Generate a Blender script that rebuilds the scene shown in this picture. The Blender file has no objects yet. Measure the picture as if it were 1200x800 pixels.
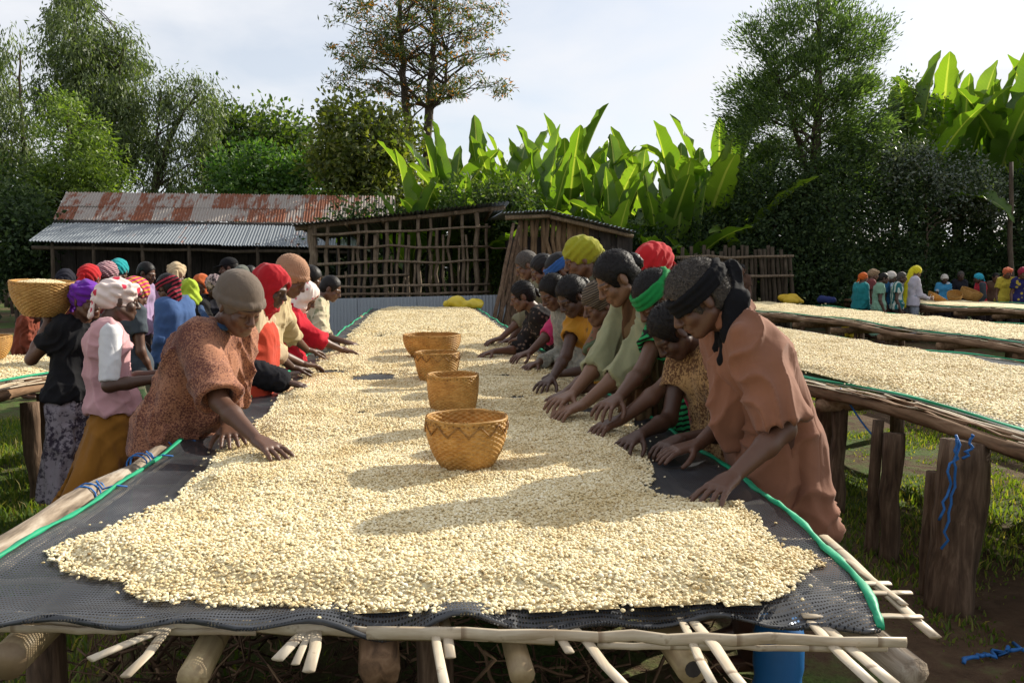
import bpy, math, random
import numpy as np
from mathutils import Vector, Matrix

random.seed(7)
RNG = np.random.default_rng(11)
scene = bpy.context.scene
COL = scene.collection

# ------------------------------------------------------------------ camera
CAM_H, FPX = 1.5, 933.0
YAW, PITCH = math.radians(6.54), math.radians(5.05)
cam_data = bpy.data.cameras.new("camera")
cam_data.sensor_width = 36.0
cam_data.lens = 36.0 * FPX / 1200.0
cam_data.clip_start = 0.05
cam_data.clip_end = 2000.0
cam = bpy.data.objects.new("camera", cam_data)
COL.objects.link(cam)
cam.location = (0, 0, CAM_H)
cam.rotation_euler = (math.pi / 2 - PITCH, 0, -YAW)
scene.camera = cam
CAM = np.array([0, 0, CAM_H])
_fw = np.array([math.sin(YAW) * math.cos(PITCH), math.cos(YAW) * math.cos(PITCH), -math.sin(PITCH)])
_rt = np.array([math.cos(YAW), -math.sin(YAW), 0.0])
_up = np.cross(_rt, _fw)

def ray(px, py):
    return _fw + _rt * (px - 600) / FPX - _up * (py - 400) / FPX

def on_z(px, py, z):
    d = ray(px, py)
    return CAM + d * ((z - CAM_H) / d[2])

def on_y(px, py, Y):
    d = ray(px, py)
    return CAM + d * (Y / d[1])

# ------------------------------------------------------------------ world, sun, exposure
SUN_AZ, SUN_EL = math.radians(61.0), math.radians(30.0)
world = bpy.data.worlds.new("World")
scene.world = world
world.use_nodes = True
wn, wl = world.node_tree.nodes, world.node_tree.links
wn.clear()
w_out = wn.new("ShaderNodeOutputWorld")
w_bg = wn.new("ShaderNodeBackground")
w_bg.inputs[1].default_value = 0.1
w_sky = wn.new("ShaderNodeTexSky")
w_sky.sky_type = 'NISHITA'
w_sky.sun_disc = False
w_sky.sun_elevation = SUN_EL
w_sky.sun_rotation = SUN_AZ
w_sky.air_density = 1.0
w_sky.dust_density = 1.5
w_tc = wn.new("ShaderNodeTexCoord")
w_sep = wn.new("ShaderNodeSeparateXYZ")
wl.new(w_tc.outputs["Generated"], w_sep.inputs[0])
# flat cloud layer: direction divided by its height above the horizon
w_zm = wn.new("ShaderNodeMath"); w_zm.operation = 'ADD'; w_zm.inputs[1].default_value = 0.22
wl.new(w_sep.outputs[2], w_zm.inputs[0])
w_zc = wn.new("ShaderNodeMath"); w_zc.operation = 'MAXIMUM'; w_zc.inputs[1].default_value = 0.05
wl.new(w_zm.outputs[0], w_zc.inputs[0])
w_div = wn.new("ShaderNodeVectorMath"); w_div.operation = 'DIVIDE'
wl.new(w_tc.outputs["Generated"], w_div.inputs[0])
wl.new(w_zc.outputs[0], w_div.inputs[1])
w_noise = wn.new("ShaderNodeTexNoise")
w_noise.inputs["Scale"].default_value = 1.5
w_noise.inputs["Detail"].default_value = 7.0
w_noise.inputs["Roughness"].default_value = 0.52
w_noise.inputs["Distortion"].default_value = 0.35
wl.new(w_div.outputs[0], w_noise.inputs["Vector"])
w_ramp = wn.new("ShaderNodeValToRGB")
w_ramp.color_ramp.elements[0].position = 0.36
w_ramp.color_ramp.elements[0].color = (0.55, 0.55, 0.55, 1)
w_ramp.color_ramp.elements[1].position = 0.62
w_ramp.color_ramp.elements[1].color = (0.97, 0.97, 0.97, 1)
wl.new(w_noise.outputs["Fac"], w_ramp.inputs[0])
w_mix = wn.new("ShaderNodeMix"); w_mix.data_type = 'RGBA'
wl.new(w_ramp.outputs[0], w_mix.inputs[0])
wl.new(w_sky.outputs[0], w_mix.inputs[6])
w_mix.inputs[7].default_value = (6.1, 6.2, 6.45, 1)
wl.new(w_mix.outputs[2], w_bg.inputs[0])
wl.new(w_bg.outputs[0], w_out.inputs[0])

sun_data = bpy.data.lights.new("sun", 'SUN')
sun_data.energy = 5.0
sun_data.angle = math.radians(0.55)
sun_data.color = (1.0, 0.93, 0.80)
sun = bpy.data.objects.new("sun", sun_data)
COL.objects.link(sun)
SUN_DIR = np.array([math.sin(SUN_AZ) * math.cos(SUN_EL), math.cos(SUN_AZ) * math.cos(SUN_EL), math.sin(SUN_EL)])
sun.rotation_euler = Vector(tuple(SUN_DIR)).to_track_quat('Z', 'Y').to_euler()
sun.location = (20, 12, 15)

scene.view_settings.view_transform = 'Standard'
scene.view_settings.look = 'None'
scene.view_settings.exposure = 0.62
scene.view_settings.gamma = 1.0
scene.view_settings.use_curve_mapping = False
scene.cycles.use_denoising = True
scene.cycles.max_bounces = 6
scene.cycles.transparent_max_bounces = 12
scene.cycles.caustics_reflective = False
scene.cycles.caustics_refractive = False

# ------------------------------------------------------------------ node helpers
class NT:
    """small wrapper to write node trees compactly"""
    def __init__(self, name):
        self.m = bpy.data.materials.new(name)
        self.m.use_nodes = True
        self.n, self.l = self.m.node_tree.nodes, self.m.node_tree.links
        self.n.clear()
        self.out = self.n.new("ShaderNodeOutputMaterial")

    def node(self, typ, **kw):
        nd = self.n.new(typ)
        for k, v in kw.items():
            if hasattr(nd, k):
                setattr(nd, k, v)
        return nd

    def put(self, sock, v):
        if isinstance(v, bpy.types.NodeSocket):
            self.l.new(v, sock)
        elif isinstance(v, (tuple, list)):
            if len(v) == 3 and len(sock.default_value) == 4:
                v = tuple(v) + (1,)
            sock.default_value = v
        else:
            sock.default_value = v

    def coords(self, kind="Object", scale=(1, 1, 1), rot=(0, 0, 0)):
        tc = self.n.new("ShaderNodeTexCoord")
        mp = self.n.new("ShaderNodeMapping")
        mp.inputs["Scale"].default_value = scale
        mp.inputs["Rotation"].default_value = rot
        self.l.new(tc.outputs[kind], mp.inputs[0])
        return mp.outputs[0]

    def noise(self, vec, scale, detail=3, rough=0.55, dist=0.0):
        nd = self.n.new("ShaderNodeTexNoise")
        self.l.new(vec, nd.inputs["Vector"])
        nd.inputs["Scale"].default_value = scale
        nd.inputs["Detail"].default_value = detail
        nd.inputs["Roughness"].default_value = rough
        nd.inputs["Distortion"].default_value = dist
        return nd.outputs["Fac"]

    def voronoi(self, vec, scale, out="Distance"):
        nd = self.n.new("ShaderNodeTexVoronoi")
        self.l.new(vec, nd.inputs["Vector"])
        nd.inputs["Scale"].default_value = scale
        return nd.outputs[out]

    def wave(self, vec, scale, dist=0.0, dscale=1.0, direction='X', profile='SIN'):
        nd = self.n.new("ShaderNodeTexWave")
        nd.bands_direction = direction
        nd.wave_profile = profile
        self.l.new(vec, nd.inputs["Vector"])
        nd.inputs["Scale"].default_value = scale
        nd.inputs["Distortion"].default_value = dist
        nd.inputs["Detail Scale"].default_value = dscale
        return nd.outputs["Fac"]

    def math(self, op, a, b=0.0, clamp=False):
        nd = self.n.new("ShaderNodeMath")
        nd.operation = op
        nd.use_clamp = clamp
        self.put(nd.inputs[0], a)
        self.put(nd.inputs[1], b)
        return nd.outputs[0]

    def ramp(self, fac, stops, interp='LINEAR'):
        nd = self.n.new("ShaderNodeValToRGB")
        cr = nd.color_ramp
        cr.interpolation = interp
        while len(cr.elements) > len(stops):
            cr.elements.remove(cr.elements[-1])
        while len(cr.elements) < len(stops):
            cr.elements.new(0.5)
        for e, (p, c) in zip(cr.elements, stops):
            e.position = p
            e.color = tuple(c) + (1,) if len(c) == 3 else c
        self.l.new(fac, nd.inputs[0])
        return nd.outputs[0]

    def mix(self, fac, a, b, blend='MIX'):
        nd = self.n.new("ShaderNodeMix")
        nd.data_type = 'RGBA'
        nd.blend_type = blend
        self.put(nd.inputs[0], fac)
        self.put(nd.inputs[6], a)
        self.put(nd.inputs[7], b)
        return nd.outputs[2]

    def bump(self, h, strength=0.5, dist=0.01, normal=None):
        nd = self.n.new("ShaderNodeBump")
        nd.inputs["Strength"].default_value = strength
        nd.inputs["Distance"].default_value = dist
        self.l.new(h, nd.inputs["Height"])
        if normal is not None:
            self.l.new(normal, nd.inputs["Normal"])
        return nd.outputs[0]

    def principled(self, color, rough=0.8, normal=None, spec=0.3, metallic=0.0, alpha=None, sheen=0.0):
        nd = self.n.new("ShaderNodeBsdfPrincipled")
        self.put(nd.inputs["Base Color"], color)
        self.put(nd.inputs["Roughness"], rough)
        self.put(nd.inputs["Metallic"], metallic)
        nd.inputs["Specular IOR Level"].default_value = spec
        if sheen:
            nd.inputs["Sheen Weight"].default_value = sheen
        if normal is not None:
            self.l.new(normal, nd.inputs["Normal"])
        if alpha is not None:
            self.put(nd.inputs["Alpha"], alpha)
        return nd.outputs[0]

    def surface(self, sh):
        self.l.new(sh, self.out.inputs[0])
        return self.m

    def island(self):
        return self.n.new("ShaderNodeNewGeometry").outputs["Random Per Island"]

    def objrand(self):
        return self.n.new("ShaderNodeObjectInfo").outputs["Random"]

def lerp3(a, t):
    return tuple(x * t for x in a)

# ------------------------------------------------------------------ object helpers
def tag(o, label=None, cat=None, group=None, kind=None):
    if label: o["label"] = label
    if cat: o["category"] = cat
    if group: o["group"] = group
    if kind: o["kind"] = kind
    return o

def empty(name, loc, label=None, cat=None, group=None):
    o = bpy.data.objects.new(name, None)
    o.empty_display_size = 0.1
    o.location = tuple(float(c) for c in loc)
    COL.objects.link(o)
    return tag(o, label, cat, group)

def new_mesh(name, v, f, mat=None, smooth=False, fmat=None):
    me = bpy.data.meshes.new(name)
    v = np.asarray(v, dtype=np.float32).reshape(-1, 3)
    if isinstance(f, np.ndarray):
        nf, k = f.shape
        me.vertices.add(len(v))
        me.vertices.foreach_set("co", v.ravel())
        me.loops.add(nf * k)
        me.loops.foreach_set("vertex_index", f.astype(np.int32).ravel())
        me.polygons.add(nf)
        me.polygons.foreach_set("loop_start", np.arange(0, nf * k, k, dtype=np.int32))
        me.update(calc_edges=True)
    else:
        me.from_pydata([tuple(map(float, p)) for p in v], [], [tuple(int(i) for i in q) for q in f])
        me.update()
    if smooth:
        me.polygons.foreach_set("use_smooth", np.ones(len(me.polygons), dtype=bool))
    if mat is not None:
        for mm in (mat if isinstance(mat, (list, tuple)) else [mat]):
            me.materials.append(mm)
    if fmat is not None:
        me.polygons.foreach_set("material_index", np.asarray(fmat, dtype=np.int32))
    return me

def obj(name, v, f, mat, parent=None, smooth=False, world_coords=True, **kw):
    """one mesh object; vertices are world coordinates and are moved into the parent's frame"""
    v = np.asarray(v, dtype=np.float64).reshape(-1, 3)
    if parent is not None and world_coords:
        off = np.zeros(3)
        p = parent
        while p is not None:
            off += np.array(p.location)
            p = p.parent
        v = v - off
    me = new_mesh(name, v, f, mat, smooth)
    return link(name, me, parent, **kw)

def link(name, me, parent=None, loc=None, rot=None, scale=None, label=None, cat=None, group=None, kind=None):
    o = bpy.data.objects.new(name, me)
    COL.objects.link(o)
    if parent is not None:
        o.parent = parent
    if loc is not None: o.location = tuple(float(c) for c in loc)
    if rot is not None: o.rotation_euler = rot
    if scale is not None: o.scale = scale
    return tag(o, label, cat, group, kind)

# hash noise ------------------------------------------------------
def vnoise(p, freq, seed=0):
    p = np.asarray(p, dtype=np.float64) * freq + seed * 17.31 + 1000.0
    i = np.floor(p).astype(np.int64)
    f = p - i
    f = f * f * (3 - 2 * f)
    def h(ix, iy, iz):
        n = (ix * 374761393 + iy * 668265263 + iz * 1274126177 + seed * 144665) & 0x7fffffff
        n = ((n ^ (n >> 13)) * 1274126177) & 0x7fffffff
        return ((n ^ (n >> 16)) & 0xffff) / 65535.0
    r = 0
    for dx in (0, 1):
        wx = f[..., 0] if dx else 1 - f[..., 0]
        for dy in (0, 1):
            wy = f[..., 1] if dy else 1 - f[..., 1]
            for dz in (0, 1):
                wz = f[..., 2] if dz else 1 - f[..., 2]
                r = r + wx * wy * wz * h(i[..., 0] + dx, i[..., 1] + dy, i[..., 2] + dz)
    return r

def fbm(p, freq, seed=0, oct=3):
    r, a, t = 0, 1.0, 0
    for k in range(oct):
        r = r + a * vnoise(p, freq * 2 ** k, seed + k)
        t += a
        a *= 0.5
    return r / t

def xyz(x, y, z=0.0):
    x, y = np.broadcast_arrays(np.asarray(x, float), np.asarray(y, float))
    return np.stack([x, y, np.broadcast_to(np.asarray(z, float), x.shape)], -1)

# shapes ------------------------------------------------------------
def grid_faces(nu, nv, wrap_u=False):
    """faces of a (nu, nv) vertex lattice, index = iu*nv+iv"""
    iu = np.arange(nu if wrap_u else nu - 1)
    iv = np.arange(nv - 1)
    a, b = np.meshgrid(iu, iv, indexing='ij')
    a2 = (a + 1) % nu
    return np.stack([a * nv + b, a2 * nv + b, a2 * nv + b + 1, a * nv + b + 1], -1).reshape(-1, 4)

def tube(pts, radii, n=8, cap=True, wob=0.0, seed=0, flat=None, twist=0.0):
    """swept tube; returns verts, faces (list). flat=(ra, rb) scales the two cross axes"""
    pts = np.asarray(pts, float)
    m = len(pts)
    radii = np.broadcast_to(np.asarray(radii, float), (m,))
    tan = np.gradient(pts, axis=0)
    tan /= np.linalg.norm(tan, axis=1)[:, None] + 1e-9
    ref = np.array([0, 0, 1.0]) if abs(tan[0][2]) < 0.9 else np.array([1.0, 0, 0])
    V = []
    ang = np.linspace(0, 2 * math.pi, n, endpoint=False) + twist
    rng = np.random.default_rng(seed + 5)
    ph = rng.uniform(0, 6.28, 4)
    for i in range(m):
        s = np.cross(tan[i], ref); s /= np.linalg.norm(s) + 1e-9
        u = np.cross(s, tan[i])
        ref = u
        r = np.full(n, radii[i])
        if wob:
            r = r * (1 + wob * (np.sin(ang * 2 + ph[0] + i * 0.7) * 0.5 + np.sin(ang * 3 + ph[1] - i * 0.9) * 0.35 + rng.uniform(-.3, .3)))
        fa, fb = flat if flat else (1, 1)
        V.append(pts[i] + (np.cos(ang) * r * fa)[:, None] * s + (np.sin(ang) * r * fb)[:, None] * u)
    V = np.concatenate(V)
    F = []
    for i in range(m - 1):
        for j in range(n):
            k = (j + 1) % n
            F.append((i * n + j, i * n + k, (i + 1) * n + k, (i + 1) * n + j))
    if cap:
        F.append(tuple(range(n))[::-1])
        F.append(tuple((m - 1) * n + j for j in range(n)))
    return V, F

def box(c0, c1):
    x0, y0, z0 = c0; x1, y1, z1 = c1
    V = [(x0, y0, z0), (x1, y0, z0), (x1, y1, z0), (x0, y1, z0), (x0, y0, z1), (x1, y0, z1), (x1, y1, z1), (x0, y1, z1)]
    F = [(0, 3, 2, 1), (4, 5, 6, 7), (0, 1, 5, 4), (1, 2, 6, 5), (2, 3, 7, 6), (3, 0, 4, 7)]
    return np.array(V, float), F

def merge(parts):
    V, F, o = [], [], 0
    for v, f in parts:
        v = np.asarray(v, float)
        V.append(v)
        F += [tuple(i + o for i in q) for q in f]
        o += len(v)
    return np.concatenate(V), F

def stick(p0, p1, r0, r1=None, n=7, seg=5, bend=0.02, seed=0, wob=0.12, flat=None):
    """a natural, slightly crooked pole from p0 to p1"""
    p0, p1 = np.asarray(p0, float), np.asarray(p1, float)
    r1 = r0 if r1 is None else r1
    rng = np.random.default_rng(seed)
    t = np.linspace(0, 1, seg + 1)
    P = p0 + (p1 - p0) * t[:, None]
    L = np.linalg.norm(p1 - p0)
    J = rng.normal(0, bend * L, (seg + 1, 3)) * np.sin(math.pi * t)[:, None]
    d = (p1 - p0) / (L + 1e-9)
    J -= (J @ d)[:, None] * d
    return tube(P + J, r0 + (r1 - r0) * t, n, True, wob, seed, flat)
# ------------------------------------------------------------------ materials of the setting
def m_ground():
    t = NT("ground_soil"); c = t.coords("Object")
    big = t.noise(c, 0.45, 4, 0.6); fine = t.noise(c, 9.0, 5, 0.65); tiny = t.noise(c, 60.0, 4, 0.7)
    soil = t.ramp(fine, [(0.25, (0.055, 0.032, 0.018)), (0.55, (0.105, 0.065, 0.038)), (0.8, (0.17, 0.115, 0.07))])
    turf = t.ramp(tiny, [(0.3, (0.035, 0.06, 0.014)), (0.7, (0.10, 0.16, 0.035))])
    f = t.math('ADD', t.math('MULTIPLY', big, 0.75), t.math('MULTIPLY', fine, 0.35))
    m = t.ramp(f, [(0.50, (0, 0, 0)), (0.62, (1, 1, 1))])
    h = t.math('ADD', fine, t.math('MULTIPLY', tiny, 0.5))
    return t.surface(t.principled(t.mix(m, soil, turf), 0.95, t.bump(h, 0.8, 0.03), 0.15))

def m_wood(name, c0, c1, c2, scale=1.0, along='Z', rough=0.85, bump=0.6):
    """grained wood or bark; grain runs along an axis of the object"""
    t = NT(name)
    s = {'X': (0.12, 1, 1), 'Y': (1, 0.12, 1), 'Z': (1, 1, 0.12)}[along]
    c = t.coords("Object", s)
    c2_ = t.coords("Object")
    g = t.noise(c, 42 * scale, 4, 0.6, 0.4)
    b = t.noise(c2_, 5 * scale, 3, 0.5)
    v = t.math('ADD', t.math('MULTIPLY', g, 0.7), t.math('MULTIPLY', b, 0.3))
    col = t.ramp(v, [(0.3, c0), (0.5, c1), (0.72, c2)])
    col = t.mix(t.math('MULTIPLY', t.objrand(), 0.45), col, t.mix(1.0, col, (0.62, 0.58, 0.55), 'MULTIPLY'))
    return t.surface(t.principled(col, rough, t.bump(g, bump, 0.006), 0.25))

def m_bamboo(name, ca, cb, along='Y'):
    t = NT(name); c = t.coords("Object", (1, 0.06, 1) if along == 'Y' else (0.06, 1, 1)); c2 = t.coords("Object")
    g = t.noise(c, 60, 3, 0.6); b = t.noise(c2, 7, 4, 0.6)
    col = t.ramp(t.math('ADD', t.math('MULTIPLY', g, 0.55), t.math('MULTIPLY', b, 0.45)), [(0.3, cb), (0.62, ca)])
    spots = t.ramp(t.noise(c2, 28, 3, 0.7), [(0.62, (1, 1, 1)), (0.74, (0.35, 0.27, 0.2))])
    col = t.mix(0.7, col, spots, 'MULTIPLY')
    sp = t.node("ShaderNodeSeparateXYZ"); t.l.new(c2, sp.inputs[0])
    nd_ = t.math('FRACT', t.math('ADD', t.math('MULTIPLY', sp.outputs[1 if along == 'Y' else 0], 3.7), t.math('MULTIPLY', t.objrand(), 7.0)))
    col = t.mix(t.ramp(nd_, [(0.0, (0.75, 0.75, 0.75)), (0.02, (0.75, 0.75, 0.75)), (0.05, (0, 0, 0))]), col, (0.16, 0.10, 0.055))
    col = t.mix(t.math('MULTIPLY', t.objrand(), 0.5), col, (0.22, 0.15, 0.085))
    return t.surface(t.principled(col, 0.5, t.bump(g, 0.3, 0.003), 0.4))

def m_tin(name, rust_lo, zinc=(0.5, 0.51, 0.53), dark=1.0):
    t = NT(name); c = t.coords("Object"); cs = t.coords("Object", (1.6, 0.28, 0.28))
    r = t.objrand()
    streak = t.noise(cs, 5.0, 5, 0.62, 0.3); spot = t.noise(c, 3.0, 5, 0.65)
    f = t.math('ADD', t.math('MULTIPLY', streak, 0.6), t.math('MULTIPLY', spot, 0.4))
    f = t.math('ADD', f, t.math('MULTIPLY', t.math('SUBTRACT', r, 0.5), 0.20))
    fine = t.noise(c, 40, 4, 0.7)
    f = t.math('ADD', f, t.math('MULTIPLY', t.math('SUBTRACT', fine, 0.5), 0.2))
    rust = t.ramp(fine, [(0.3, (0.10, 0.032, 0.016)), (0.6, (0.25, 0.085, 0.04)), (0.8, (0.36, 0.16, 0.08))])
    zn = t.mix(fine, lerp3(zinc, 0.75 * dark), lerp3(zinc, 1.1 * dark))
    m = t.ramp(f, [(rust_lo, (0, 0, 0)), (rust_lo + 0.1, (1, 1, 1))])
    col = t.mix(m, zn, rust)
    ro = t.math('ADD', t.math('MULTIPLY', m, 0.35), 0.5)
    return t.surface(t.principled(col, ro, t.bump(fine, 0.15, 0.004), 0.4, metallic=0.0))

def m_net():
    t = NT("shade_net"); c = t.coords("Object")
    sp = t.node("ShaderNodeSeparateXYZ"); t.l.new(c, sp.inputs[0])
    warp = t.noise(c, 3.0, 3, 0.5)
    warp2 = t.noise(c, 14.0, 3, 0.5)
    yy = t.math('ADD', sp.outputs[1], t.math('ADD', t.math('MULTIPLY', warp, 0.03), t.math('MULTIPLY', warp2, 0.006)))
    xx = t.math('ADD', sp.outputs[0], t.math('MULTIPLY', warp, 0.03))
    fx = t.math('FRACT', t.math('MULTIPLY', xx, 150.0)); fy = t.math('FRACT', t.math('MULTIPLY', yy, 95.0))
    holes = t.math('MULTIPLY', t.math('GREATER_THAN', fx, 0.40), t.math('GREATER_THAN', fy, 0.55))
    dust = t.noise(c, 4.0, 5, 0.7)
    thread = t.math('ABSOLUTE', t.math('SUBTRACT', fy, 0.27))
    col = t.ramp(dust, [(0.35, (0.018, 0.020, 0.024)), (0.6, (0.045, 0.048, 0.055)), (0.78, (0.12, 0.12, 0.12))])
    p = t.principled(col, 0.42, t.bump(thread, -0.6, 0.004), 0.6)
    tr = t.node("ShaderNodeBsdfTransparent")
    ms = t.node("ShaderNodeMixShader")
    t.put(ms.inputs[0], t.math('MULTIPLY', holes, 0.85))
    t.l.new(p, ms.inputs[1]); t.l.new(tr.outputs[0], ms.inputs[2])
    return t.surface(ms.outputs[0])

def m_beans_bed(name, tone):
    t = NT(name); c = t.coords("Object")
    v = t.voronoi(c, 95.0); vc = t.voronoi(c, 95.0, "Color")
    sp = t.node("ShaderNodeSeparateColor"); t.l.new(vc, sp.inputs[0])
    big = t.noise(c, 2.2, 4, 0.6); mid = t.noise(c, 22, 4, 0.7)
    col = t.ramp(sp.outputs[0], [(0.0, lerp3((0.52, 0.40, 0.21), tone)), (0.45, lerp3((0.70, 0.58, 0.34), tone)), (1.0, lerp3((0.80, 0.71, 0.46), tone))])
    col = t.mix(t.ramp(mid, [(0.55, (0, 0, 0)), (0.8, (0.35, 0.35, 0.35))]), col, lerp3((0.40, 0.28, 0.12), tone))
    col = t.mix(t.ramp(big, [(0.45, (0, 0, 0)), (0.75, (0.5, 0.5, 0.5))]), col, lerp3((0.62, 0.50, 0.28), tone))
    n1 = t.bump(t.math('ADD', t.math('MULTIPLY', v, -1.0), t.math('MULTIPLY', mid, 0.8)), 0.9, 0.012)
    return t.surface(t.principled(col, 0.75, n1, 0.2))

def m_bean():
    t = NT("parchment_bean")
    col = t.ramp(t.objrand(), [(0.0, (0.28, 0.17, 0.06)), (0.035, (0.55, 0.42, 0.21)), (0.25, (0.70, 0.58, 0.34)), (0.75, (0.80, 0.70, 0.46)), (1.0, (0.84, 0.77, 0.58))])
    pos = t.n.new("ShaderNodeNewGeometry").outputs["Position"]
    pn = t.noise(pos, 2.6, 4, 0.65)
    col = t.mix(1.0, col, t.ramp(pn, [(0.36, (0.80, 0.74, 0.62)), (0.52, (1, 1, 1))]), 'MULTIPLY')
    return t.surface(t.principled(col, 0.55, None, 0.3))

def m_plain(name, col, rough=0.6, spec=0.4, var=0.25, scale=8):
    t = NT(name); c = t.coords("Object")
    n = t.noise(c, scale, 4, 0.6)
    k = t.mix(t.math('MULTIPLY', n, var * 2), col, lerp3(col, 0.45))
    return t.surface(t.principled(k, rough, t.bump(n, 0.2, 0.01), spec))

def m_grass():
    t = NT("grass_blades")
    col = t.ramp(t.island(), [(0.0, (0.045, 0.085, 0.015)), (0.6, (0.115, 0.18, 0.032)), (0.88, (0.21, 0.23, 0.06)), (1.0, (0.3, 0.25, 0.11))])
    p = t.principled(col, 0.6, None, 0.3)
    tl = t.node("ShaderNodeBsdfTranslucent"); t.put(tl.inputs[0], t.mix(1.0, col, (1.8, 1.7, 0.5), 'MULTIPLY'))
    ms = t.node("ShaderNodeMixShader"); ms.inputs[0].default_value = 0.5
    t.l.new(p, ms.inputs[1]); t.l.new(tl.outputs[0], ms.inputs[2])
    return t.surface(ms.outputs[0])

M_GROUND = m_ground()
M_LOG = m_wood("grey_log", (0.025, 0.016, 0.010), (0.105, 0.066, 0.042), (0.24, 0.165, 0.11), 1.0, 'Z', 0.9, 1.2)
M_LOGY = m_wood("pale_barked_log", (0.045, 0.03, 0.02), (0.30, 0.24, 0.18), (0.60, 0.54, 0.45), 0.9, 'Y', 0.9, 1.0)
M_LOGB = m_wood("brown_bark_pole", (0.06, 0.035, 0.02), (0.21, 0.125, 0.07), (0.36, 0.24, 0.15), 0.8, 'Y')
M_POLE = m_wood("weathered_pole", (0.06, 0.045, 0.03), (0.17, 0.125, 0.085), (0.30, 0.24, 0.17), 1.0, 'Z')
M_PLANK = m_wood("weathered_plank", (0.045, 0.03, 0.018), (0.14, 0.09, 0.05), (0.26, 0.18, 0.11), 0.6, 'Z')
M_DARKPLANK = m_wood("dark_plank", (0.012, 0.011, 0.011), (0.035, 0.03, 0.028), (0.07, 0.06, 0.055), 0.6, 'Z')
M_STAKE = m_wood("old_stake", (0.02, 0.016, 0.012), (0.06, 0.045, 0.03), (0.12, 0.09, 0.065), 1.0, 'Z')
M_LATH = m_bamboo("split_bamboo", (0.66, 0.58, 0.44), (0.40, 0.30, 0.19))
M_LATHX = m_bamboo("split_bamboo_cross", (0.66, 0.58, 0.44), (0.34, 0.25, 0.15), 'X')
M_BAMBOO = m_bamboo("bamboo_pole", (0.50, 0.40, 0.22), (0.24, 0.16, 0.085))
M_NET = m_net()
M_BED = m_beans_bed("bean_layer", 1.0)
M_BEAN = m_bean()
M_GREEN = m_plain("green_edge_tape", (0.005, 0.30, 0.145), 0.55, 0.4, 0.2, 14)
M_BLUE = m_plain("blue_cord", (0.02, 0.14, 0.42), 0.6, 0.4, 0.2, 30)
M_TIN = m_tin("rusty_roof_tin", 0.45, (0.33, 0.285, 0.25))
M_TIN2 = m_tin("zinc_roof_tin", 0.63, (0.20, 0.225, 0.25))
M_TIN3 = m_tin("grey_fence_tin", 0.8, (0.30, 0.33, 0.37))
M_GRASS = m_grass()

# ------------------------------------------------------------------ ground
def axis(segments):
    out = [segments[0][0]]
    for a, b, st in segments:
        out += list(np.linspace(a, b, max(2, int((b - a) / st) + 1))[1:])
    return np.array(out)

gx = axis([(-400, -40, 60), (-40, -6, 2), (-6, 10, 0.14), (10, 40, 2), (40, 400, 60)])
gy = axis([(-60, -2, 8), (-2, 14, 0.14), (14, 60, 2), (60, 900, 80)])
GX, GY = np.meshgrid(gx, gy, indexing='ij')
gp = xyz(GX, GY)
def ground_z(x, y):
    p = xyz(x, y)
    return (fbm(p, 0.5, 3, 2) - 0.5) * 0.07 + (fbm(p, 3.0, 5, 3) - 0.5) * 0.035 - 0.02
gz = ground_z(GX, GY)
obj("ground", np.stack([GX, GY, gz], -1).reshape(-1, 3), grid_faces(len(gx), len(gy)), M_GROUND, smooth=True, kind="structure")

def blades(n, x0, x1, y0, y1, hmin, hmax, thresh, seed, skip=None):
    rng = np.random.default_rng(seed)
    x = rng.uniform(x0, x1, n); y = rng.uniform(y0, y1, n)
    p = xyz(x, y)
    k = fbm(p, 0.55, 21, 2) * 0.6 + fbm(p, 2.6, 23, 2) * 0.4
    keep = k + rng.normal(0, 0.03, n) > thresh
    if skip is not None:
        keep &= ~skip(x, y)
    x, y, k = x[keep], y[keep], k[keep]
    m = len(x)
    h = rng.uniform(hmin, hmax, m) * (0.6 + 1.2 * np.clip((k - thresh) * 6, 0, 1))
    a = rng.uniform(0, 6.283, m); lean = rng.uniform(0.1, 0.9, m); la = rng.uniform(0, 6.283, m)
    w = rng.uniform(0.003, 0.007, m)
    b = np.stack([x, y, ground_z(x, y) - 0.005], -1)
    sd = np.stack([np.cos(a), np.sin(a), 0 * a], -1) * w[:, None]
    ld = np.stack([np.cos(la), np.sin(la), 0 * a], -1) * (h * lean)[:, None]
    up = np.array([0, 0, 1.0]) * h[:, None]
    v = np.stack([b - sd, b + sd, b + ld * 0.35 + up * 0.6 + sd * 0.7, b + ld + up * 0.95, b + ld * 0.35 + up * 0.6 - sd * 0.7], 1)
    f = np.arange(m)[:, None] * 5
    return v.reshape(-1, 3), np.concatenate([f + np.array([0, 1, 2, 4])]), np.concatenate([f + np.array([4, 2, 3])])

def grass(name, label, *a, **kw):
    v, q, t3 = blades(*a, **kw)
    F = np.concatenate([q, np.stack([t3[:, 0], t3[:, 1], t3[:, 2], t3[:, 2]], 1)]) if False else None
    quads = q
    tris = t3
    me = bpy.data.meshes.new(name)
    me.vertices.add(len(v)); me.vertices.foreach_set("co", v.astype(np.float32).ravel())
    loops = np.concatenate([quads.ravel(), tris.ravel()]).astype(np.int32)
    me.loops.add(len(loops)); me.loops.foreach_set("vertex_index", loops)
    st = np.concatenate([np.arange(len(quads)) * 4, len(quads) * 4 + np.arange(len(tris)) * 3]).astype(np.int32)
    me.polygons.add(len(st)); me.polygons.foreach_set("loop_start", st)
    me.update(calc_edges=True)
    me.materials.append(M_GRASS)
    return link(name, me, label=label, cat="grass", kind="stuff")

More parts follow.
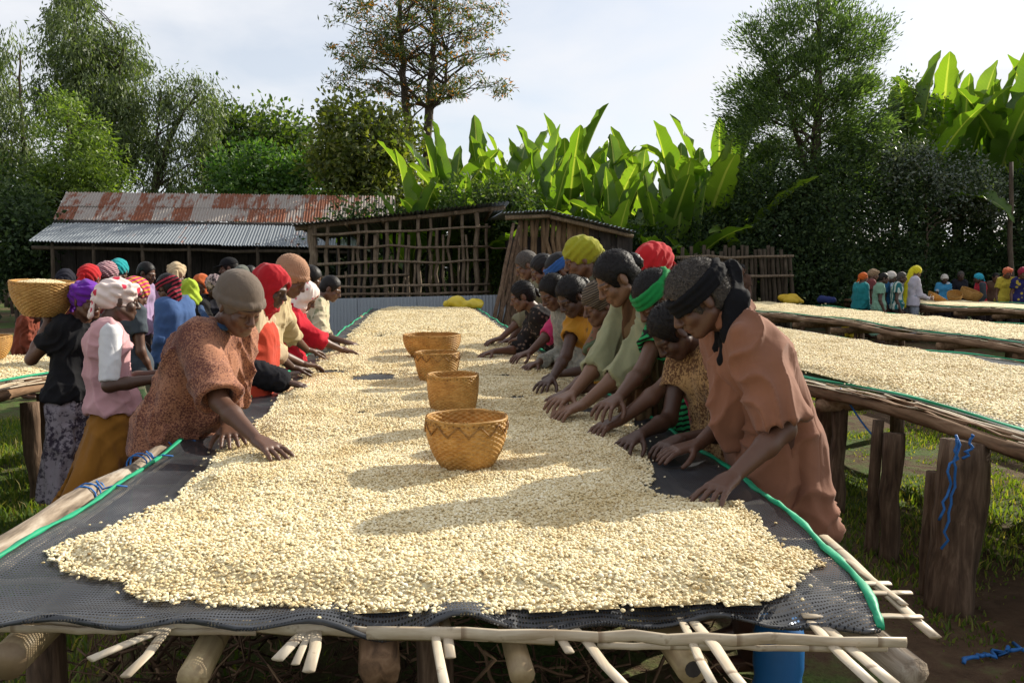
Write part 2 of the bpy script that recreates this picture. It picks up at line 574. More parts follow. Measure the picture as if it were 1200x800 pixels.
grass("grass", "short sunlit grass growing between the drying beds on the right", 110000, 1.3, 9.0, 2.2, 11.0, 0.012, 0.045, 0.44, 1)
grass("grass", "patchy short grass beside the left drying bed", 42000, -5.5, -1.2, 2.0, 8.5, 0.015, 0.055, 0.41, 2)
grass("grass", "dark weeds growing in the shade under the nearest bed", 3500, -1.6, 1.3, 1.7, 4.5, 0.02, 0.07, 0.54, 3)

# ------------------------------------------------------------------ drying beds
BED_Z = 0.80

def poly_dist(px, py, poly):
    """signed distance, positive inside"""
    P = np.asarray(poly, float)
    d2 = np.full(px.shape, 1e9)
    ins = np.zeros(px.shape, bool)
    for i in range(len(P)):
        a, b = P[i], P[(i + 1) % len(P)]
        ex, ey = b - a
        t = np.clip(((px - a[0]) * ex + (py - a[1]) * ey) / (ex * ex + ey * ey + 1e-12), 0, 1)
        d2 = np.minimum(d2, (px - a[0] - t * ex) ** 2 + (py - a[1] - t * ey) ** 2)
        c = (a[1] > py) != (b[1] > py)
        xi = a[0] + (py - a[1]) / (b[1] - a[1] + 1e-12) * ex
        ins ^= c & (px < xi)
    d = np.sqrt(d2)
    return np.where(ins, d, -d)

def bean_points_group():
    ng = bpy.data.node_groups.new("scattered_beans", 'GeometryNodeTree')
    ng.interface.new_socket("Geometry", in_out='INPUT', socket_type='NodeSocketGeometry')
    ng.interface.new_socket("Geometry", in_out='OUTPUT', socket_type='NodeSocketGeometry')
    n, l = ng.nodes, ng.links
    gi, go = n.new("NodeGroupInput"), n.new("NodeGroupOutput")
    ico = n.new("GeometryNodeMeshIcoSphere"); ico.inputs["Radius"].default_value = 1.0; ico.inputs["Subdivisions"].default_value = 2
    tr = n.new("GeometryNodeTransform"); tr.inputs["Scale"].default_value = (0.0056, 0.0042, 0.0027)
    ss = n.new("GeometryNodeSetShadeSmooth")
    sm = n.new("GeometryNodeSetMaterial"); sm.inputs["Material"].default_value = M_BEAN
    ip = n.new("GeometryNodeInstanceOnPoints")
    ar = n.new("GeometryNodeInputNamedAttribute"); ar.data_type = 'FLOAT_VECTOR'; ar.inputs[0].default_value = "rot"
    asc = n.new("GeometryNodeInputNamedAttribute"); asc.data_type = 'FLOAT'; asc.inputs[0].default_value = "sc"
    l.new(ico.outputs[0], tr.inputs[0]); l.new(tr.outputs[0], ss.inputs[0]); l.new(ss.outputs[0], sm.inputs[0])
    l.new(gi.outputs[0], ip.inputs["Points"]); l.new(sm.outputs[0], ip.inputs["Instance"])
    l.new(ar.outputs[0], ip.inputs["Rotation"]); l.new(asc.outputs[0], ip.inputs["Scale"])
    l.new(ip.outputs[0], go.inputs[0])
    return ng
BEAN_GROUP = bean_points_group()

def scatter_beans(parent, x, y, z, sc, seed):
    rng = np.random.default_rng(seed)
    n = len(x)
    me = bpy.data.meshes.new("loose_beans")
    me.vertices.add(n)
    me.vertices.foreach_set("co", np.stack([x, y, z], -1).astype(np.float32).ravel())
    a = me.attributes.new("rot", 'FLOAT_VECTOR', 'POINT')
    r = np.stack([rng.normal(0, 0.32, n), rng.normal(0, 0.32, n), rng.uniform(0, 6.283, n)], -1)
    a.data.foreach_set("vector", r.astype(np.float32).ravel())
    b = me.attributes.new("sc", 'FLOAT', 'POINT')
    b.data.foreach_set("value", (sc * rng.uniform(0.8, 1.15, n)).astype(np.float32))
    o = link("loose_beans", me, parent, kind="stuff")
    md = o.modifiers.new("scatter", 'NODES'); md.node_group = BEAN_GROUP
    return o

def sm01(t):
    t = np.clip(t, 0, 1)
    return t * t * (3 - 2 * t)

def bean_heap(name, label, poly, holes, hfun, xs, ys, zones, seed, thick=0.025):
    X, Y = np.meshgrid(xs, ys, indexing='ij')
    def height(x, y):
        d = poly_dist(x, y, poly)
        d = d + (fbm(xyz(x, y), 5.0, seed, 2) - 0.5) * 0.10 + (fbm(xyz(x, y), 22.0, seed + 4, 2) - 0.5) * 0.03
        for hx, hy, hr in holes:
            hd = np.hypot(x - hx, (y - hy) * 0.8) - hr * (0.6 + 0.9 * fbm(xyz(x, y), 9.0, seed + 9, 2))
            d = np.minimum(d, hd)
        th = sm01(d / 0.15)
        return BED_Z + 0.004 - 0.012 * (1 - th) + th * (thick + hfun(x, y)), d
    Z, D = height(X, Y)
    V = np.stack([X, Y, Z], -1).reshape(-1, 3)
    F = grid_faces(len(xs), len(ys))
    keep = (D.ravel() > 0.004)[F].all(1)
    F = F[keep]
    used = np.unique(F)
    remap = np.zeros(len(V), int); remap[used] = np.arange(len(used))
    o = obj(name, V[used], remap[F], M_BED, smooth=True, label=label, cat="coffee beans", kind="stuff")
    rng = np.random.default_rng(seed)
    for k, (x0, x1, y0, y1, dens, sc) in enumerate(zones):
        n = int((x1 - x0) * (y1 - y0) * dens)
        x = rng.uniform(x0, x1, n); y = rng.uniform(y0, y1, n)
        z, d = height(x, y)
        ok = d > -0.004 + rng.exponential(0.004, n)
        ok |= (d > -0.05) & (rng.uniform(0, 1, n) < 0.012)
        z = np.maximum(z, BED_Z + 0.002)
        x, y, z = x[ok], y[ok], z[ok]
        scatter_beans(o, x, y, z + rng.uniform(-0.001, 0.004, len(x)) * sc, sc, seed + k)
    return o

# ---- the long bed in front -----------------------------------------
MX0, MX1, MY0, MY1 = -1.0, 1.08, 1.58, 15.2
bed = empty("drying_bed", (0, 8, 0), "long raised drying bed with green edged black net and split bamboo ends", "drying bed")

def W(px, py, z=BED_Z):
    return on_z(px, py, z)

def main_edges(y):
    """left and right edge of the net at distance y"""
    l = np.interp(y, [1.45, 1.62, 2.0, 5, 15.3], [-1.06, -1.045, -1.01, -0.93, -0.90])
    r = np.interp(y, [1.43, 1.55, 1.70, 2.02, 2.53, 5, 15.3], [0.905, 0.95, 0.985, 1.02, 1.08, 1.06, 1.05])
    return l, r
nu, ys_ = 70, axis([(1.46, 3.2, 0.025), (3.2, 15.25, 0.09)])
U = np.linspace(0, 1, nu)
NX, NY, NZ = [], [], []
for j, y in enumerate(ys_):
    l, r = main_edges(y)
    x = l + (r - l) * U
    # the front hem is not straight: it dips towards the right corner
    front = np.interp(U, [0, 0.15, 0.35, 0.6, 0.85, 0.95, 1.0], [1.69, 1.65, 1.59, 1.565, 1.565, 1.525, 1.44])
    yy = np.maximum(y, front + (j * 0.0005))
    p = xyz(x, yy)
    sag = (fbm(p, 2.0, 31, 2) - 0.5) * 0.022 + (fbm(p, 9.0, 35, 2) - 0.5) * 0.012
    edge = np.exp(-((yy - front) / 0.05) ** 2)
    hem = edge * (0.016 * np.sin(x * 9 + 2 * np.sin(x * 5)) + 0.010 * np.sin(x * 23) + 0.006)
    droop = np.interp(yy, [1.44, 1.62], [-0.035, 0]) + -0.012 * np.exp(-((yy - front) / 0.03) ** 2)
    sidelift = 0.012 * (np.exp(-((x - l) / 0.04) ** 2) + np.exp(-((x - r) / 0.04) ** 2)) * (0.6 + np.sin(y * 4.0) * 0.7 + np.sin(y * 9.7) * 0.4)
    NX.append(x); NY.append(yy); NZ.append(BED_Z - 0.004 + sag * 0.6 + hem + droop + sidelift)
net = obj("net", np.stack([np.array(NX), np.array(NY), np.array(NZ)], -1).reshape(-1, 3), grid_faces(len(ys_), nu), M_NET, bed, smooth=True)

def ribbon(name, P, w, h, mat, parent, seed=0, **kw):
    """rolled cloth edge that follows the points P"""
    V, F = tube(P, w, 8, True, 0.5, seed, flat=(1.0, h))
    return obj(name, V, F, mat, parent, smooth=True, **kw)

NXa, NYa, NZa = np.array(NX), np.array(NY), np.array(NZ)
def edge_line(col, dx):
    P = np.stack([NXa[:, col] + dx, NYa[:, col], NZa[:, col] + 0.004], -1)
    keep = [0]
    for i in range(1, len(P)):
        if np.linalg.norm(P[i] - P[keep[-1]]) > 0.02: keep.append(i)
    return P[keep]
for col, dx, sd in ((0, -0.004, 1), (-1, 0.004, 2)):
    P = edge_line(col, dx)
    ribbon("green_edge", P, np.where(P[:, 1] < 4, 0.0095, 0.012), 0.6, M_GREEN, bed, sd)
# dark rolled front hem
P = np.stack([NXa[0], NYa[0] - 0.002, NZa[0]], -1)
ribbon("hem", P, 0.0065, 0.9, M_NET, bed, 3)

# longitudinal bamboo poles under the net (their ends stick out at the front)
ends = [((8, 775), 0.040, 0), ((225, 795), 0.030, 0), ((445, 785), 0.044, 1), ((612, 790), 0.026, 0), ((812, 783), 0.034, 0), ((1070, 790), 0.034, 2)]
k = 0
for (px, py), r, kind in ends:
    e = W(px, py, 0.70)
    far = e + np.array([(-0.02 if kind != 2 else -0.03), 2.4, 0.0])
    if kind == 0:
        # bamboo: nodes along the culm
        t = np.linspace(0, 1, 40)
        P = e + (far - e) * t[:, None]
        rad = r * (1 + 0.10 * (np.abs(((t * 9) % 1) - 0.06) < 0.03))
        V, F = tube(P, rad, 12, True, 0.02, k)
        o = obj("bamboo_pole", V, F, M_BAMBOO, bed, smooth=True)
        # dark disc stands in for the shade inside the open cut end
        if px == 812:
            V, F = tube([e + np.array([0, -0.004, 0]), e + np.array([0, -0.0015, 0])], [r * 0.5, r * 0.5], 12)
            obj("hollow_shade", V, F, M_DARKPLANK, o)
    else:
        V, F = stick(e, far, r, r * 1.1, 10, 9, 0.006, k, 0.1)
        obj("log", V, F, M_LOGY if kind == 2 else M_LOGB, bed, smooth=True)
    k += 1

# split bamboo laths sticking out below the front hem: end pixel, inner pixel, width
laths = [((106, 772), (182, 735), .011), ((147, 792), (196, 733), .009), ((325, 772), (362, 728), .011), ((346, 778), (364, 735), .006), ((362, 786), (372, 733), .010),
         ((523, 812), (508, 748), .007), ((528, 770), (520, 722), .008), ((668, 764), (652, 735), .008), ((735, 806), (678, 735), .0095), ((880, 815), (835, 752), .009),
         ((835, 800), (812, 750), .007), ((1022, 800), (962, 738), .0095), ((1048, 802), (982, 738), .011), ((500, 735), (505, 722), .006)]
for i, (a, b, w) in enumerate(laths):
    A, B = W(*a, 0.762), W(*b, 0.775)
    B = B + (B - A) / np.linalg.norm(B - A) * 0.5
    B[2] = 0.772
    V, F = stick(A, B, w * 1.3, w * 1.3, 8, 8, 0.008, 50 + i, 0.14, flat=(1.0, 0.3))
    obj("lath", V, F, M_LATH, bed, smooth=True)
# cross laths along the front edge
for i, (a, b, w, dz) in enumerate([((-30, 722), (650, 748), .014, -.006), ((430, 741), (1062, 752), .012, .0), ((-30, 735), (300, 741), .008, -.018), ((700, 756), (1040, 760), .007, -.018)]):
    A, B = W(*a, 0.775 + dz), W(*b, 0.775 + dz)
    V, F = stick(A, B, w, w * 0.8, 8, 16, 0.003, 80 + i, 0.16, flat=(0.5, 1.15))
    obj("lath", V, F, M_LATHX, bed, smooth=True)
# laths sticking out on the right side
for i, (a, b, w) in enumerate([((965, 628), (1096, 746), .013), ((972, 640), (1060, 708), .009), ((940, 683), (1043, 683), .010), ((950, 694), (1068, 694), .009), ((940, 721), (1080, 722), .009), ((960, 707), (1025, 706), .007), ((900, 655), (1000, 656), .008), ((880, 630), (975, 632), .007)]):
    A, B = W(*a, 0.772 - 0.004 * (i % 2)), W(*b, 0.768 - 0.01 * (i == 0))
    V, F = stick(A, B, w, w * 0.9, 8, 8, 0.004, 100 + i, 0.08, flat=(1.2, 0.4))
    obj("lath", V, F, M_LATHX if i > 1 else M_LATH, bed, smooth=True)
# cross laths under the net
for i, y in enumerate(np.arange(1.95, 15, 0.42)):
    l, r = main_edges(y)
    V, F = stick((l - 0.03 * ((i * 7) % 3), y, 0.768), (r + 0.015 * ((i * 5) % 4), y + 0.05 * ((i % 3) - 1), 0.768), 0.012, 0.010, 6, 4, 0.003, 130 + i, 0.1, flat=(1, .5))
    obj("lath", V, F, M_LATH, bed, smooth=True)
# edge poles
V, F = stick((-1.10, 1.98, 0.775), (-0.985, 4.55, 0.765), 0.042, 0.030, 10, 14, 0.006, 7, 0.14)
obj("edge_pole", V, F, M_LOGY, bed, smooth=True)
V, F = stick((-0.97, 4.5, 0.75), (-0.92, 9.8, 0.75), 0.036, 0.032, 9, 14, 0.003, 8, 0.12)
obj("edge_pole", V, F, M_LOGB, bed, smooth=True)
V, F = stick((-0.92, 9.75, 0.75), (-0.90, 15.1, 0.75), 0.036, 0.032, 9, 14, 0.003, 9, 0.12)
obj("edge_pole", V, F, M_LOGB, bed, smooth=True)
for y0, y1 in ((2.5, 8.0), (7.9, 15.1)):
    V, F = stick((1.06, y0, 0.745), (1.04, y1, 0.745), 0.034, 0.03, 9, 14, 0.002, int(y0 * 10), 0.12)
    obj("edge_pole", V, F, M_LOGB, bed, smooth=True)
# inner laths lying along the left edge under the pole
for i in range(3):
    V, F = stick((-1.06 + 0.03 * i, 1.75 + 0.2 * i, 0.768), (-1.0 + 0.02 * i, 3.9, 0.768), 0.010, 0.009, 6, 6, 0.003, 170 + i, 0.1, flat=(1, .5))
    obj("lath", V, F, M_LATH, bed, smooth=True)
# cross beams and posts
for i, y in enumerate([2.05, 3.7, 5.4, 7.2, 9.1, 11.0, 12.9, 14.8]):
    V, F = stick((-1.12, y, 0.655), (1.16, y + 0.03, 0.655), 0.04, 0.036, 8, 6, 0.004, 190 + i, 0.12)
    obj("cross_beam", V, F, M_LOGB, bed, smooth=True)
    for x in (-0.95, 0.02, 0.98):
        V, F = stick((x + 0.02, y, -0.1), (x, y + 0.01, 0.625), 0.055, 0.05, 8, 4, 0.006, 210 + i * 3 + int(x * 2), 0.12)
        obj("post", V, F, M_LOG, bed, smooth=True)
# blue ties round the left pole
for i, y in enumerate((2.62, 3.05, 3.32)):
    x = np.interp(y, [1.98, 4.55], [-1.10, -1.00])
    a = np.linspace(0, 6.283 * 2.2, 30)
    P = np.stack([x + 0.040 * np.cos(a), y + a * 0.006 + 0.004 * np.sin(a * 3), 0.777 + 0.040 * np.sin(a)], -1)
    tail = np.array([[x + 0.05, y + .03, 0.80], [x + .08, y + 0.05, 0.806], [x + .12, y + 0.045, 0.802]])
    V, F = tube(np.concatenate([P, tail]), 0.0032, 5)
    obj("tie", V, F, M_BLUE, bed, smooth=True)

def main_h(x, y):
    p = xyz(x, y)
    rk = np.sin(6.283 * (y * 1.15 + 0.45 * x + 0.8 * fbm(p, 0.9, 41, 2)))
    rk2 = np.sin(6.283 * (y * 2.3 - 1.1 * x + 1.2 * fbm(p, 1.3, 47, 2)))
    amp = np.interp(y, [2.0, 2.8, 5, 15], [0.35, 1.0, 1.2, 1.6])
    bump = (fbm(p, 4.0, 43, 3) - 0.5) * 0.030 + (fbm(p, 24.0, 45, 2) - 0.5) * 0.010
    return (rk * 0.007 + rk2 * 0.004) * amp + bump
front = [(60, 650), (66, 664), (76, 672), (122, 681), (150, 692), (168, 697), (250, 704), (322, 713), (450, 712), (600, 713), (660, 716), (800, 707), (872, 708), (930, 695), (950, 680), (968, 657), (945, 636), (905, 628), (892, 600), (868, 580), (845, 577), (800, 578), (768, 562)]
poly = [W(q[0], q[1] - (14 if q[1] > 660 else 6 if q[1] > 640 else 0), 0.825)[:2] for q in front]
poly += [(0.92, 3.15), (0.98, 3.6), (0.99, 6), (0.98, 10), (0.96, 14.6), (0.78, 15.0), (-0.70, 15.0), (-0.80, 14), (-0.79, 9), (-0.80, 6.2), (-0.80, 4.9)]
poly += [W(*q, 0.815)[:2] for q in [(322, 470), (302, 492), (282, 512), (240, 540), (200, 578), (125, 612), (75, 636)]]
holes = [(*W(800, 566, .815)[:2], 0.10), (*W(835, 562, .815)[:2], 0.10), (*W(440, 440, .815)[:2], 0.14), (*W(688, 478, .815)[:2], 0.06), (*W(605, 463, .815)[:2], 0.05), (*W(425, 480, .815)[:2], 0.03),
         (0.55, 5.2, 0.07), (0.62, 6.6, 0.10), (-0.62, 5.6, 0.08), (-0.5, 8.6, 0.12), (0.4, 9.5, 0.12)]
xs = axis([(-1.0, 1.02, 0.016)]); ys = axis([(1.55, 5.0, 0.018), (5.0, 15.1, 0.05)])
beans = bean_heap("coffee_beans", "cream parchment coffee beans raked over the long front bed", poly, holes, main_h, xs, ys,
                  [(-1, 1.02, 1.55, 3.3, 20000, 0.95), (-1, 1.02, 3.3, 5.2, 12500, 1.02), (-1, 1, 5.2, 8.5, 5200, 1.25), (-1, 1, 8.5, 15.0, 1800, 1.7)], 60)

# ---- the other beds ---------------------------------------------------
def side_bed(label, blabel, x0, x1, y0, y1, posts, seed, dens, sag=0.02, tone=None):
    cx, cy = (x0 + x1) / 2, (y0 + y1) / 2
    b = empty("drying_bed", (cx, cy, 0), label, "drying bed", "side drying beds")
    rng = np.random.default_rng(seed)
    def wav(y, s):
        return 0.035 * np.sin(y * 0.9 + s) + 0.02 * np.sin(y * 2.1 + 2 * s)
    def lift(y, s):
        return 0.022 * np.sin(y * 1.05 + s * 1.7) + 0.012 * np.sin(y * 2.7 + s)
    yy = np.linspace(y0, y1, int((y1 - y0) / 0.12))
    uu = np.linspace(0, 1, 16)
    Yg, Ug = np.meshgrid(yy, uu, indexing='ij')
    Xg = (x0 + wav(Yg, seed)) * (1 - Ug) + (x1 + wav(Yg, seed + 2)) * Ug
    Zg = BED_Z - 0.004 + lift(Yg, seed) * (1 - sm01(Ug / 0.15)) + lift(Yg, seed + 2) * sm01((Ug - 0.85) / 0.15)
    obj("net", np.stack([Xg, Yg, Zg], -1).reshape(-1, 3), grid_faces(len(yy), 16), M_NET, b, smooth=True)
    for s, xx in ((seed, x0), (seed + 2, x1)):
        P = np.stack([xx + wav(yy, s), yy, BED_Z + 0.008 + lift(yy, s)], -1)
        ribbon("green_edge", P, 0.010, 0.7, M_GREEN, b, seed)
        # edge pole in two lengths and a fringe of split laths on top of it
        mid = len(yy) // 2
        for q, (i0, i1) in enumerate(((0, mid + 1), (mid - 1, len(yy)))):
            sg = -1 if xx == x0 else 1
            P2 = np.stack([xx + sg * 0.10 + wav(yy[i0:i1], s), yy[i0:i1], BED_Z - 0.058 + lift(yy[i0:i1], s)], -1)
            V, F = tube(P2, 0.036, 9, True, 0.14, seed + q)
            obj("edge_pole", V, F, M_LOGB, b, smooth=True)
        n = int((y1 - y0) * (7.0 if y1 < 12 else 2.6))
        for j in range(n):
            ya = y0 + (y1 - y0) * (j + rng.uniform(0, .5)) / n
            ln = rng.uniform(0.6, 1.3)
            if ya + ln > y1: continue
            sg = -1 if xx == x0 else 1
            off = sg * rng.uniform(0.015, 0.13)
            V, F = stick((xx + wav(ya, s) + off, ya, BED_Z - 0.012 + lift(ya, s) + rng.uniform(-.010, .010)), (xx + wav(ya + ln, s) + off + rng.uniform(-.03, .03), ya + ln, BED_Z - 0.012 + lift(ya + ln, s) + rng.uniform(-.008, .014)), 0.011, 0.008, 6, 5, 0.006, seed * 50 + j, 0.2, flat=(1, .45))
            obj("lath", V, F, M_LATH if rng.uniform() < 0.6 else M_LOGB, b, smooth=True)
    ny = max(2, int((y1 - y0) / (1.7 if y1 < 12 else 1.05)))
    for j in range(ny):
        y = y0 + 0.35 + (y1 - y0 - 0.7) * j / (ny - 1)
        V, F = stick((x0 - 0.12, y, BED_Z - 0.145), (x1 + 0.02, y + rng.uniform(-.1, .1), BED_Z - 0.145), 0.045, 0.04, 8, 5, 0.004, seed + j * 3, 0.12)
        obj("cross_beam", V, F, M_LOGB, b, smooth=True)
        V, F = stick((x0 + 0.03, y, -0.1), (x0 + 0.03, y + .02, BED_Z - 0.15), 0.055 if not posts else 0.05, 0.05, 8, 4, 0.01, seed + j * 5, 0.14)
        obj("post", V, F, M_LOG, b, smooth=True)
        V, F = stick((x1 - 0.03, y, -0.1), (x1 - 0.03, y + .02, BED_Z - 0.15), 0.06, 0.05, 8, 4, 0.01, seed + j * 7, 0.14)
        obj("post", V, F, M_LOG, b, smooth=True)
    for j, (px, py, top, r0, r1, lx) in enumerate(posts):
        base = on_z(px, py, 0.0)
        V, F = stick((base[0], base[1], -0.1), (base[0] + lx, base[1] + 0.02, top), r0, r1, 12, 7, 0.008, seed + 90 + j, 0.16)
        obj("post", V, F, M_LOG, b, smooth=True)
    hf = lambda x, y: (fbm(xyz(x, y), 3.0, seed, 3) - 0.5) * 0.05 + 0.006 * np.sin(y * 8 + x * 3)
    m = 0.07
    pl = [(x0 + m, y0 + m), (x1 - m, y0 + m), (x1 - m, (y0 + y1) / 2), (x1 - m, y1 - m), (x0 + m, y1 - m), (x0 + m, (y0 + y1) / 2)]
    bean_heap("coffee_beans", blabel, pl, [], hf, np.arange(x0, x1, 0.05), np.arange(y0, y1, 0.06), [(x0, x1, y0, y1, dens, 1.35)] if dens else [], seed + 33)
    return b

bed_r = side_bed("drying bed on stout log posts over sunlit grass", "pale coffee beans drying on the bed over sunlit grass", 2.6, 4.42, 2.2, 11.5,
         [(1112, 706, 0.74, 0.115, 0.10, 0.06), (1020, 642, 0.70, 0.034, 0.03, 0.03), (1041, 650, 0.65, 0.05, 0.05, 0.02), (968, 562, 0.66, 0.085, 0.075, 0.0), (1088, 690, 0.56, 0.045, 0.04, 0.02)], 3, 3600)
# blue cord hanging from the big post
rng = np.random.default_rng(5)
pb = on_z(1112, 706, 0.0)
for (dx, z0, z1) in ((-0.10, 0.78, 0.42), (-0.085, 0.80, 0.30), (-0.02, 0.80, 0.70)):
    t = np.linspace(0, 1, 14)[:, None]
    P = np.array([pb[0] + dx + 0.03, pb[1] - 0.10, z0]) * (1 - t) + np.array([pb[0] + dx - 0.03, pb[1] - 0.11, z1]) * t + rng.normal(0, 0.012, (14, 3)) * np.array([1, .3, .4])
    V, F = tube(P, 0.006, 5)
    obj("tie", V, F, M_BLUE, bed_r, smooth=True)
pk = on_z(985, 455, 0.79)
t = np.linspace(0, 1, 10)[:, None]
P = pk * (1 - t) + (pk + np.array([0.10, -0.5, -0.32])) * t + np.array([0, 0, -0.06]) * np.sin(t * math.pi)
V, F = tube(P, 0.006, 5); obj("tie", V, F, M_BLUE, bed_r, smooth=True)

side_bed("drying bed behind the sunlit one with rough bark edges and short posts", "pale coffee beans on the second bed from the right hand row of people", 5.95, 7.7, 4.5, 17.0, [], 5, 900)
side_bed("far drying bed beside the woman in the yellow headscarf", "pale coffee beans on the far bed under the tilted baskets", 10.72, 12.4, 9.0, 19.5, [], 8, 0)
bed_l = side_bed("drying bed behind the woman who carries a basket", "pale coffee beans on the bed behind the basket carrier", -4.4, -2.5, 3.0, 7.0,
         [(47, 590, 0.66, 0.06, 0.055, -0.04), (62, 572, 0.66, 0.075, 0.07, -0.02)], 11, 2500)

# ------------------------------------------------------------------ clutter under and beside the front bed
def m_twig():
    t = NT("dry_twigs")
    col = t.ramp(t.island(), [(0, (0.04, 0.022, 0.012)), (0.6, (0.12, 0.07, 0.04)), (1, (0.25, 0.16, 0.09))])
    return t.surface(t.principled(col, 0.85, None, 0.2))
rng = np.random.default_rng(77)
parts = []
for i in range(420):
    c = np.array([rng.uniform(-1.15, 1.0), rng.uniform(1.75, 3.0), 0.0])
    n = 7
    d = rng.normal(0, 1, 3) * np.array([1, 0.8, 0.5]); d /= np.linalg.norm(d)
    L = rng.uniform(0.15, 0.55)
    hgt = rng.uniform(0.0, 0.34) * (0.4 + 0.6 * abs(math.sin(c[0] * 4)))
    t = np.linspace(-0.5, 0.5, n)[:, None]
    P = c + d * L * t + np.array([0, 0, 1]) * hgt + rng.normal(0, 0.022, (n, 3))
    P[:, 2] = np.maximum(P[:, 2], 0.0)
    parts.append(tube(P, np.linspace(1, .4, n) * rng.uniform(0.003, 0.009), 4, True))
V, F = merge(parts)
obj("dry_roots", V, F, m_twig(), smooth=True, label="tangle of dry roots and twigs heaped under the front of the long bed", cat="dry roots", kind="stuff")

def lathe(profile, n=24):
    """profile: list of (r, z)"""
    a = np.linspace(0, 2 * math.pi, n, endpoint=False)
    pr = np.asarray(profile, float)
    V = np.stack([np.cos(a)[:, None] * pr[:, 0], np.sin(a)[:, None] * pr[:, 0], np.broadcast_to(pr[:, 1], (n, len(pr)))], -1).reshape(-1, 3)
    return V, [tuple(q) for q in grid_faces(n, len(pr), True)]

M_DRUM = m_plain("blue_plastic", (0.015, 0.12, 0.33), 0.35, 0.5, 0.15, 10)
drum = empty("plastic_drum", (0.93, 1.93, 0), "blue plastic drum standing under the right front corner of the bed", "drum")
prof_ = [(0.0, 0.0), (0.10, 0.0), (0.115, 0.02), (0.118, 0.16), (0.108, 0.18), (0.108, 0.2), (0.118, 0.22), (0.12, 0.4), (0.11, 0.42), (0.11, 0.44), (0.118, 0.46), (0.117, 0.55), (0.10, 0.585), (0.0, 0.59)]
V, F = lathe([(r_ * 0.55, z_) for r_, z_ in prof_], 28)
obj("drum_body", V, F, M_DRUM, drum, smooth=True, world_coords=False)
V, F = lathe([(0.0, 0.588), (0.03, 0.588), (0.03, 0.615), (0.0, 0.615)], 18)
obj("cap", V, F, M_DARKPLANK, drum, world_coords=False)

rng = np.random.default_rng(8)
A, B = on_z(1132, 770, 0.012), on_z(1215, 752, 0.012)
t = np.linspace(0, 1, 40)[:, None]
P = A * (1 - t) + B * t + np.concatenate([rng.normal(0, 0.012, (40, 2)), np.abs(rng.normal(0, 0.006, (40, 1)))], 1)
P[:, 2] = ground_z(P[:, 0], P[:, 1]) + 0.015 + np.abs(rng.normal(0, .008, 40))
V, F = tube(P, 0.008, 6)
obj("rope", V, F, M_BLUE, label="short blue frayed rope lying on the shaded soil", cat="rope", smooth=True)

# ------------------------------------------------------------------ buildings
def corrugated(name, corners, mat, parent, waves, amp=0.018, rows=3, seed=0):
    """one roof sheet between four corners (top-left, top-right, bottom-right, bottom-left); ridges run from top to bottom"""
    tl, tr, br, bl = [np.asarray(c, float) for c in corners]
    n = waves * 6 + 1
    u = np.linspace(0, 1, n)
    nrm = np.cross(tr - tl, bl - tl); nrm /= np.linalg.norm(nrm)
    if nrm[2] < 0: nrm = -nrm
    V = []
    rng = np.random.default_rng(seed)
    for i in range(rows):
        t = i / (rows - 1)
        a = tl + (bl - tl) * t; b = tr + (br - tr) * t
        P = a + (b - a) * u[:, None]
        V.append(P + nrm * (amp * np.sin(u * waves * 2 * math.pi) + rng.normal(0, 0.004))[:, None])
    top = np.concatenate(V)
    low = top - nrm * 0.003
    F = [tuple(q) for q in grid_faces(rows, n)]
    F2 = [tuple(i + len(top) for i in q[::-1]) for q in F]
    return obj(name, np.concatenate([top, low]), F + F2, mat, parent, smooth=True)

def roof(parent, corners, cols, rows, mat, waves, seed, amp=0.02, overlap=0.12):
    tl, tr, br, bl = [np.asarray(c, float) for c in corners]
    rng = np.random.default_rng(seed)
    nrm = np.cross(tr - tl, bl - tl); nrm /= np.linalg.norm(nrm)
    if nrm[2] < 0: nrm = -nrm
    def pt(u, v):
        a = tl + (tr - tl) * u; b = bl + (br - bl) * u
        return a + (b - a) * v
    for r in range(rows):
        v0, v1 = r / rows, (r + 1) / rows
        for c in range(cols):
            u0, u1 = c / cols, (c + 1 + 0.06) / cols
            j = rng.uniform(-0.012, 0.012)
            lift = nrm * (0.012 * (rows - r) + 0.006 * (c % 2) + rng.uniform(0, 0.006))
            vv1 = v1 + (overlap / rows * 0.6 if r < rows - 1 else j)
            corrugated("roof_sheet", [pt(u0, v0) + lift, pt(min(u1, 1.01), v0) + lift, pt(min(u1, 1.01), vv1) + lift, pt(u0, vv1) + lift], mat, parent, waves, amp, 3, seed * 100 + r * 50 + c)

# the long shed with two roofs
shed = empty("shed", (-6.5, 25, 0), "long low shed with rust patched tin upper roof and grey lean-to roof", "shed")
R = lambda px, py, Y: on_y(px, py, Y)
roof(shed, [R(78, 226, 26.2), R(462, 231, 26.2), R(462, 263, 24.6), R(62, 258, 24.6)], 18, 2, M_TIN, 7, 1)
roof(shed, [R(62, 262, 24.4), R(420, 266, 24.4), R(420, 291, 22.6), R(33, 283, 22.6)], 14, 1, M_TIN2, 8, 2)
V, F = stick(R(64, 261, 24.52), R(460, 266, 24.52), 0.085, 0.085, 8, 10, 0.001, 311); obj("shade_strip", V, F, M_DARKPLANK, shed)  # dark strip added as shade between the roofs, covers the sunlit gap
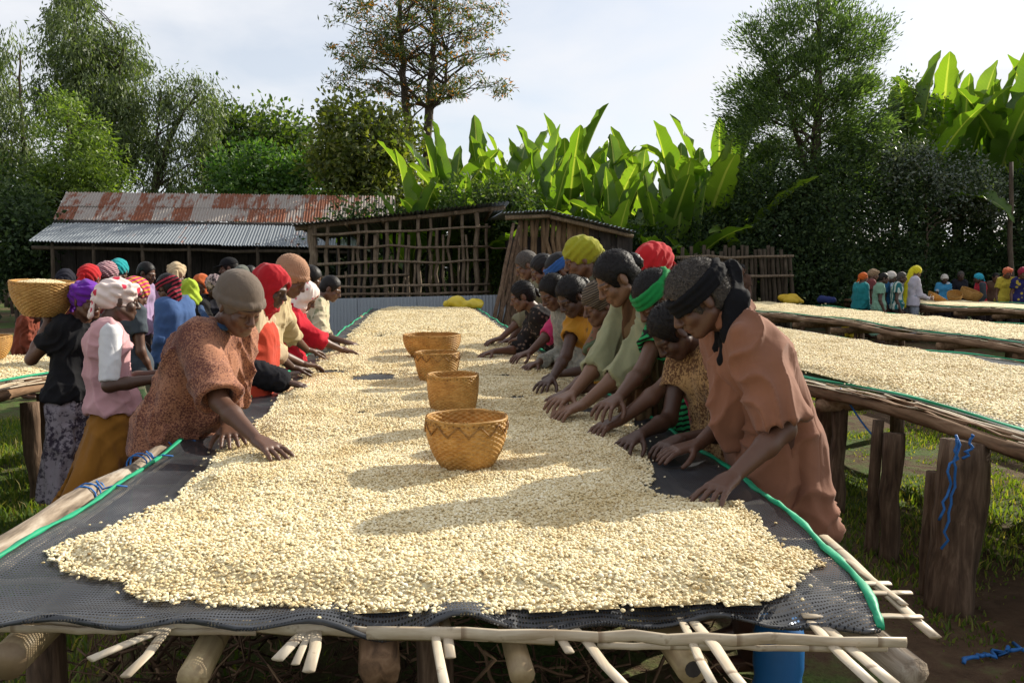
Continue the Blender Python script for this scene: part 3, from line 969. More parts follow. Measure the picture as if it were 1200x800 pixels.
# front wall of upright boards, set back under the lean-to
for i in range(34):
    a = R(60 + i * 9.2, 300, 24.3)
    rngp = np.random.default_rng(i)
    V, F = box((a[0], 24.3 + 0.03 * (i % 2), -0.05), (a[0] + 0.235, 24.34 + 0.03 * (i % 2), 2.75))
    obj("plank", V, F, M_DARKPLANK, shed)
for i, px in enumerate((62, 110, 167, 222, 302, 350)):
    a = R(px, 300, 22.75)
    V, F = stick((a[0], 22.75, -0.1), (a[0], 22.75, 2.26), 0.06, 0.05, 8, 4, 0.006, 300 + i)
    obj("post", V, F, M_STAKE, shed, smooth=True)
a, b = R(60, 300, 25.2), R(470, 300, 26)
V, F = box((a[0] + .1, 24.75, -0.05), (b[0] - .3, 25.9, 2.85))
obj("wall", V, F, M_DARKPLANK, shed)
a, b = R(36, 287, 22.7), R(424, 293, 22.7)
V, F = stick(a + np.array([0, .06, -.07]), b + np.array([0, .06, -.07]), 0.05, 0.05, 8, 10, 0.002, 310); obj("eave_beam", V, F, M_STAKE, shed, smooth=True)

# the open shelter of poles
SH = 18.0
sh = empty("pole_shelter", (-0.5, SH, 0), "open shelter of crooked upright poles and rails under a slanting tin roof", "shelter")
roof(sh, [R(340, 262, SH - .25) + np.array([0.25, 3.4, -0.22]), R(596, 237, SH - .25) + np.array([-0.1, 3.4, -0.30]), R(596, 237, SH - .25), R(340, 264, SH - .25)], 7, 1, M_TIN2, 8, 5)
def px_pole(name, xa, ya, xb, yb, Y, r, seed, mat=M_POLE, parent=sh, bend=0.012, r1=None):
    V, F = stick(R(xa, ya, Y), R(xb, yb, Y), r, r1 or r * 0.85, 7, 7, bend, seed, 0.14)
    return obj(name, V, F, mat, parent, smooth=True)
px_pole("post", 366, 392, 366, 262, SH + .05, 0.11, 400)
for i, (x0, x1, ytop, r) in enumerate([(381, 384, 262, .05), (398, 396, 291, .03), (406, 405, 318, .03), (411, 414, 288, .035), (420, 419, 258, .04), (429, 428, 257, .045), (437, 440, 275, .05), (443, 442, 272, .04), (452, 453, 255, .055), (465, 469, 252, .04), (470, 476, 290, .03), (478, 479, 275, .045), (492, 490, 252, .05), (505, 504, 250, .045), (512, 512, 268, .05), (521, 519, 275, .035), (529, 527, 250, .035), (545, 541, 247, .05), (549, 546, 275, .03), (558, 558, 245, .065), (571, 570, 262, .045), (489, 486, 305, .03), (456, 459, 300, .03), (536, 538, 290, .03)]):
    px_pole("upright_pole", x0, 391, x1, ytop, SH + 0.03 + 0.05 * (i % 3), r, 410 + i)
for i, (xa, ya, xb, yb) in enumerate([(366, 275, 575, 266), (370, 289, 574, 289), (371, 310, 573, 305), (372, 337, 574, 333), (400, 345, 574, 342), (372, 325, 480, 322)]):
    px_pole("rail", xa, ya, xb, yb, SH - 0.06 - 0.01 * (i % 2), 0.032, 440 + i, bend=0.006)
px_pole("rail", 560, 289, 602, 292, SH - 0.02, 0.02, 447)
for i in range(16):
    px_pole("back_pole", 372 + i * 13.0, 384, 370 + i * 13.2, 266, SH + 3.0, 0.05, 450 + i, M_DARKPLANK)
px_pole("top_beam", 346, 268, 592, 243, SH + 0.05, 0.06, 470, bend=0.003)
for i in range(6):
    a = R(362 + i * 43, 266 - i * 4.2, SH - .1); b = a + np.array([0, 3.2, -0.18])
    V, F = stick(a, b, 0.045, 0.04, 7, 4, 0.004, 480 + i); obj("rafter", V, F, M_POLE, sh, smooth=True)

# low grey sheet fence at the end of the bed
fence = empty("sheet_fence", (0, 16.6, 0), "low grey corrugated metal fence behind the end of the long bed", "fence")
for i in range(6):
    a, b = R(382 + i * 35, 350 - i * 0.8, 16.6), R(382 + (i + 1) * 35 + 1, 350 - (i + 1) * .8, 16.6)
    tl = a + np.array([0, 0.02 * (i % 2), 0.0]); tr = b + np.array([0, 0.02 * (i % 2), 0.0])
    bl, br = tl.copy(), tr.copy(); bl[2] = br[2] = -0.03
    corrugated("fence_sheet", [tl, tr, br, bl], M_TIN3, fence, 9, 0.012, 2, 30 + i)
V, F = stick(R(380, 352, 16.7), R(596, 347, 16.7), 0.03, 0.03, 6, 4, 0.002, 1); obj("rail", V, F, M_POLE, fence)
for px in (386, 455, 525, 590):
    a = R(px, 350, 16.72)
    V, F = stick((a[0], 16.72, -0.1), (a[0], 16.72, a[2]), 0.035, 0.03, 6, 3, 0.003, px); obj("post", V, F, M_POLE, fence)

# plank hut
HY = 16.2
hut = empty("plank_hut", (2.3, HY, 0), "small dark plank hut with a sagging tin roof", "hut")
xs_h = list(np.arange(606, 738, 6.5))
for i, px in enumerate(xs_h):
    top = np.interp(px, [600, 650, 740], [258, 256, 276])
    a = R(px, top, HY); b = R(px + 6.2, top, HY)
    dy = 0.03 * ((i * 7) % 3)
    V, F = box((a[0], HY + dy, -0.05), (b[0], HY + dy + 0.03, a[2]))
    if i < 8:
        V, F = stick(((a[0] + b[0]) / 2, HY, -0.1), ((a[0] + b[0]) / 2 + 0.02, HY, a[2]), 0.045 + 0.02 * ((i * 5) % 3), 0.05, 7, 6, 0.02, 500 + i)
        obj("upright_log", V, F, M_PLANK, hut, smooth=True)
    else:
        obj("plank", V, F, M_PLANK if i < 13 else M_DARKPLANK, hut)
a, b = R(606, 300, HY), R(740, 300, HY)
V, F = box((a[0] + .03, HY + 0.12, -0.05), (b[0], HY + 2.6, 2.2)); obj("wall", V, F, M_DARKPLANK, hut)
A1, A2, A3 = R(588, 250, HY - .35), R(645, 248, HY - .35), R(744, 272, HY - .35)
back = np.array([0, 3.2, 0.05])
roof(hut, [A1 + back, A2 + back, A2, A1], 2, 1, M_TIN3, 7, 8)
roof(hut, [A2 + back, A3 + back, A3, A2], 3, 1, M_TIN3, 7, 9)
px_pole("eave_beam", 592, 255, 645, 253, HY - .2, 0.05, 520, parent=hut, bend=.003)
px_pole("eave_beam", 645, 254, 742, 277, HY - .2, 0.05, 521, parent=hut, bend=.003)

# bundle of poles leaning on the hut
bun = empty("pole_bundle", (1.6, 15.4, 0), "bundle of dark branches leaning against the corner of the plank hut", "branches")
for i in range(9):
    rg = np.random.default_rng(600 + i)
    a = R(572 + i * 2.8, 383 - i, 15.0 + .05 * i); b = R(604 + i * 1.6 + rg.uniform(-4, 4), 268 + i * 3 + rg.uniform(-6, 8), 15.85)
    a[2] = 0.0
    V, F = stick(a, b, 0.05, 0.03, 7, 6, 0.012, 600 + i); obj("branch", V, F, M_LOG, bun, smooth=True)

# stake fence behind the right-hand people
sf = empty("stake_fence", (7.6, 18.6, 0), "rough fence of leaning upright stakes below the dark hedge", "fence")
for i in range(26):
    px = 800 + i * 5.0
    rg = np.random.default_rng(700 + i)
    lean = rg.uniform(-3, 3) + (6 if i > 17 else 0)
    top = 292 + rg.uniform(-6, 8)
    a = R(px + lean, 392, 18.6 + .04 * (i % 3)); a[2] = -0.1
    b = R(px, top, 18.6 + .04 * (i % 3))
    V, F = stick(a, b, 0.055, 0.045, 6, 4, 0.006, 700 + i); obj("stake", V, F, M_STAKE, sf, smooth=True)
for y in (302, 325):
    px_pole("rail", 792, y, 930, y - 2, 18.5, 0.04, y, parent=sf, bend=.004)
# ------------------------------------------------------------------ vegetation
def m_leaf(name, dark, mid, light, trans=0.35, tcol=(1.5, 1.7, 0.45), rough=0.5, spec=0.4, odd=None):
    t = NT(name)
    stops = [(0.0, dark), (0.5, mid), (0.92, light)]
    if odd: stops = [(0.0, dark), (0.5, mid), (0.86, light), (0.9, odd)]
    col = t.ramp(t.island(), stops)
    p = t.principled(col, rough, None, spec)
    tl = t.node("ShaderNodeBsdfTranslucent"); t.put(tl.inputs[0], t.mix(1.0, col, tcol, 'MULTIPLY'))
    ms = t.node("ShaderNodeMixShader"); ms.inputs[0].default_value = trans
    t.l.new(p, ms.inputs[1]); t.l.new(tl.outputs[0], ms.inputs[2])
    return t.surface(ms.outputs[0])

M_BARK = m_wood("tree_bark", (0.03, 0.022, 0.016), (0.075, 0.055, 0.04), (0.14, 0.11, 0.085), 0.5, 'Z')
M_EUC = m_leaf("gum_leaves", (0.04, 0.06, 0.025), (0.09, 0.125, 0.05), (0.17, 0.21, 0.085), 0.35)
M_EUCY = m_leaf("light_feathery_leaves", (0.05, 0.085, 0.02), (0.12, 0.18, 0.04), (0.2, 0.26, 0.06), 0.4)
M_BROAD = m_leaf("broad_leaves", (0.025, 0.05, 0.015), (0.06, 0.10, 0.028), (0.13, 0.17, 0.04), 0.4)
M_BRIGHT = m_leaf("bright_green_leaves", (0.03, 0.075, 0.018), (0.062, 0.135, 0.03), (0.13, 0.21, 0.05), 0.4)
M_YELLOWISH = m_leaf("yellow_green_leaves", (0.045, 0.06, 0.015), (0.10, 0.13, 0.03), (0.2, 0.2, 0.05), 0.4)
M_SILKY = m_leaf("silky_oak_leaves", (0.03, 0.045, 0.02), (0.06, 0.085, 0.035), (0.12, 0.14, 0.05), 0.35, odd=(0.45, 0.17, 0.02))
M_FEATHER = m_leaf("feathery_leaves", (0.03, 0.055, 0.022), (0.07, 0.115, 0.042), (0.14, 0.2, 0.075), 0.45)
M_HEDGE = m_leaf("hedge_leaves", (0.012, 0.026, 0.012), (0.028, 0.05, 0.02), (0.055, 0.085, 0.03), 0.25, rough=0.7, spec=0.2)
M_GLOSSY = m_leaf("glossy_leaves", (0.03, 0.05, 0.03), (0.06, 0.085, 0.055), (0.12, 0.14, 0.1), 0.25, rough=0.22, spec=0.8)

def leaf_quads(p, d, L, Wd, rng):
    """bent rhombus leaves: p base points, d axis directions"""
    n = len(p)
    d = d / (np.linalg.norm(d, axis=1)[:, None] + 1e-9)
    r = rng.normal(0, 1, (n, 3))
    s = np.cross(d, r); s /= np.linalg.norm(s, axis=1)[:, None] + 1e-9
    nn = np.cross(s, d)
    L = np.broadcast_to(L, (n,))[:, None]; Wd = np.broadcast_to(Wd, (n,))[:, None]
    m = p + d * L * 0.45 + nn * L * 0.06
    v = np.stack([p, m + s * Wd * 0.5, p + d * L, m - s * Wd * 0.5], 1).reshape(-1, 3)
    f = np.arange(n)[:, None] * 4 + np.array([0, 1, 2, 3])
    return v, f

def sample_crown(ellipses, n, rng, shell=0.55):
    """clump centres inside crown ellipses given in pixels at a distance: (cx, cy, rx, ry, Y, depth m)"""
    w = np.array([e[2] * e[3] for e in ellipses], float); w /= w.sum()
    out = []
    for i in rng.choice(len(ellipses), n, p=w):
        cx, cy, rx, ry, Y, dp = ellipses[i]
        v = rng.normal(0, 1, 3); v /= np.linalg.norm(v)
        r = rng.uniform(0, 1) ** (1 / 3) if rng.uniform() > shell else rng.uniform(0.8, 1.05)
        v = v * r
        out.append(on_y(cx + v[0] * rx, cy - v[2] * ry, Y + v[1] * dp))
    return np.array(out)

def clump_leaves(C, per, rad, L, wr, rng, droop=0.0, squash=1.0, outward=0.5, plume=None):
    n = len(C) * per
    ci = np.repeat(np.arange(len(C)), per)
    off = rng.normal(0, 1, (n, 3)) * (rad * rng.uniform(0.6, 1.4, len(C))[ci])[:, None]
    off[:, 2] *= squash
    p = C[ci] + off
    if droop > 0:
        hang = rng.uniform(0, 1, n) ** 1.5 * rad * 2.2 * droop
        p[:, 2] -= hang
    d = rng.normal(0, 1, (n, 3)) + outward * off / rad
    d[:, 2] -= droop * 2.5
    if plume is not None:
        d = d * 0.55 + plume[ci] * 1.2
    return leaf_quads(p, d, L * rng.uniform(0.6, 1.3, n), L * wr * rng.uniform(0.7, 1.3, n), rng)

def limbs(trunk, tr, targets, rng, k, r0=0.05, lo=0.25):
    """limbs that leave the trunk and rise to some of the crown clumps"""
    out = []
    idx = rng.choice(len(targets), min(k, len(targets)), replace=False)
    for i in idx:
        T = targets[i]
        dz = np.linalg.norm(trunk[:, :2] - T[:2], axis=1)
        cand = [j for j in range(len(trunk)) if trunk[j, 2] < T[2] - 0.35 * dz[j] and j >= lo * len(trunk)]
        j = cand[-1] if cand else int(lo * len(trunk))
        S = trunk[j]
        t = np.linspace(0, 1, 7)[:, None]
        mid = np.array([0, 0, 1]) * np.linalg.norm(T - S) * 0.10
        P = S + (T - S) * t + mid * np.sin(math.pi * t) + rng.normal(0, 0.03, (7, 3)) * np.linalg.norm(T - S) * np.sin(math.pi * t)
        ra = min(tr[j] * 0.6, r0 * (0.4 + 0.25 * np.linalg.norm(T - S)))
        out.append(tube(P, np.linspace(ra, ra * 0.22, 7), 5, False))
    return out

def tree(name, label, trunks, ellipses, nclump, per, rad, L, wr, mat, seed, droop=0.0, squash=1.0, nl=26, lr=0.05, shell=0.55, extra=None, cat="tree", lo=0.25, group=None, plume=0.0):
    rng = np.random.default_rng(seed)
    base = trunks[0][0][0]
    root = empty(name, (base[0], base[1], 0), label, cat, group)
    C = sample_crown(ellipses, nclump, rng, shell)
    parts = []
    for P, r0, r1 in trunks:
        P = np.asarray(P, float)
        # resample and roughen the trunk line
        t = np.linspace(0, len(P) - 1, 22)
        Q = np.stack([np.interp(t, np.arange(len(P)), P[:, k]) for k in range(3)], -1)
        Q[1:-1] += rng.normal(0, 0.03, (20, 3)) * np.array([1, 1, 0])
        rr = np.linspace(r0, r1, 22)
        parts.append(tube(Q, rr, 8, True, 0.08, seed))
        parts += limbs(Q, rr, C, rng, nl // len(trunks), lr, lo)
    V, F = merge(parts)
    obj("trunk", V, F, M_BARK, root, smooth=True)
    pl = None
    if plume:
        cen = C.mean(0)
        pl = C - cen; pl /= np.linalg.norm(pl, axis=1)[:, None] + 1e-9
        pl = pl * np.array([1, 1, 0.5]) + np.array([0, 0, 0.5]) * plume
    v, f = clump_leaves(C, per, rad, L, wr, rng, droop, squash, 0.5, pl)
    if extra is not None:
        v2, f2 = extra(C, rng)
        f = np.concatenate([f, f2 + len(v)]); v = np.concatenate([v, v2])
    obj("crown", v, f, mat, root, smooth=False)
    return root

def tp(*pts):
    """trunk points: pixels with a distance; the first one goes to the ground"""
    P = [on_y(x, y, Y) for x, y, Y in pts]
    P[0][2] = -0.1
    return np.array(P)

YL = 34.0
tree("gum_tree", "tallest gum tree with drooping grey green foliage behind the shed", [(tp((95, 330, YL), (94, 200, YL), (92, 100, YL), (88, 20, YL)), 0.28, 0.06), (tp((96, 330, YL), (110, 200, YL), (135, 110, YL), (145, 50, YL)), 0.2, 0.05)],
     [(82, 40, 38, 48, YL, 2.0), (110, 75, 38, 45, YL, 2.2), (140, 95, 30, 60, YL, 2.0), (60, 90, 22, 40, YL, 1.5), (120, 150, 45, 55, YL, 2.2), (160, 170, 16, 50, YL, 1.5), (88, -20, 26, 30, YL, 1.5)],
     200, 130, 0.27, 0.24, 0.24, M_EUC, 1, droop=0.9, nl=40, lr=0.07)
tree("gum_tree", "thin gum tree with sparse hanging foliage left of the tallest one", [(tp((30, 330, 36), (28, 180, 36), (22, 60, 36)), 0.16, 0.03), (tp((8, 330, 36), (2, 200, 36), (-8, 90, 36)), 0.15, 0.03)],
     [(12, 65, 24, 38, 36, 1.4), (22, 130, 22, 60, 36, 1.4), (-8, 150, 24, 70, 36, 1.4), (15, 210, 40, 40, 36, 1.6)], 80, 110, 0.27, 0.25, 0.22, M_EUC, 2, droop=1.1, nl=24)
tree("gum_tree", "leaning gum tree with a rounded open crown above the rusty roof", [(tp((176, 330, 33), (182, 215, 33), (197, 165, 33), (215, 130, 33), (232, 112, 33)), 0.17, 0.04), (tp((177, 330, 33), (181, 218, 33), (184, 160, 33), (188, 110, 33)), 0.1, 0.03)],
     [(200, 108, 26, 20, 33, 1.4), (235, 115, 28, 24, 33, 1.5), (190, 140, 18, 32, 33, 1.2), (215, 185, 34, 32, 33, 1.5), (248, 145, 12, 24, 33, 1.0), (176, 195, 16, 34, 33, 1.2)], 80, 105, 0.25, 0.22, 0.22, M_EUC, 3, droop=1.0, nl=26, lr=0.06)
tree("leafy_tree", "light green feathery tree in front of the tallest gum tree", [(tp((78, 330, 30), (79, 200, 30), (80, 125, 30)), 0.13, 0.03)],
     [(80, 125, 22, 20, 30, 1.2), (85, 160, 38, 25, 30, 1.6), (95, 195, 48, 25, 30, 1.8), (70, 225, 50, 22, 30, 1.8), (120, 215, 25, 22, 30, 1.3)], 150, 80, 0.28, 0.20, 0.30, M_EUCY, 4, squash=0.45, nl=26)
tree("leafy_tree", "dark broadleaf tree with a domed crown behind the bright green bush", [(tp((300, 330, 36), (300, 220, 36), (296, 165, 36)), 0.2, 0.05)],
     [(300, 150, 42, 20, 36, 1.8), (265, 170, 22, 22, 36, 1.4), (330, 170, 30, 22, 36, 1.5), (290, 190, 50, 30, 36, 1.8)], 110, 80, 0.36, 0.27, 0.5, M_BROAD, 5, nl=20, lr=0.06)
tree("leafy_tree", "rounded bright green tree above the ridge of the shed", [(tp((300, 330, 31), (300, 240, 31), (300, 200, 31)), 0.16, 0.05)],
     [(290, 195, 38, 22, 31, 1.7), (330, 200, 32, 20, 31, 1.6), (305, 222, 58, 22, 31, 1.8), (365, 215, 20, 22, 31, 1.2)], 110, 110, 0.24, 0.19, 0.5, M_BRIGHT, 6, nl=18)
tree("leafy_tree", "yellowish broadleaf tree under the tall silky oak", [(tp((418, 330, 29), (418, 230, 29), (424, 150, 29)), 0.17, 0.04), (tp((448, 330, 29), (452, 240, 29), (465, 180, 29)), 0.12, 0.03)],
     [(410, 140, 30, 24, 29, 1.5), (392, 180, 24, 36, 29, 1.4), (430, 185, 40, 46, 29, 1.8), (468, 170, 26, 36, 29, 1.4), (440, 225, 60, 25, 29, 1.8)], 150, 90, 0.27, 0.22, 0.5, M_YELLOWISH, 7, nl=26)

SY = 31.0
tree("silky_oak", "tall open silky oak with two dark stems and orange blossom", [(tp((480, 330, SY), (482, 180, SY), (474, 110, SY), (468, 30, SY), (465, -30, SY)), 0.24, 0.05), (tp((498, 330, SY), (500, 170, SY), (505, 90, SY), (510, 20, SY), (512, -30, SY)), 0.22, 0.05), (tp((500, 330, SY), (502, 140, SY), (512, 118, SY), (522, 95, SY), (524, 60, SY)), 0.1, 0.04)],
     [(440, 20, 55, 25, SY, 2.5), (540, 15, 52, 28, SY, 2.5), (490, -15, 70, 25, SY, 2.5), (430, 60, 52, 22, SY, 2.3), (550, 60, 44, 24, SY, 2.3), (420, 98, 42, 12, SY, 2.0), (555, 100, 42, 16, SY, 2.0), (485, 50, 50, 35, SY, 2.0), (480, 110, 60, 18, SY, 2.0)],
     250, 52, 0.17, 0.20, 0.24, M_SILKY, 8, squash=0.45, nl=130, lr=0.035, shell=0.5, lo=0.4)

FY = 21.0
tree("feathery_tree", "big dark feathery tree with plumed branch tips over the hedge", [(tp((955, 340, FY), (955, 200, FY), (958, 90, FY), (960, -10, FY)), 0.2, 0.04), (tp((950, 340, FY), (945, 200, FY), (915, 100, FY), (880, 40, FY)), 0.1, 0.02)],
     [(955, 20, 45, 40, FY, 1.0), (900, 45, 32, 20, FY, .9), (1010, 45, 34, 24, FY, .9), (955, 90, 68, 40, FY, 1.3), (935, 150, 85, 45, FY, 1.5), (1010, 140, 40, 50, FY, 1.2), (930, 215, 85, 45, FY, 1.5), (880, 120, 28, 28, FY, 1.0), (1000, 220, 70, 50, FY, 1.3)],
     760, 95, 0.19, 0.13, 0.26, M_FEATHER, 9, squash=0.8, nl=90, lr=0.05, shell=0.5, plume=1.0)

# shrubs of the dark hedge ------------------------------------------------
def shrub(name, label, ell, n, per, rad, L, wr, mat, seed, stem_px, Y, group=None):
    return tree(name, label, [(tp((stem_px, 380, Y), (stem_px, 300, Y), (stem_px + 3, 250, Y)), 0.07, 0.02)], ell, n, per, rad, L, wr, mat, seed, nl=14, lr=0.03, cat="shrub", group=group, lo=0.05)
HG = "shrubs of the dark hedge"
shrub("hedge_shrub", "dark hedge shrub behind the stake fence", [(905, 270, 45, 70, 20, .9), (885, 320, 50, 40, 20, .8)], 150, 85, 0.2, 0.12, 0.5, M_HEDGE, 21, 905, 20, HG)
shrub("hedge_shrub", "dark hedge shrub under the big feathery tree", [(970, 270, 52, 75, 19.8, .9), (960, 330, 60, 35, 19.6, .8)], 170, 85, 0.2, 0.12, 0.5, M_HEDGE, 22, 970, 19.8, HG)
shrub("hedge_shrub", "dark hedge shrub behind the woman in the yellow headscarf", [(1045, 275, 52, 70, 20.5, .9), (1040, 330, 55, 35, 20.3, .8)], 170, 85, 0.2, 0.12, 0.5, M_HEDGE, 23, 1045, 20.5, HG)
shrub("hedge_shrub", "dark hedge shrub behind the tilted baskets", [(1115, 285, 50, 65, 21.5, .9), (1115, 330, 55, 40, 21.3, .8)], 160, 85, 0.2, 0.13, 0.5, M_HEDGE, 24, 1115, 21.5, HG)
shrub("hedge_shrub", "dark hedge shrub behind the yellow top and orange turban", [(1190, 280, 55, 75, 21.5, .9), (1200, 330, 60, 40, 21.3, .8)], 170, 85, 0.2, 0.13, 0.5, M_HEDGE, 25, 1190, 21.5, HG)
shrub("hedge_shrub", "dark hedge shrub beyond the last person by the right hand bed", [(1275, 270, 55, 85, 21.5, .9)], 120, 70, 0.22, 0.14, 0.5, M_HEDGE, 26, 1275, 21.5, HG)
shrub("glossy_shrub", "silvery glinting shrub above the dark hedge", [(1075, 205, 42, 32, 20.3, .8), (1125, 215, 40, 30, 20.5, .8), (1050, 190, 25, 25, 20.3, .7), (1160, 235, 25, 25, 20.6, .6)], 150, 75, 0.16, 0.11, 0.42, M_GLOSSY, 27, 1085, 20.4)
shrub("leafy_shrub", "light green shrub between the feathery tree and the big banana leaves", [(1070, 130, 28, 32, 22.5, .8), (1045, 165, 20, 30, 22.5, .8)], 70, 70, 0.2, 0.13, 0.5, M_BROAD, 28, 1062, 22.5)
shrub("leafy_shrub", "low dark shrub below the banana leaves above the pole shelter", [(560, 235, 40, 16, 20.6, .6), (600, 238, 35, 20, 20.6, .6), (590, 290, 40, 60, 21, .8)], 130, 85, 0.2, 0.13, 0.4, M_BROAD, 29, 580, 22)
shrub("leafy_shrub", "dark shrub seen through the poles of the open shelter", [(430, 300, 70, 60, 24, .9), (520, 300, 60, 60, 24, .9)], 130, 70, 0.26, 0.17, 0.5, M_HEDGE, 30, 470, 24)
shrub("leafy_shrub", "dark shrub beside the end of the lean-to roof", [(25, 290, 45, 45, 25, 1.2), (10, 260, 40, 30, 26, 1.2)], 130, 75, 0.28, 0.17, 0.5, M_HEDGE, 31, 20, 25)
shrub("leafy_shrub", "mixed green shrub below the thin gum tree", [(15, 235, 45, 35, 30, 1.4), (50, 225, 30, 25, 30, 1.2), (-30, 250, 40, 60, 30, 1.2)], 120, 75, 0.3, 0.2, 0.4, M_BROAD, 32, 15, 30)
shrub("leafy_shrub", "dark shrub behind the plank hut", [(760, 300, 50, 35, 20.5, .8), (820, 290, 45, 45, 20.5, .8)], 140, 80, 0.2, 0.13, 0.45, M_HEDGE, 33, 790, 20.5)

# distant wood that closes the view
rng = np.random.default_rng(90)
n = 15000
px = rng.uniform(-500, 1800, n)
top = 215 + 22 * np.sin(px * 0.013) + 14 * np.sin(px * 0.05 + 1) + np.where(px > 560, 40, 0)
py = top + (345 - top) * rng.uniform(0, 1, n) ** 0.8
Yd = rng.uniform(44, 50, n)
d = _fw[None] + _rt[None] * ((px - 600) / FPX)[:, None] - _up[None] * ((py - 400) / FPX)[:, None]
P = CAM + d * (Yd / d[:, 1])[:, None]
v, f = leaf_quads(P, rng.normal(0, 1, (n, 3)), rng.uniform(0.5, 1.0, n), rng.uniform(0.3, 0.5, n), rng)
obj("woodland", v, f, M_HEDGE, label="far dark wood closing the view behind the sheds", cat="woodland", kind="stuff")

# ------------------------------------------------------------------ false banana plants
def m_banana():
    t = NT("banana_leaf")
    uv = t.node("ShaderNodeUVMap"); uv.uv_map = "leaf"
    sp = t.node("ShaderNodeSeparateXYZ"); t.l.new(uv.outputs[0], sp.inputs[0])
    ax = t.math('ABSOLUTE', t.math('SUBTRACT', sp.outputs[0], 0.5))
    rib = t.ramp(ax, [(0.025, (1, 1, 1)), (0.05, (0, 0, 0))])
    vein = t.math('FRACT', t.math('MULTIPLY', t.math('SUBTRACT', sp.outputs[1], t.math('MULTIPLY', ax, 0.12)), 45.0))
    vv = t.math('ABSOLUTE', t.math('SUBTRACT', vein, 0.5))
    c = t.coords("Object"); n = t.noise(c, 2.5, 4, 0.6)
    base = t.ramp(t.objrand(), [(0, (0.05, 0.11, 0.018)), (0.6, (0.085, 0.17, 0.024)), (1, (0.13, 0.21, 0.035))])
    base = t.mix(t.math('MULTIPLY', vv, 0.5), base, t.mix(1.0, base, (0.6, 0.65, 0.6), 'MULTIPLY'))
    base = t.mix(t.math('MULTIPLY', n, 0.4), base, (0.13, 0.18, 0.03))
    # browned margins
    edge = t.ramp(t.math('ADD', ax, t.math('MULTIPLY', n, 0.10)), [(0.53, (0, 0, 0)), (0.56, (1, 1, 1))])
    base = t.mix(edge, base, (0.2, 0.13, 0.05))
    col = t.mix(rib, base, (0.25, 0.30, 0.10))
    p = t.principled(col, 0.32, t.bump(vv, 0.35, 0.01), 0.5)
    tl = t.node("ShaderNodeBsdfTranslucent"); t.put(tl.inputs[0], t.mix(1.0, col, (2.1, 2.1, 0.55), 'MULTIPLY'))
    ms = t.node("ShaderNodeMixShader"); ms.inputs[0].default_value = 0.5
    t.l.new(p, ms.inputs[1]); t.l.new(tl.outputs[0], ms.inputs[2])
    return t.surface(ms.outputs[0])
M_BANANA = m_banana()
M_PSEUDO = m_wood("banana_stem", (0.04, 0.035, 0.015), (0.12, 0.11, 0.04), (0.25, 0.2, 0.1), 0.35, 'Z')

def banana_leaf_mesh(seed, bend, fold):
    rng = np.random.default_rng(seed)
    nt, nu = 26, 9
    t = np.linspace(0, 1, nt)
    # midrib: starts along +Z, bends towards +X
    ang = bend * t ** 1.8
    dx, dz = np.sin(ang), np.cos(ang)
    x = np.concatenate([[0], np.cumsum((dx[1:] + dx[:-1]) / 2)]) / (nt - 1)
    z = np.concatenate([[0], np.cumsum((dz[1:] + dz[:-1]) / 2)]) / (nt - 1)
    s = np.clip((t - 0.10) / 0.90, 0, 1)
    w = 0.118 * np.clip(np.sin(math.pi * s ** 0.75), 0, 1) ** 0.62 + 0.006
    u = np.linspace(-1, 1, nu)
    V, UV = [], []
    ph = rng.uniform(0, 6, 3)
    for i in range(nt):
        tn = np.array([dx[i], 0, dz[i]]); nr = np.array([-dz[i], 0, dx[i]])
        for k in range(nu):
            a = abs(u[k])
            rip = 0.012 * a * math.sin(t[i] * 38 + ph[0] + (1.7 if u[k] > 0 else 0)) + 0.006 * a * math.sin(t[i] * 71 + ph[1])
            lift = fold * a * w[i] + rip * (1 if 0.15 < t[i] < 0.97 else 0)
            torn = 1.0 - (0.45 * rng.uniform() if a == 1 and rng.uniform() < 0.28 else 0)
            y = u[k] * w[i] * torn * math.cos(fold * 0.6)
            V.append(np.array([x[i], y, z[i]]) + nr * lift)
            UV.append((0.5 + 0.5 * u[k], t[i]))
    F = grid_faces(nt, nu)
    me = new_mesh("leaf", np.array(V), F, M_BANANA, smooth=True)
    uvl = me.uv_layers.new(name="leaf")
    li = np.array([l.vertex_index for l in me.loops])
    uvl.data.foreach_set("uv", np.array(UV)[li].astype(np.float32).ravel())
    return me
LEAVES = [banana_leaf_mesh(200 + i, b, fo) for i, (b, fo) in enumerate([(0.25, 0.5), (0.5, 0.4), (0.8, 0.35), (1.2, 0.3), (0.35, 0.75), (1.7, 0.35), (0.6, 0.6)])]

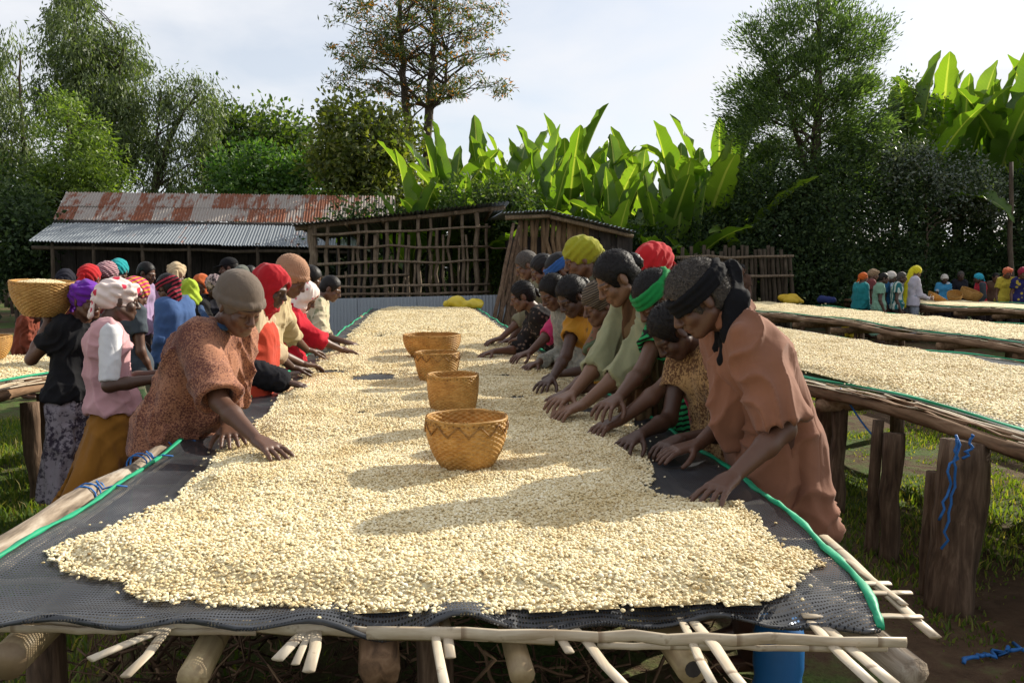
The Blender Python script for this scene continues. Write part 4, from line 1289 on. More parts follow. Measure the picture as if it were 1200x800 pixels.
def banana(px, Y, stem_h, leaf_len, nleaf, seed, label, group):
    rng = np.random.default_rng(seed)
    b = on_y(px, 320, Y)
    root = empty("banana_plant", (b[0], b[1], 0), label, "banana plant", group)
    t = np.linspace(0, 1, 8)
    P = np.stack([0.08 * np.sin(t * 2 + seed), 0.06 * np.sin(t * 3), -0.1 + (stem_h + 0.3) * t], -1)
    V, F = tube(P, np.interp(t, [0, 0.3, 1], [0.24, 0.2, 0.09]), 10, True, 0.12, seed)
    obj("pseudostem", V, F, M_PSEUDO, root, smooth=True, world_coords=False)
    a0 = rng.uniform(0, 6.28)
    for i in range(nleaf):
        az = a0 + i * 2.4 + rng.normal(0, 0.25)
        k = i / max(1, nleaf - 1)
        tilt = 0.08 + 0.95 * k ** 1.3 + rng.normal(0, 0.12)
        me = LEAVES[[0, 4, 0, 1, 6, 1, 2, 2, 3, 5][min(9, int(k * 9.99))] if rng.uniform() < .8 else rng.integers(0, 7)]
        L = leaf_len * rng.uniform(0.8, 1.22)
        o = link("leaf", me, root, loc=(P[-1, 0], P[-1, 1], stem_h + 0.1 - 0.35 * k))
        o.rotation_euler = (Matrix.Rotation(az, 3, 'Z') @ Matrix.Rotation(tilt, 3, 'Y') @ Matrix.Rotation(rng.normal(0, 0.35), 3, 'Z')).to_euler()
        o.scale = (L, L * rng.uniform(0.7, 1.05), L)

bl = "false banana plants behind the sheds"
LB = "upright false banana plant with long backlit leaves behind the plank hut"
spots = [(480, 21.6, 1.6, 2.7, 8), (506, 22.5, 2.1, 3.1, 9), (532, 23, 2.3, 3.1, 8), (562, 24, 2.4, 3.2, 9), (590, 22.5, 2.2, 3.1, 9), (612, 24, 2.7, 3.2, 9), (640, 22, 1.8, 3.2, 9), (662, 24, 2.7, 3.3, 9),
         (690, 21.5, 1.5, 2.8, 8), (705, 25, 2.3, 3.4, 8), (728, 22.5, 1.7, 3.3, 9), (752, 25, 2.5, 3.4, 8), (768, 21, 1.4, 3.0, 9), (712, 20.4, 1.0, 2.9, 8), (785, 20.4, 1.2, 3.0, 8), (848, 20.6, 1.4, 3.0, 8), (625, 20.8, 1.1, 2.6, 7), (575, 21, 1.5, 2.6, 7), (545, 21.2, 1.3, 2.6, 7), (790, 23.5, 2.1, 3.5, 9), (815, 21.5, 1.9, 3.2, 9), (838, 24, 2.4, 3.6, 9), (862, 22.5, 2.1, 3.2, 8), (735, 20, 0.9, 2.5, 7), (660, 20.2, 0.8, 2.3, 7), (820, 20, 1.0, 2.4, 6)]
for i, (px, Y, sh_, ll, nl_) in enumerate(spots):
    lb_ = "false banana plant with narrow upright leaves above the pole shelter" if px < 600 else LB if px < 745 else "dense false banana plant between the plank hut and the big feathery tree"
    gr_ = "false banana plants above the pole shelter" if px < 600 else "false banana plants behind the plank hut" if px < 745 else "false banana plants left of the feathery tree"
    banana(px, Y, sh_, ll, nl_, 300 + i, lb_, gr_)
for i, (px, Y, sh_, ll, nl_) in enumerate([(1066, 22, 3.3, 3.6, 9), (1095, 24, 3.8, 3.9, 9), (1125, 23.5, 3.5, 3.9, 9), (1160, 23, 3.6, 4.3, 10), (1190, 22.5, 3.5, 4.3, 10), (1225, 23, 3.8, 4.4, 9), (1045, 26, 3.8, 3.6, 8)]):
    banana(px, Y, sh_, ll, nl_, 340 + i, "tall false banana plant with broad pale leaves rising above the silvery shrub", "tall false banana plants above the hedge")
# bare trunk at the right edge of the hedge
V, F = stick(on_y(1187, 340, 19.5) * np.array([1, 1, 0]), on_y(1185, 190, 19.5), 0.07, 0.05, 8, 8, 0.008, 88)
obj("bare_trunk", V, F, M_BARK, label="thin bare trunk standing in front of the dark hedge", cat="trunk", smooth=True)
# ------------------------------------------------------------------ signed-distance modelling of bodies and clothes
def unit(v):
    v = np.asarray(v, float)
    return v / (np.linalg.norm(v) + 1e-9)

class Solid:
    """smooth union of tapered capsules and ellipsoids, polygonised with surface nets"""
    def __init__(self):
        self.pr = []

    def cone(self, a, b, ra, rb, k=0.02, sq=None, sub=False, flat=False):
        self.pr.append(('f' if flat else 'c', np.asarray(a, float), np.asarray(b, float), ra, rb, k, sq, sub))
        return self

    def ell(self, c, axes, r, k=0.02, sub=False):
        self.pr.append(('e', np.asarray(c, float), np.asarray(axes, float), np.asarray(r, float), None, k, None, sub))
        return self

    def half(self, p, n, k=0.004):
        """cut away everything on the side of p that n points to"""
        self.pr.append(('h', np.asarray(p, float), unit(n), None, None, k, None, True))
        return self

    def bounds(self):
        lo, hi = np.full(3, 1e9), np.full(3, -1e9)
        for q in self.pr:
            if q[7]: continue
            if q[0] in 'cf':
                r = max(q[3], q[4])
                lo = np.minimum(lo, np.minimum(q[1], q[2]) - r); hi = np.maximum(hi, np.maximum(q[1], q[2]) + r)
            else:
                e = np.sqrt(((q[2] * q[3][:, None]) ** 2).sum(0))
                lo = np.minimum(lo, q[1] - e); hi = np.maximum(hi, q[1] + e)
        return lo, hi

    def mesh(self, h, fine=None, hf=None):
        """h: cell size; fine: list of (lo, hi) boxes meshed with the smaller size hf"""
        lo, hi = self.bounds()
        lo -= 0.03; hi += 0.03
        ax = []
        for d in range(3):
            g = [lo[d]]
            spans = [(f[0][d], f[1][d]) for f in fine] if fine else []
            while g[-1] < hi[d]:
                st = hf if any(a <= g[-1] <= b for a, b in spans) else h
                g.append(g[-1] + st)
            ax.append(np.array(g, np.float32))
        xs, ys, zs = ax
        D = np.full((len(xs), len(ys), len(zs)), 0.2, np.float32)
        for kind, a, b, ra, rb, k, sq, sub in self.pr:
            if kind in 'cf':
                m = max(ra, rb) + k + 2.2 * h
                blo, bhi = np.minimum(a, b) - m, np.maximum(a, b) + m
            elif kind == 'e':
                e = np.sqrt(((b * ra[:, None]) ** 2).sum(0)) + k + 2.2 * h
                blo, bhi = a - e, a + e
            else:
                blo, bhi = lo, hi
            i0, i1 = np.searchsorted(xs, blo[0]), np.searchsorted(xs, bhi[0])
            j0, j1 = np.searchsorted(ys, blo[1]), np.searchsorted(ys, bhi[1])
            k0, k1 = np.searchsorted(zs, blo[2]), np.searchsorted(zs, bhi[2])
            if i1 <= i0 or j1 <= j0 or k1 <= k0: continue
            X = xs[i0:i1, None, None] - np.float32(a[0]); Y = ys[None, j0:j1, None] - np.float32(a[1]); Z = zs[None, None, k0:k1] - np.float32(a[2])
            if kind in 'cf':
                ba = (b - a).astype(np.float32); L2 = float(ba @ ba) + 1e-12
                t = np.clip((X * ba[0] + Y * ba[1] + Z * ba[2]) / L2, 0, 1)
                px, py, pz = X - t * ba[0], Y - t * ba[1], Z - t * ba[2]
                q2 = px * px + py * py + pz * pz
                if sq is not None:
                    n, s = sq
                    c = px * np.float32(n[0]) + py * np.float32(n[1]) + pz * np.float32(n[2])
                    q2 = q2 + c * c * np.float32(1 / (s * s) - 1)
                d = np.sqrt(q2) - (ra + (rb - ra) * t)
                if kind == 'f':
                    L1 = np.float32(math.sqrt(L2))
                    d = np.maximum(d, (X * ba[0] + Y * ba[1] + Z * ba[2]) / L1 - L1)
            elif kind == 'e':
                u = [(X * np.float32(b[i][0]) + Y * np.float32(b[i][1]) + Z * np.float32(b[i][2])) for i in range(3)]
                k0_ = np.sqrt(sum((u[i] / np.float32(ra[i])) ** 2 for i in range(3)))
                k1_ = np.sqrt(sum((u[i] / np.float32(ra[i] ** 2)) ** 2 for i in range(3))) + 1e-6
                d = k0_ * (k0_ - 1) / k1_
            else:
                d = -(X * np.float32(b[0]) + Y * np.float32(b[1]) + Z * np.float32(b[2])) + 0 * X
                d = d + np.zeros((i1 - i0, j1 - j0, k1 - k0), np.float32)
            S = D[i0:i1, j0:j1, k0:k1]
            if sub:
                hh = np.clip(0.5 - 0.5 * (S + d) / k, 0, 1)
                D[i0:i1, j0:j1, k0:k1] = S + (-d - S) * hh + k * hh * (1 - hh)
            else:
                hh = np.clip(0.5 + 0.5 * (d - S) / k, 0, 1)
                D[i0:i1, j0:j1, k0:k1] = d + (S - d) * hh - k * hh * (1 - hh)
        return surface_nets(D, xs, ys, zs)

def surface_nets(D, xs, ys, zs):
    ins = D < 0
    nx, ny, nz = D.shape
    cnt = np.zeros((nx - 1, ny - 1, nz - 1), np.uint8)
    for a in (0, 1):
        for b in (0, 1):
            for c in (0, 1):
                cnt += ins[a:nx - 1 + a, b:ny - 1 + b, c:nz - 1 + c]
    act = np.argwhere((cnt > 0) & (cnt < 8))
    idx = np.full(cnt.shape, -1, np.int32)
    I, J, K = act.T
    idx[I, J, K] = np.arange(len(act))
    pos = np.zeros((len(act), 3)); num = np.zeros(len(act))
    C = [(a, b, c) for a in (0, 1) for b in (0, 1) for c in (0, 1)]
    vals = {q: D[I + q[0], J + q[1], K + q[2]] for q in C}
    crd = (xs, ys, zs)
    for q in C:
        for ax in range(3):
            if q[ax]: continue
            r = list(q); r[ax] = 1; r = tuple(r)
            va, vb = vals[q], vals[r]
            m = (va < 0) != (vb < 0)
            t = np.where(m, va / (va - vb + 1e-12), 0)
            ijk = [I + q[0], J + q[1], K + q[2]]
            p = np.stack([xs[ijk[0]], ys[ijk[1]], zs[ijk[2]]], -1).astype(float)
            p[:, ax] += t * (crd[ax][ijk[ax] + 1] - crd[ax][ijk[ax]])
            pos += p * m[:, None]; num += m
    pos /= num[:, None]
    F = []
    for ax in range(3):
        sl0 = [slice(None)] * 3; sl1 = [slice(None)] * 3
        sl0[ax] = slice(0, -1); sl1[ax] = slice(1, None)
        a, b = ins[tuple(sl0)], ins[tuple(sl1)]
        e = np.argwhere(a != b)
        u, v = (ax + 1) % 3, (ax + 2) % 3
        e = e[(e[:, u] > 0) & (e[:, v] > 0) & (e[:, u] < D.shape[u] - 1) & (e[:, v] < D.shape[v] - 1)]
        flip = b[tuple(e.T)]
        def cell(du, dv):
            c = e.copy(); c[:, u] -= du; c[:, v] -= dv
            return idx[tuple(c.T)]
        q = np.stack([cell(1, 1), cell(0, 1), cell(0, 0), cell(1, 0)], -1)
        q[flip] = q[flip][:, ::-1]
        F.append(q)
    F = np.concatenate(F)
    return pos, F

def vnormals(v, f):
    n = np.cross(v[f[:, 2]] - v[f[:, 0]], v[f[:, 3]] - v[f[:, 1]])
    N = np.zeros_like(v)
    for k in range(4):
        np.add.at(N, f[:, k], n)
    return N / (np.linalg.norm(N, axis=1)[:, None] + 1e-12)

# ------------------------------------------------------------------ skin and cloth
def m_skin(name, c):
    t = NT(name); co = t.coords("Object")
    at = t.node("ShaderNodeAttribute"); at.attribute_name = "tone"
    n = t.noise(co, 25, 4, 0.6); f = t.noise(co, 220, 3, 0.6)
    col = t.mix(t.math('MULTIPLY', n, 0.6), c, lerp3(c, 0.6))
    col = t.mix(1.0, col, at.outputs["Color"], 'MULTIPLY')
    return t.surface(t.principled(col, 0.48, t.bump(f, 0.15, 0.002), 0.45))
SKIN = [m_skin("skin_deep", (0.110, 0.050, 0.029)), m_skin("skin_brown", (0.125, 0.058, 0.032)), m_skin("skin_light_brown", (0.185, 0.09, 0.048)), m_skin("skin_dark", (0.072, 0.034, 0.021))]

CL = {}
def cloth(name, c1, c2=None, kind='plain', s=1.0, c3=None, rough=0.9):
    key = (name, kind)
    if key in CL: return CL[key]
    t = NT(name); co = t.coords("Object")
    c2 = c2 or lerp3(c1, 0.55)
    weave = t.noise(co, 350, 2, 0.5)
    soft = t.noise(co, 6, 4, 0.6)
    if kind == 'plain':
        col = t.mix(t.math('MULTIPLY', soft, 0.6), c1, lerp3(c1, 0.62))
    elif kind == 'speckle':
        n = t.noise(co, 75 * s, 3, 0.7)
        big = t.noise(co, 4, 3, 0.6)
        f = t.math('ADD', n, t.math('MULTIPLY', t.math('SUBTRACT', big, 0.5), 0.7))
        col = t.ramp(f, [(0.44, c1), (0.58, c2)])
    elif kind == 'stripe':
        w = t.wave(t.coords("Object", (1, 1, 1), (0.0, 0.5, 0.0)), 9 * s, 2.0, 1.0, 'Z')
        col = t.ramp(w, [(0.42, c1), (0.52, c2)])
    elif kind == 'vstripe':
        w = t.wave(co, 14 * s, 1.0, 1.0, 'Y')
        col = t.ramp(w, [(0.42, c1), (0.55, c2)])
    elif kind == 'floral':
        v = t.voronoi(co, 22 * s); n = t.noise(co, 30 * s, 3, 0.6)
        m = t.ramp(t.math('ADD', v, t.math('MULTIPLY', n, 0.25)), [(0.36, (1, 1, 1)), (0.44, (0, 0, 0))])
        col = t.mix(m, c1, c2)
        if c3:
            v2 = t.voronoi(t.coords("Object", (1.1, .9, 1.0), (.3, .6, .2)), 14 * s)
            col = t.mix(t.ramp(v2, [(0.22, (1, 1, 1)), (0.28, (0, 0, 0))]), col, c3)
    elif kind == 'camo':
        n1 = t.noise(co, 13 * s, 2, 0.5, 0.6)
        col = t.ramp(n1, [(0.42, c1), (0.46, c2), (0.56, c2), (0.6, c3 or c1)], 'CONSTANT')
    elif kind == 'plaid':
        a = t.wave(co, 9 * s, 0.6, 1.0, 'Z'); b = t.wave(co, 9 * s, 0.6, 1.0, 'Y')
        col = t.mix(t.math('MULTIPLY', t.ramp(a, [(.55, (0, 0, 0)), (.65, (1, 1, 1))]), 0.6), c1, c2)
        col = t.mix(t.math('MULTIPLY', t.ramp(b, [(.6, (0, 0, 0)), (.7, (1, 1, 1))]), 0.6), col, c3 or c2)
    col = t.mix(t.math('MULTIPLY', soft, 0.3), col, t.mix(1.0, col, (0.55, 0.52, 0.5), 'MULTIPLY'))
    wr = t.math('ABSOLUTE', t.math('SUBTRACT', t.noise(t.coords("Object", (1, 1, 0.35), (0.25, 0.15, 0)), 6, 2, 0.45, 0.6), 0.5))
    wr2 = t.noise(t.coords("Object", (1, 1, 0.4)), 24, 3, 0.5, 1.0)
    n1 = t.bump(t.math('ADD', wr, t.math('MULTIPLY', wr2, 0.10)), 0.4, 0.05)
    n2 = t.bump(weave, 0.25, 0.002, n1)
    CL[key] = t.surface(t.principled(col, rough, n2, 0.15, sheen=0.10 if sum(c1) > 0.15 else 0.0))
    return CL[key]

def m_hair():
    t = NT("dark_hair"); co = t.coords("Object")
    n = t.noise(co, 160, 4, 0.7); g = t.noise(co, 30, 3, 0.6)
    col = t.mix(n, (0.003, 0.0026, 0.0026), (0.011, 0.008, 0.0075))
    return t.surface(t.principled(col, 0.5, t.bump(t.math('ADD', n, g), 0.45, 0.004), 0.22))
def m_greyhair():
    t = NT("greying_hair"); co = t.coords("Object")
    n = t.noise(co, 190, 4, 0.75); g = t.noise(co, 40, 3, 0.6)
    col = t.ramp(n, [(0.35, (0.01, 0.009, 0.009)), (0.7, (0.12, 0.10, 0.085))])
    return t.surface(t.principled(col, 0.7, t.bump(t.math('ADD', n, g), 0.9, 0.006), 0.3))
HAIR, GREYHAIR = m_hair(), m_greyhair()

UPV = np.array([0, 0, 1.0])

def ik(S, T, l1, l2, pole):
    d = T - S; L = np.linalg.norm(d)
    Lc = min(L, (l1 + l2) * 0.985)
    d = d / (L + 1e-9)
    a = (l1 * l1 - l2 * l2 + Lc * Lc) / (2 * Lc)
    h = math.sqrt(max(l1 * l1 - a * a, 0))
    pl = pole - (pole @ d) * d
    pl = unit(pl)
    return S + d * a + pl * h, S + d * Lc

def add_hand(B, wrist, fwd, side_thumb, down, s, curl=0.45, k=0.008):
    """palm and five fingers; side_thumb points to the thumb side"""
    f, n = unit(fwd), unit(down)
    n = unit(n - (n @ f) * f)
    t = unit(side_thumb - (side_thumb @ f) * f - (side_thumb @ n) * n)
    palm = wrist + f * 0.085 * s
    for o in (-0.026, -0.008, 0.010, 0.027):
        B.cone(wrist + f * 0.015 * s + t * o * 0.65 * s, palm + t * o * 1.05 * s, 0.0165 * s, 0.0135 * s, 0.012)
    lens = [0.066, 0.080, 0.085, 0.074]
    offs = [-0.036, -0.013, 0.011, 0.034]
    for q in range(4):
        o, L = offs[q], lens[q] * s
        a = palm + t * o * s * 0.95
        spread = o * 6.5
        c = 0.0
        for j, fr in enumerate((0.42, 0.32, 0.26)):
            c += curl * (0.35, 0.75, 0.6)[j]
            dr = unit(f * math.cos(c) + n * math.sin(c) + t * spread * 0.9)
            b = a + dr * L * fr
            B.cone(a, b, (0.0098, 0.0088, 0.0080)[j] * s, (0.0088, 0.0080, 0.0068)[j] * s, 0.004 if j else 0.006)
            a = b
    a = wrist + f * 0.028 * s + t * 0.026 * s
    for j, (L, c) in enumerate(((0.042, 0.25), (0.034, 0.15), (0.028, 0.05))):
        dr = unit(f * (0.62 + 0.18 * j) + t * (0.75 - 0.22 * j) + n * (0.25 + c))
        b = a + dr * L * s
        B.cone(a, b, (0.0135, 0.0108, 0.0095)[j] * s, (0.0108, 0.0095, 0.0078)[j] * s, 0.008 if j == 0 else 0.004)
        a = b

PEOPLE = []
def person(label, head, Y, foot, hands, face=None, skin=1, top=None, sleeve='short', loose=1.0, hem=0.10, lower=None, lower_kind='skirt', wear='short', wear_mat=None, tilt=0.5,
           turn=0.0, res=0.008, group=None, H=None, roll=0.0, curl=0.5, collar=None, yhead=None, extra=None, hair_mat=None, belly=0.0, headz=None, female=True, hemz=None, elbow_out=0.28, sweep=(0.0, 0.0), arm=1.0):
    """head: pixel of the head's middle at distance Y; foot: (x, y) on the ground; hands: list of world points or pixels on the bed (None = hanging)"""
    head = on_y(head[0], head[1], Y) if len(head) == 2 else np.asarray(head, float)
    foot3 = np.array([foot[0], foot[1], 0.0])
    off = np.array([foot[0], foot[1], 0.0])
    Hd = head - off
    fd = face if face is not None else (-1, 0)
    f = unit(np.array([fd[0], fd[1], 0.0])); s = np.array([-f[1], f[0], 0.0])   # s = the person's left
    # head frame
    hf0 = unit(f * math.cos(turn) + s * math.sin(turn))
    hf = unit(hf0 * math.cos(tilt) - UPV * math.sin(tilt))
    hu = unit(hf0 * math.sin(tilt) + UPV * math.cos(tilt))
    hs = np.cross(hu, hf)
    if roll:
        hu, hs = unit(hu * math.cos(roll) + hs * math.sin(roll)), unit(hs * math.cos(roll) - hu * math.sin(roll))
    # stature from the distance between hip and head
    best = None
    for h in np.arange(0.9, 1.95, 0.01):
        pel = np.array([0, 0, 0.525 * h]) - f * 0.02
        q = np.clip(h / 1.65, 0.72, 1.06)
        nk = Hd - hu * 0.125 * q - hf * 0.040 * q - f * 0.02 * q
        e = abs(np.linalg.norm(nk - pel) - 0.30 * h)
        if best is None or e < best[0]: best = (e, h)
    Hh = H or best[1]
    q = float(np.clip(Hh / 1.65, 0.72, 1.06))
    pel = np.array([0, 0, 0.525 * Hh]) - f * 0.02
    nk = Hd - hu * 0.125 * q - hf * 0.040 * q - f * 0.02 * q
    sp = nk - pel
    waist = pel + sp * 0.36 - f * 0.02
    chest = pel + sp * 0.72 - f * 0.012
    u = unit(nk - waist)
    cf = unit(np.cross(s, u)) ; cf = cf if cf @ f > 0 else -cf        # chest front
    B = Solid()
    # legs
    legs = []
    for sg in (1, -1):
        hip = pel + s * sg * 0.088 * q - UPV * 0.03
        knee = np.array([0, 0, 0.285 * Hh]) + s * sg * 0.095 * q + f * 0.03
        ank = np.array([0, 0, 0.05]) + s * sg * 0.10 * q - f * 0.02
        B.cone(hip, knee, 0.085 * q, 0.055 * q, 0.03)
        B.cone(knee, ank + UPV * 0.16, 0.054 * q, 0.052 * q, 0.02).cone(ank + UPV * 0.16, ank, 0.05 * q, 0.035 * q, 0.02)
        B.cone(ank - UPV * 0.015 - f * .02, ank + f * 0.15 * q - UPV * 0.022, 0.034 * q, 0.027 * q, 0.02)
        legs.append((hip, knee, ank))
    # trunk
    def trunk(S, g, k=0.05):
        S.cone(pel + s * 0.072 * q, pel - s * 0.072 * q, 0.102 * q + g, 0.102 * q + g, k)
        for sg in (1, -1):
            S.cone(pel + s * sg * 0.06 * q, waist + s * sg * 0.045 * q, 0.098 * q + g, 0.082 * q + g, k)
            S.cone(waist + s * sg * 0.045 * q, chest + s * sg * 0.07 * q, 0.082 * q + g, 0.088 * q + g, k)
            S.cone(chest + s * sg * 0.07 * q, nk + s * sg * 0.10 * q - u * 0.055 * q, 0.086 * q + g, 0.050 * q + g, k)
            if female:
                S.ell(chest + cf * 0.066 * q + s * sg * 0.058 * q - u * 0.015, np.stack([s, cf, u]), np.array([0.050, 0.046, 0.056]) * q + g, 0.03)
        S.cone(nk + s * 0.10 * q - u * 0.05 * q, nk - s * 0.10 * q - u * 0.05 * q, 0.042 * q + g, 0.042 * q + g, k)
        if belly:
            S.ell(waist + cf * 0.05, np.stack([s, cf, u]), np.array([0.13, 0.10 + belly, 0.15]) * q + g, 0.05)
    trunk(B, 0.0)
    # neck and head
    B.cone(nk - u * 0.02, Hd - hu * 0.055 * q - hf * 0.018 * q, 0.056 * q, 0.051 * q, 0.025)
    ax = np.stack([hs, hf, hu])
    hp = lambda a, b, c: Hd + (hs * a + hf * b + hu * c) * q
    B.ell(hp(0, -0.012, 0.026), ax, np.array([0.074, 0.096, 0.090]) * q, 0.02)
    B.ell(hp(0, 0.030, -0.045), ax, np.array([0.056, 0.062, 0.072]) * q, 0.02)
    B.cone(hp(0, 0.055, -0.088), hp(0, 0.068, -0.098), 0.026 * q, 0.018 * q, 0.02)
    for sg in (1, -1):
        B.cone(hp(sg * 0.052, 0.0, -0.055), hp(sg * 0.022, 0.062, -0.095), 0.022 * q, 0.018 * q, 0.02)
        B.ell(hp(sg * 0.036, 0.062, -0.034), ax, np.array([0.024, 0.022, 0.024]) * q, 0.015)
        B.cone(hp(sg * 0.006, 0.085, 0.012), hp(sg * 0.048, 0.070, 0.012), 0.012 * q, 0.010 * q, 0.01)
        B.ell(hp(sg * 0.032, 0.077, -0.008), ax, np.array([0.0155, 0.0125, 0.0115]) * q, 0.004)
        B.ell(hp(sg * 0.011, 0.099, -0.039), ax, np.array([0.0095, 0.011, 0.008]) * q, 0.006)
        B.ell(hp(sg * 0.077, -0.008, -0.008), np.stack([unit(hs + sg * 0 - hf * 0.45 * sg), unit(hf + hs * 0.45 * sg), hu]), np.array([0.009, 0.020, 0.031]) * q, 0.006)
    B.cone(hp(0, 0.088, 0.004), hp(0, 0.110, -0.034), 0.0085 * q, 0.0125 * q, 0.010)
    B.cone(hp(-0.019, 0.084, -0.062), hp(0.019, 0.084, -0.062), 0.0085 * q, 0.0085 * q, 0.006)
    B.cone(hp(-0.008, 0.091, -0.062), hp(0.008, 0.091, -0.062), 0.0085 * q, 0.0085 * q, 0.006)
    B.cone(hp(-0.016, 0.085, -0.075), hp(0.016, 0.085, -0.075), 0.0095 * q, 0.0095 * q, 0.006)
    # arms
    arms = []
    handboxes = []
    l1, l2 = 0.194 * Hh * arm, 0.166 * Hh * arm
    for i, sg in enumerate((1, -1)):
        S = nk + s * sg * 0.138 * q - u * 0.060 * q + cf * 0.015
        tgt = hands[i] if i < len(hands) else None
        if tgt is None:
            T = S - UPV * (l1 + l2) * 0.96 + f * 0.08 + s * sg * 0.05
            hdir, down = unit(-UPV + f * 0.2), -s * sg
            thumb = f
            wr = T
        else:
            mode = 'bed'
            if len(tgt) == 2: tgt = on_z(tgt[0], tgt[1], 0.855)
            elif len(tgt) == 4: mode, tgt = tgt[3], tgt[:3]
            T = np.asarray(tgt, float) - off
            flat = T - S; flat[2] = 0
            hd0 = unit(unit(flat) * 0.85 + f * 0.35)
            if mode == 'up':
                hdir, down, thumb = unit(UPV * 0.8 + hd0 * 0.3), -hd0 if False else -s * sg, hd0
            elif mode == 'fwd':
                hdir, down, thumb = hd0, -s * sg, UPV
            else:
                hdir, down, thumb = unit(hd0 - UPV * 0.22), unit(-UPV - hd0 * 0.22), -s * sg
            wr = T - hdir * 0.075 * q
        pole = -UPV * 0.8 - f * 0.5 + s * sg * elbow_out
        E, Wp = ik(S, wr, l1, l2, pole)
        B.cone(S, E, 0.048 * q, 0.036 * q, 0.03)
        B.cone(E, E + (Wp - E) * 0.35, 0.037 * q, 0.036 * q, 0.02).cone(E + (Wp - E) * 0.35, Wp, 0.036 * q, 0.024 * q, 0.02)
        add_hand(B, Wp, hdir, thumb, down, q * 1.02, curl)
        arms.append((S, E, Wp))
        c = Wp + hdir * 0.08
        handboxes.append((c - 0.12, c + 0.12))
    hb = (Hd - 0.14 * q, Hd + 0.14 * q)
    rf = res * 0.62
    v, F = B.mesh(res * 1.35, [hb] + handboxes, rf)
    root = empty("person", foot3, label, "person", group)
    me = new_mesh("body", v, F, SKIN[skin], smooth=True)
    # darker lips, brows and lash lines, paler palms
    loc = np.stack([(v - Hd) @ hs, (v - Hd) @ hf, (v - Hd) @ hu], -1) / q
    tone = np.ones((len(v), 4), np.float32)
    def dab(c, r, colr):
        for sg in (1, -1):
            d2 = (((loc - np.array([c[0] * sg, c[1], c[2]])) / np.array(r)) ** 2).sum(1)
            w = np.clip(1.5 - d2, 0, 1)[:, None]
            tone[:, :3] = tone[:, :3] * (1 - w) + np.array(colr) * w
    dab((0.031, 0.082, 0.021), (0.022, 0.03, 0.0045), (0.25, 0.25, 0.28))
    dab((0.032, 0.086, -0.012), (0.016, 0.02, 0.0035), (0.2, 0.18, 0.18))
    dab((0.0, 0.094, -0.0685), (0.024, 0.02, 0.003), (0.35, 0.3, 0.3))
    dab((0.0, 0.09, -0.069), (0.022, 0.016, 0.012), (1.0, 0.72, 0.75))
    a = me.color_attributes.new("tone", 'FLOAT_COLOR', 'POINT')
    a.data.foreach_set("color", tone.ravel())
    link("body", me, root)

    head_fwd = hf
    def garment(name, S, mat, h, amp=0.006, freq=9.0, seed=0, stretch=0.4, fine=None, hf=None, disp=None, drape=0.0, fuzz=0):
        v, F = S.mesh(h, fine, hf)
        if len(v) == 0: return None
        n = vnormals(v, F)
        p = v * np.array([1, 1, stretch])
        d = (fbm(p + seed * 3.1, freq, seed, 2) - 0.5) * 2 * amp
        # ridged creases
        wv = v + (np.stack([vnoise(v + 5.0 * k, freq * 0.7, seed + 40 + k) for k in range(3)], -1) - 0.5) * 0.12
        r = 0.5 + 0 * v[:, 0] if amp < 0.0012 else 1 - np.abs(2 * vnoise(wv * np.array([1, 1, 0.5]) + seed, freq * 1.5, seed + 9) - 1)
        r2 = 1 - np.abs(2 * vnoise(wv * np.array([1, 1, 0.7]) + seed, freq * 3.0, seed + 19) - 1)
        d = d + (r ** 3 - 0.25) * amp * 1.3 + (r2 ** 3 - 0.25) * amp * 0.5
        if drape:
            zt, zb = v[:, 2].max(), v[:, 2].min()
            k = np.clip((zt - v[:, 2]) / (zt - zb + 1e-6), 0, 1)
            lowp = vnoise(v * np.array([1, 1, 0.45]), 5.0, seed + 70)
            lowq = vnoise(v, 6.5, seed + 71)
            th = np.arctan2(v[:, 1] - v[:, 1].mean(), v[:, 0] - v[:, 0].mean())
            # hanging folds round the body: rounded crests, sharp valleys, fading in and out
            s1 = np.abs(np.sin(th * 5.0 + 9.0 * lowp + v[:, 2] * 3.0))
            m1 = np.clip(vnoise(v * np.array([1, 1, 0.6]), 3.4, seed + 72) * 2.2 - 0.55, 0, 1)
            # pull folds that run aslant over sleeves and waist
            dr = unit(np.array([math.sin(seed * 1.7), math.cos(seed * 2.3), 0.9]))
            s2 = np.abs(np.sin((v @ dr) * 24 + 9.0 * lowq))
            m2 = np.clip(vnoise(v + 4.0, 4.2, seed + 73) * 2.4 - 0.8, 0, 1)
            s3 = np.abs(np.sin((v @ np.array([dr[1], -dr[0], 0.55])) * 40 + 10.0 * lowp))
            d = d + drape * ((0.3 + 0.7 * k) * m1 * ((1 - s1) ** 1.6 - 0.25) + 0.75 * m2 * ((1 - s2) ** 1.6 - 0.25) + 0.40 * m1 * ((1 - s3) ** 1.6 - 0.25))
        if disp is not None: d = d + disp(v)
        v = v + n * d[:, None]
        if fuzz:
            rg = np.random.default_rng(seed + 500)
            up_side = np.where(n @ hu > -0.3)[0]
            pick = rg.choice(up_side, fuzz)
            dirs = n[pick] * 0.75 + rg.normal(0, 0.75, (fuzz, 3)) - head_fwd * 0.35
            fv, ff = leaf_quads(v[pick] - n[pick] * 0.002, dirs, rg.uniform(0.006, 0.016, fuzz), np.full(fuzz, 0.0013), rg)
            F = np.concatenate([F, ff + len(v)]); v = np.concatenate([v, fv])
        me = new_mesh(name, v, F, mat, smooth=True)
        return link(name, me, root)

    sd = len(PEOPLE) + 1
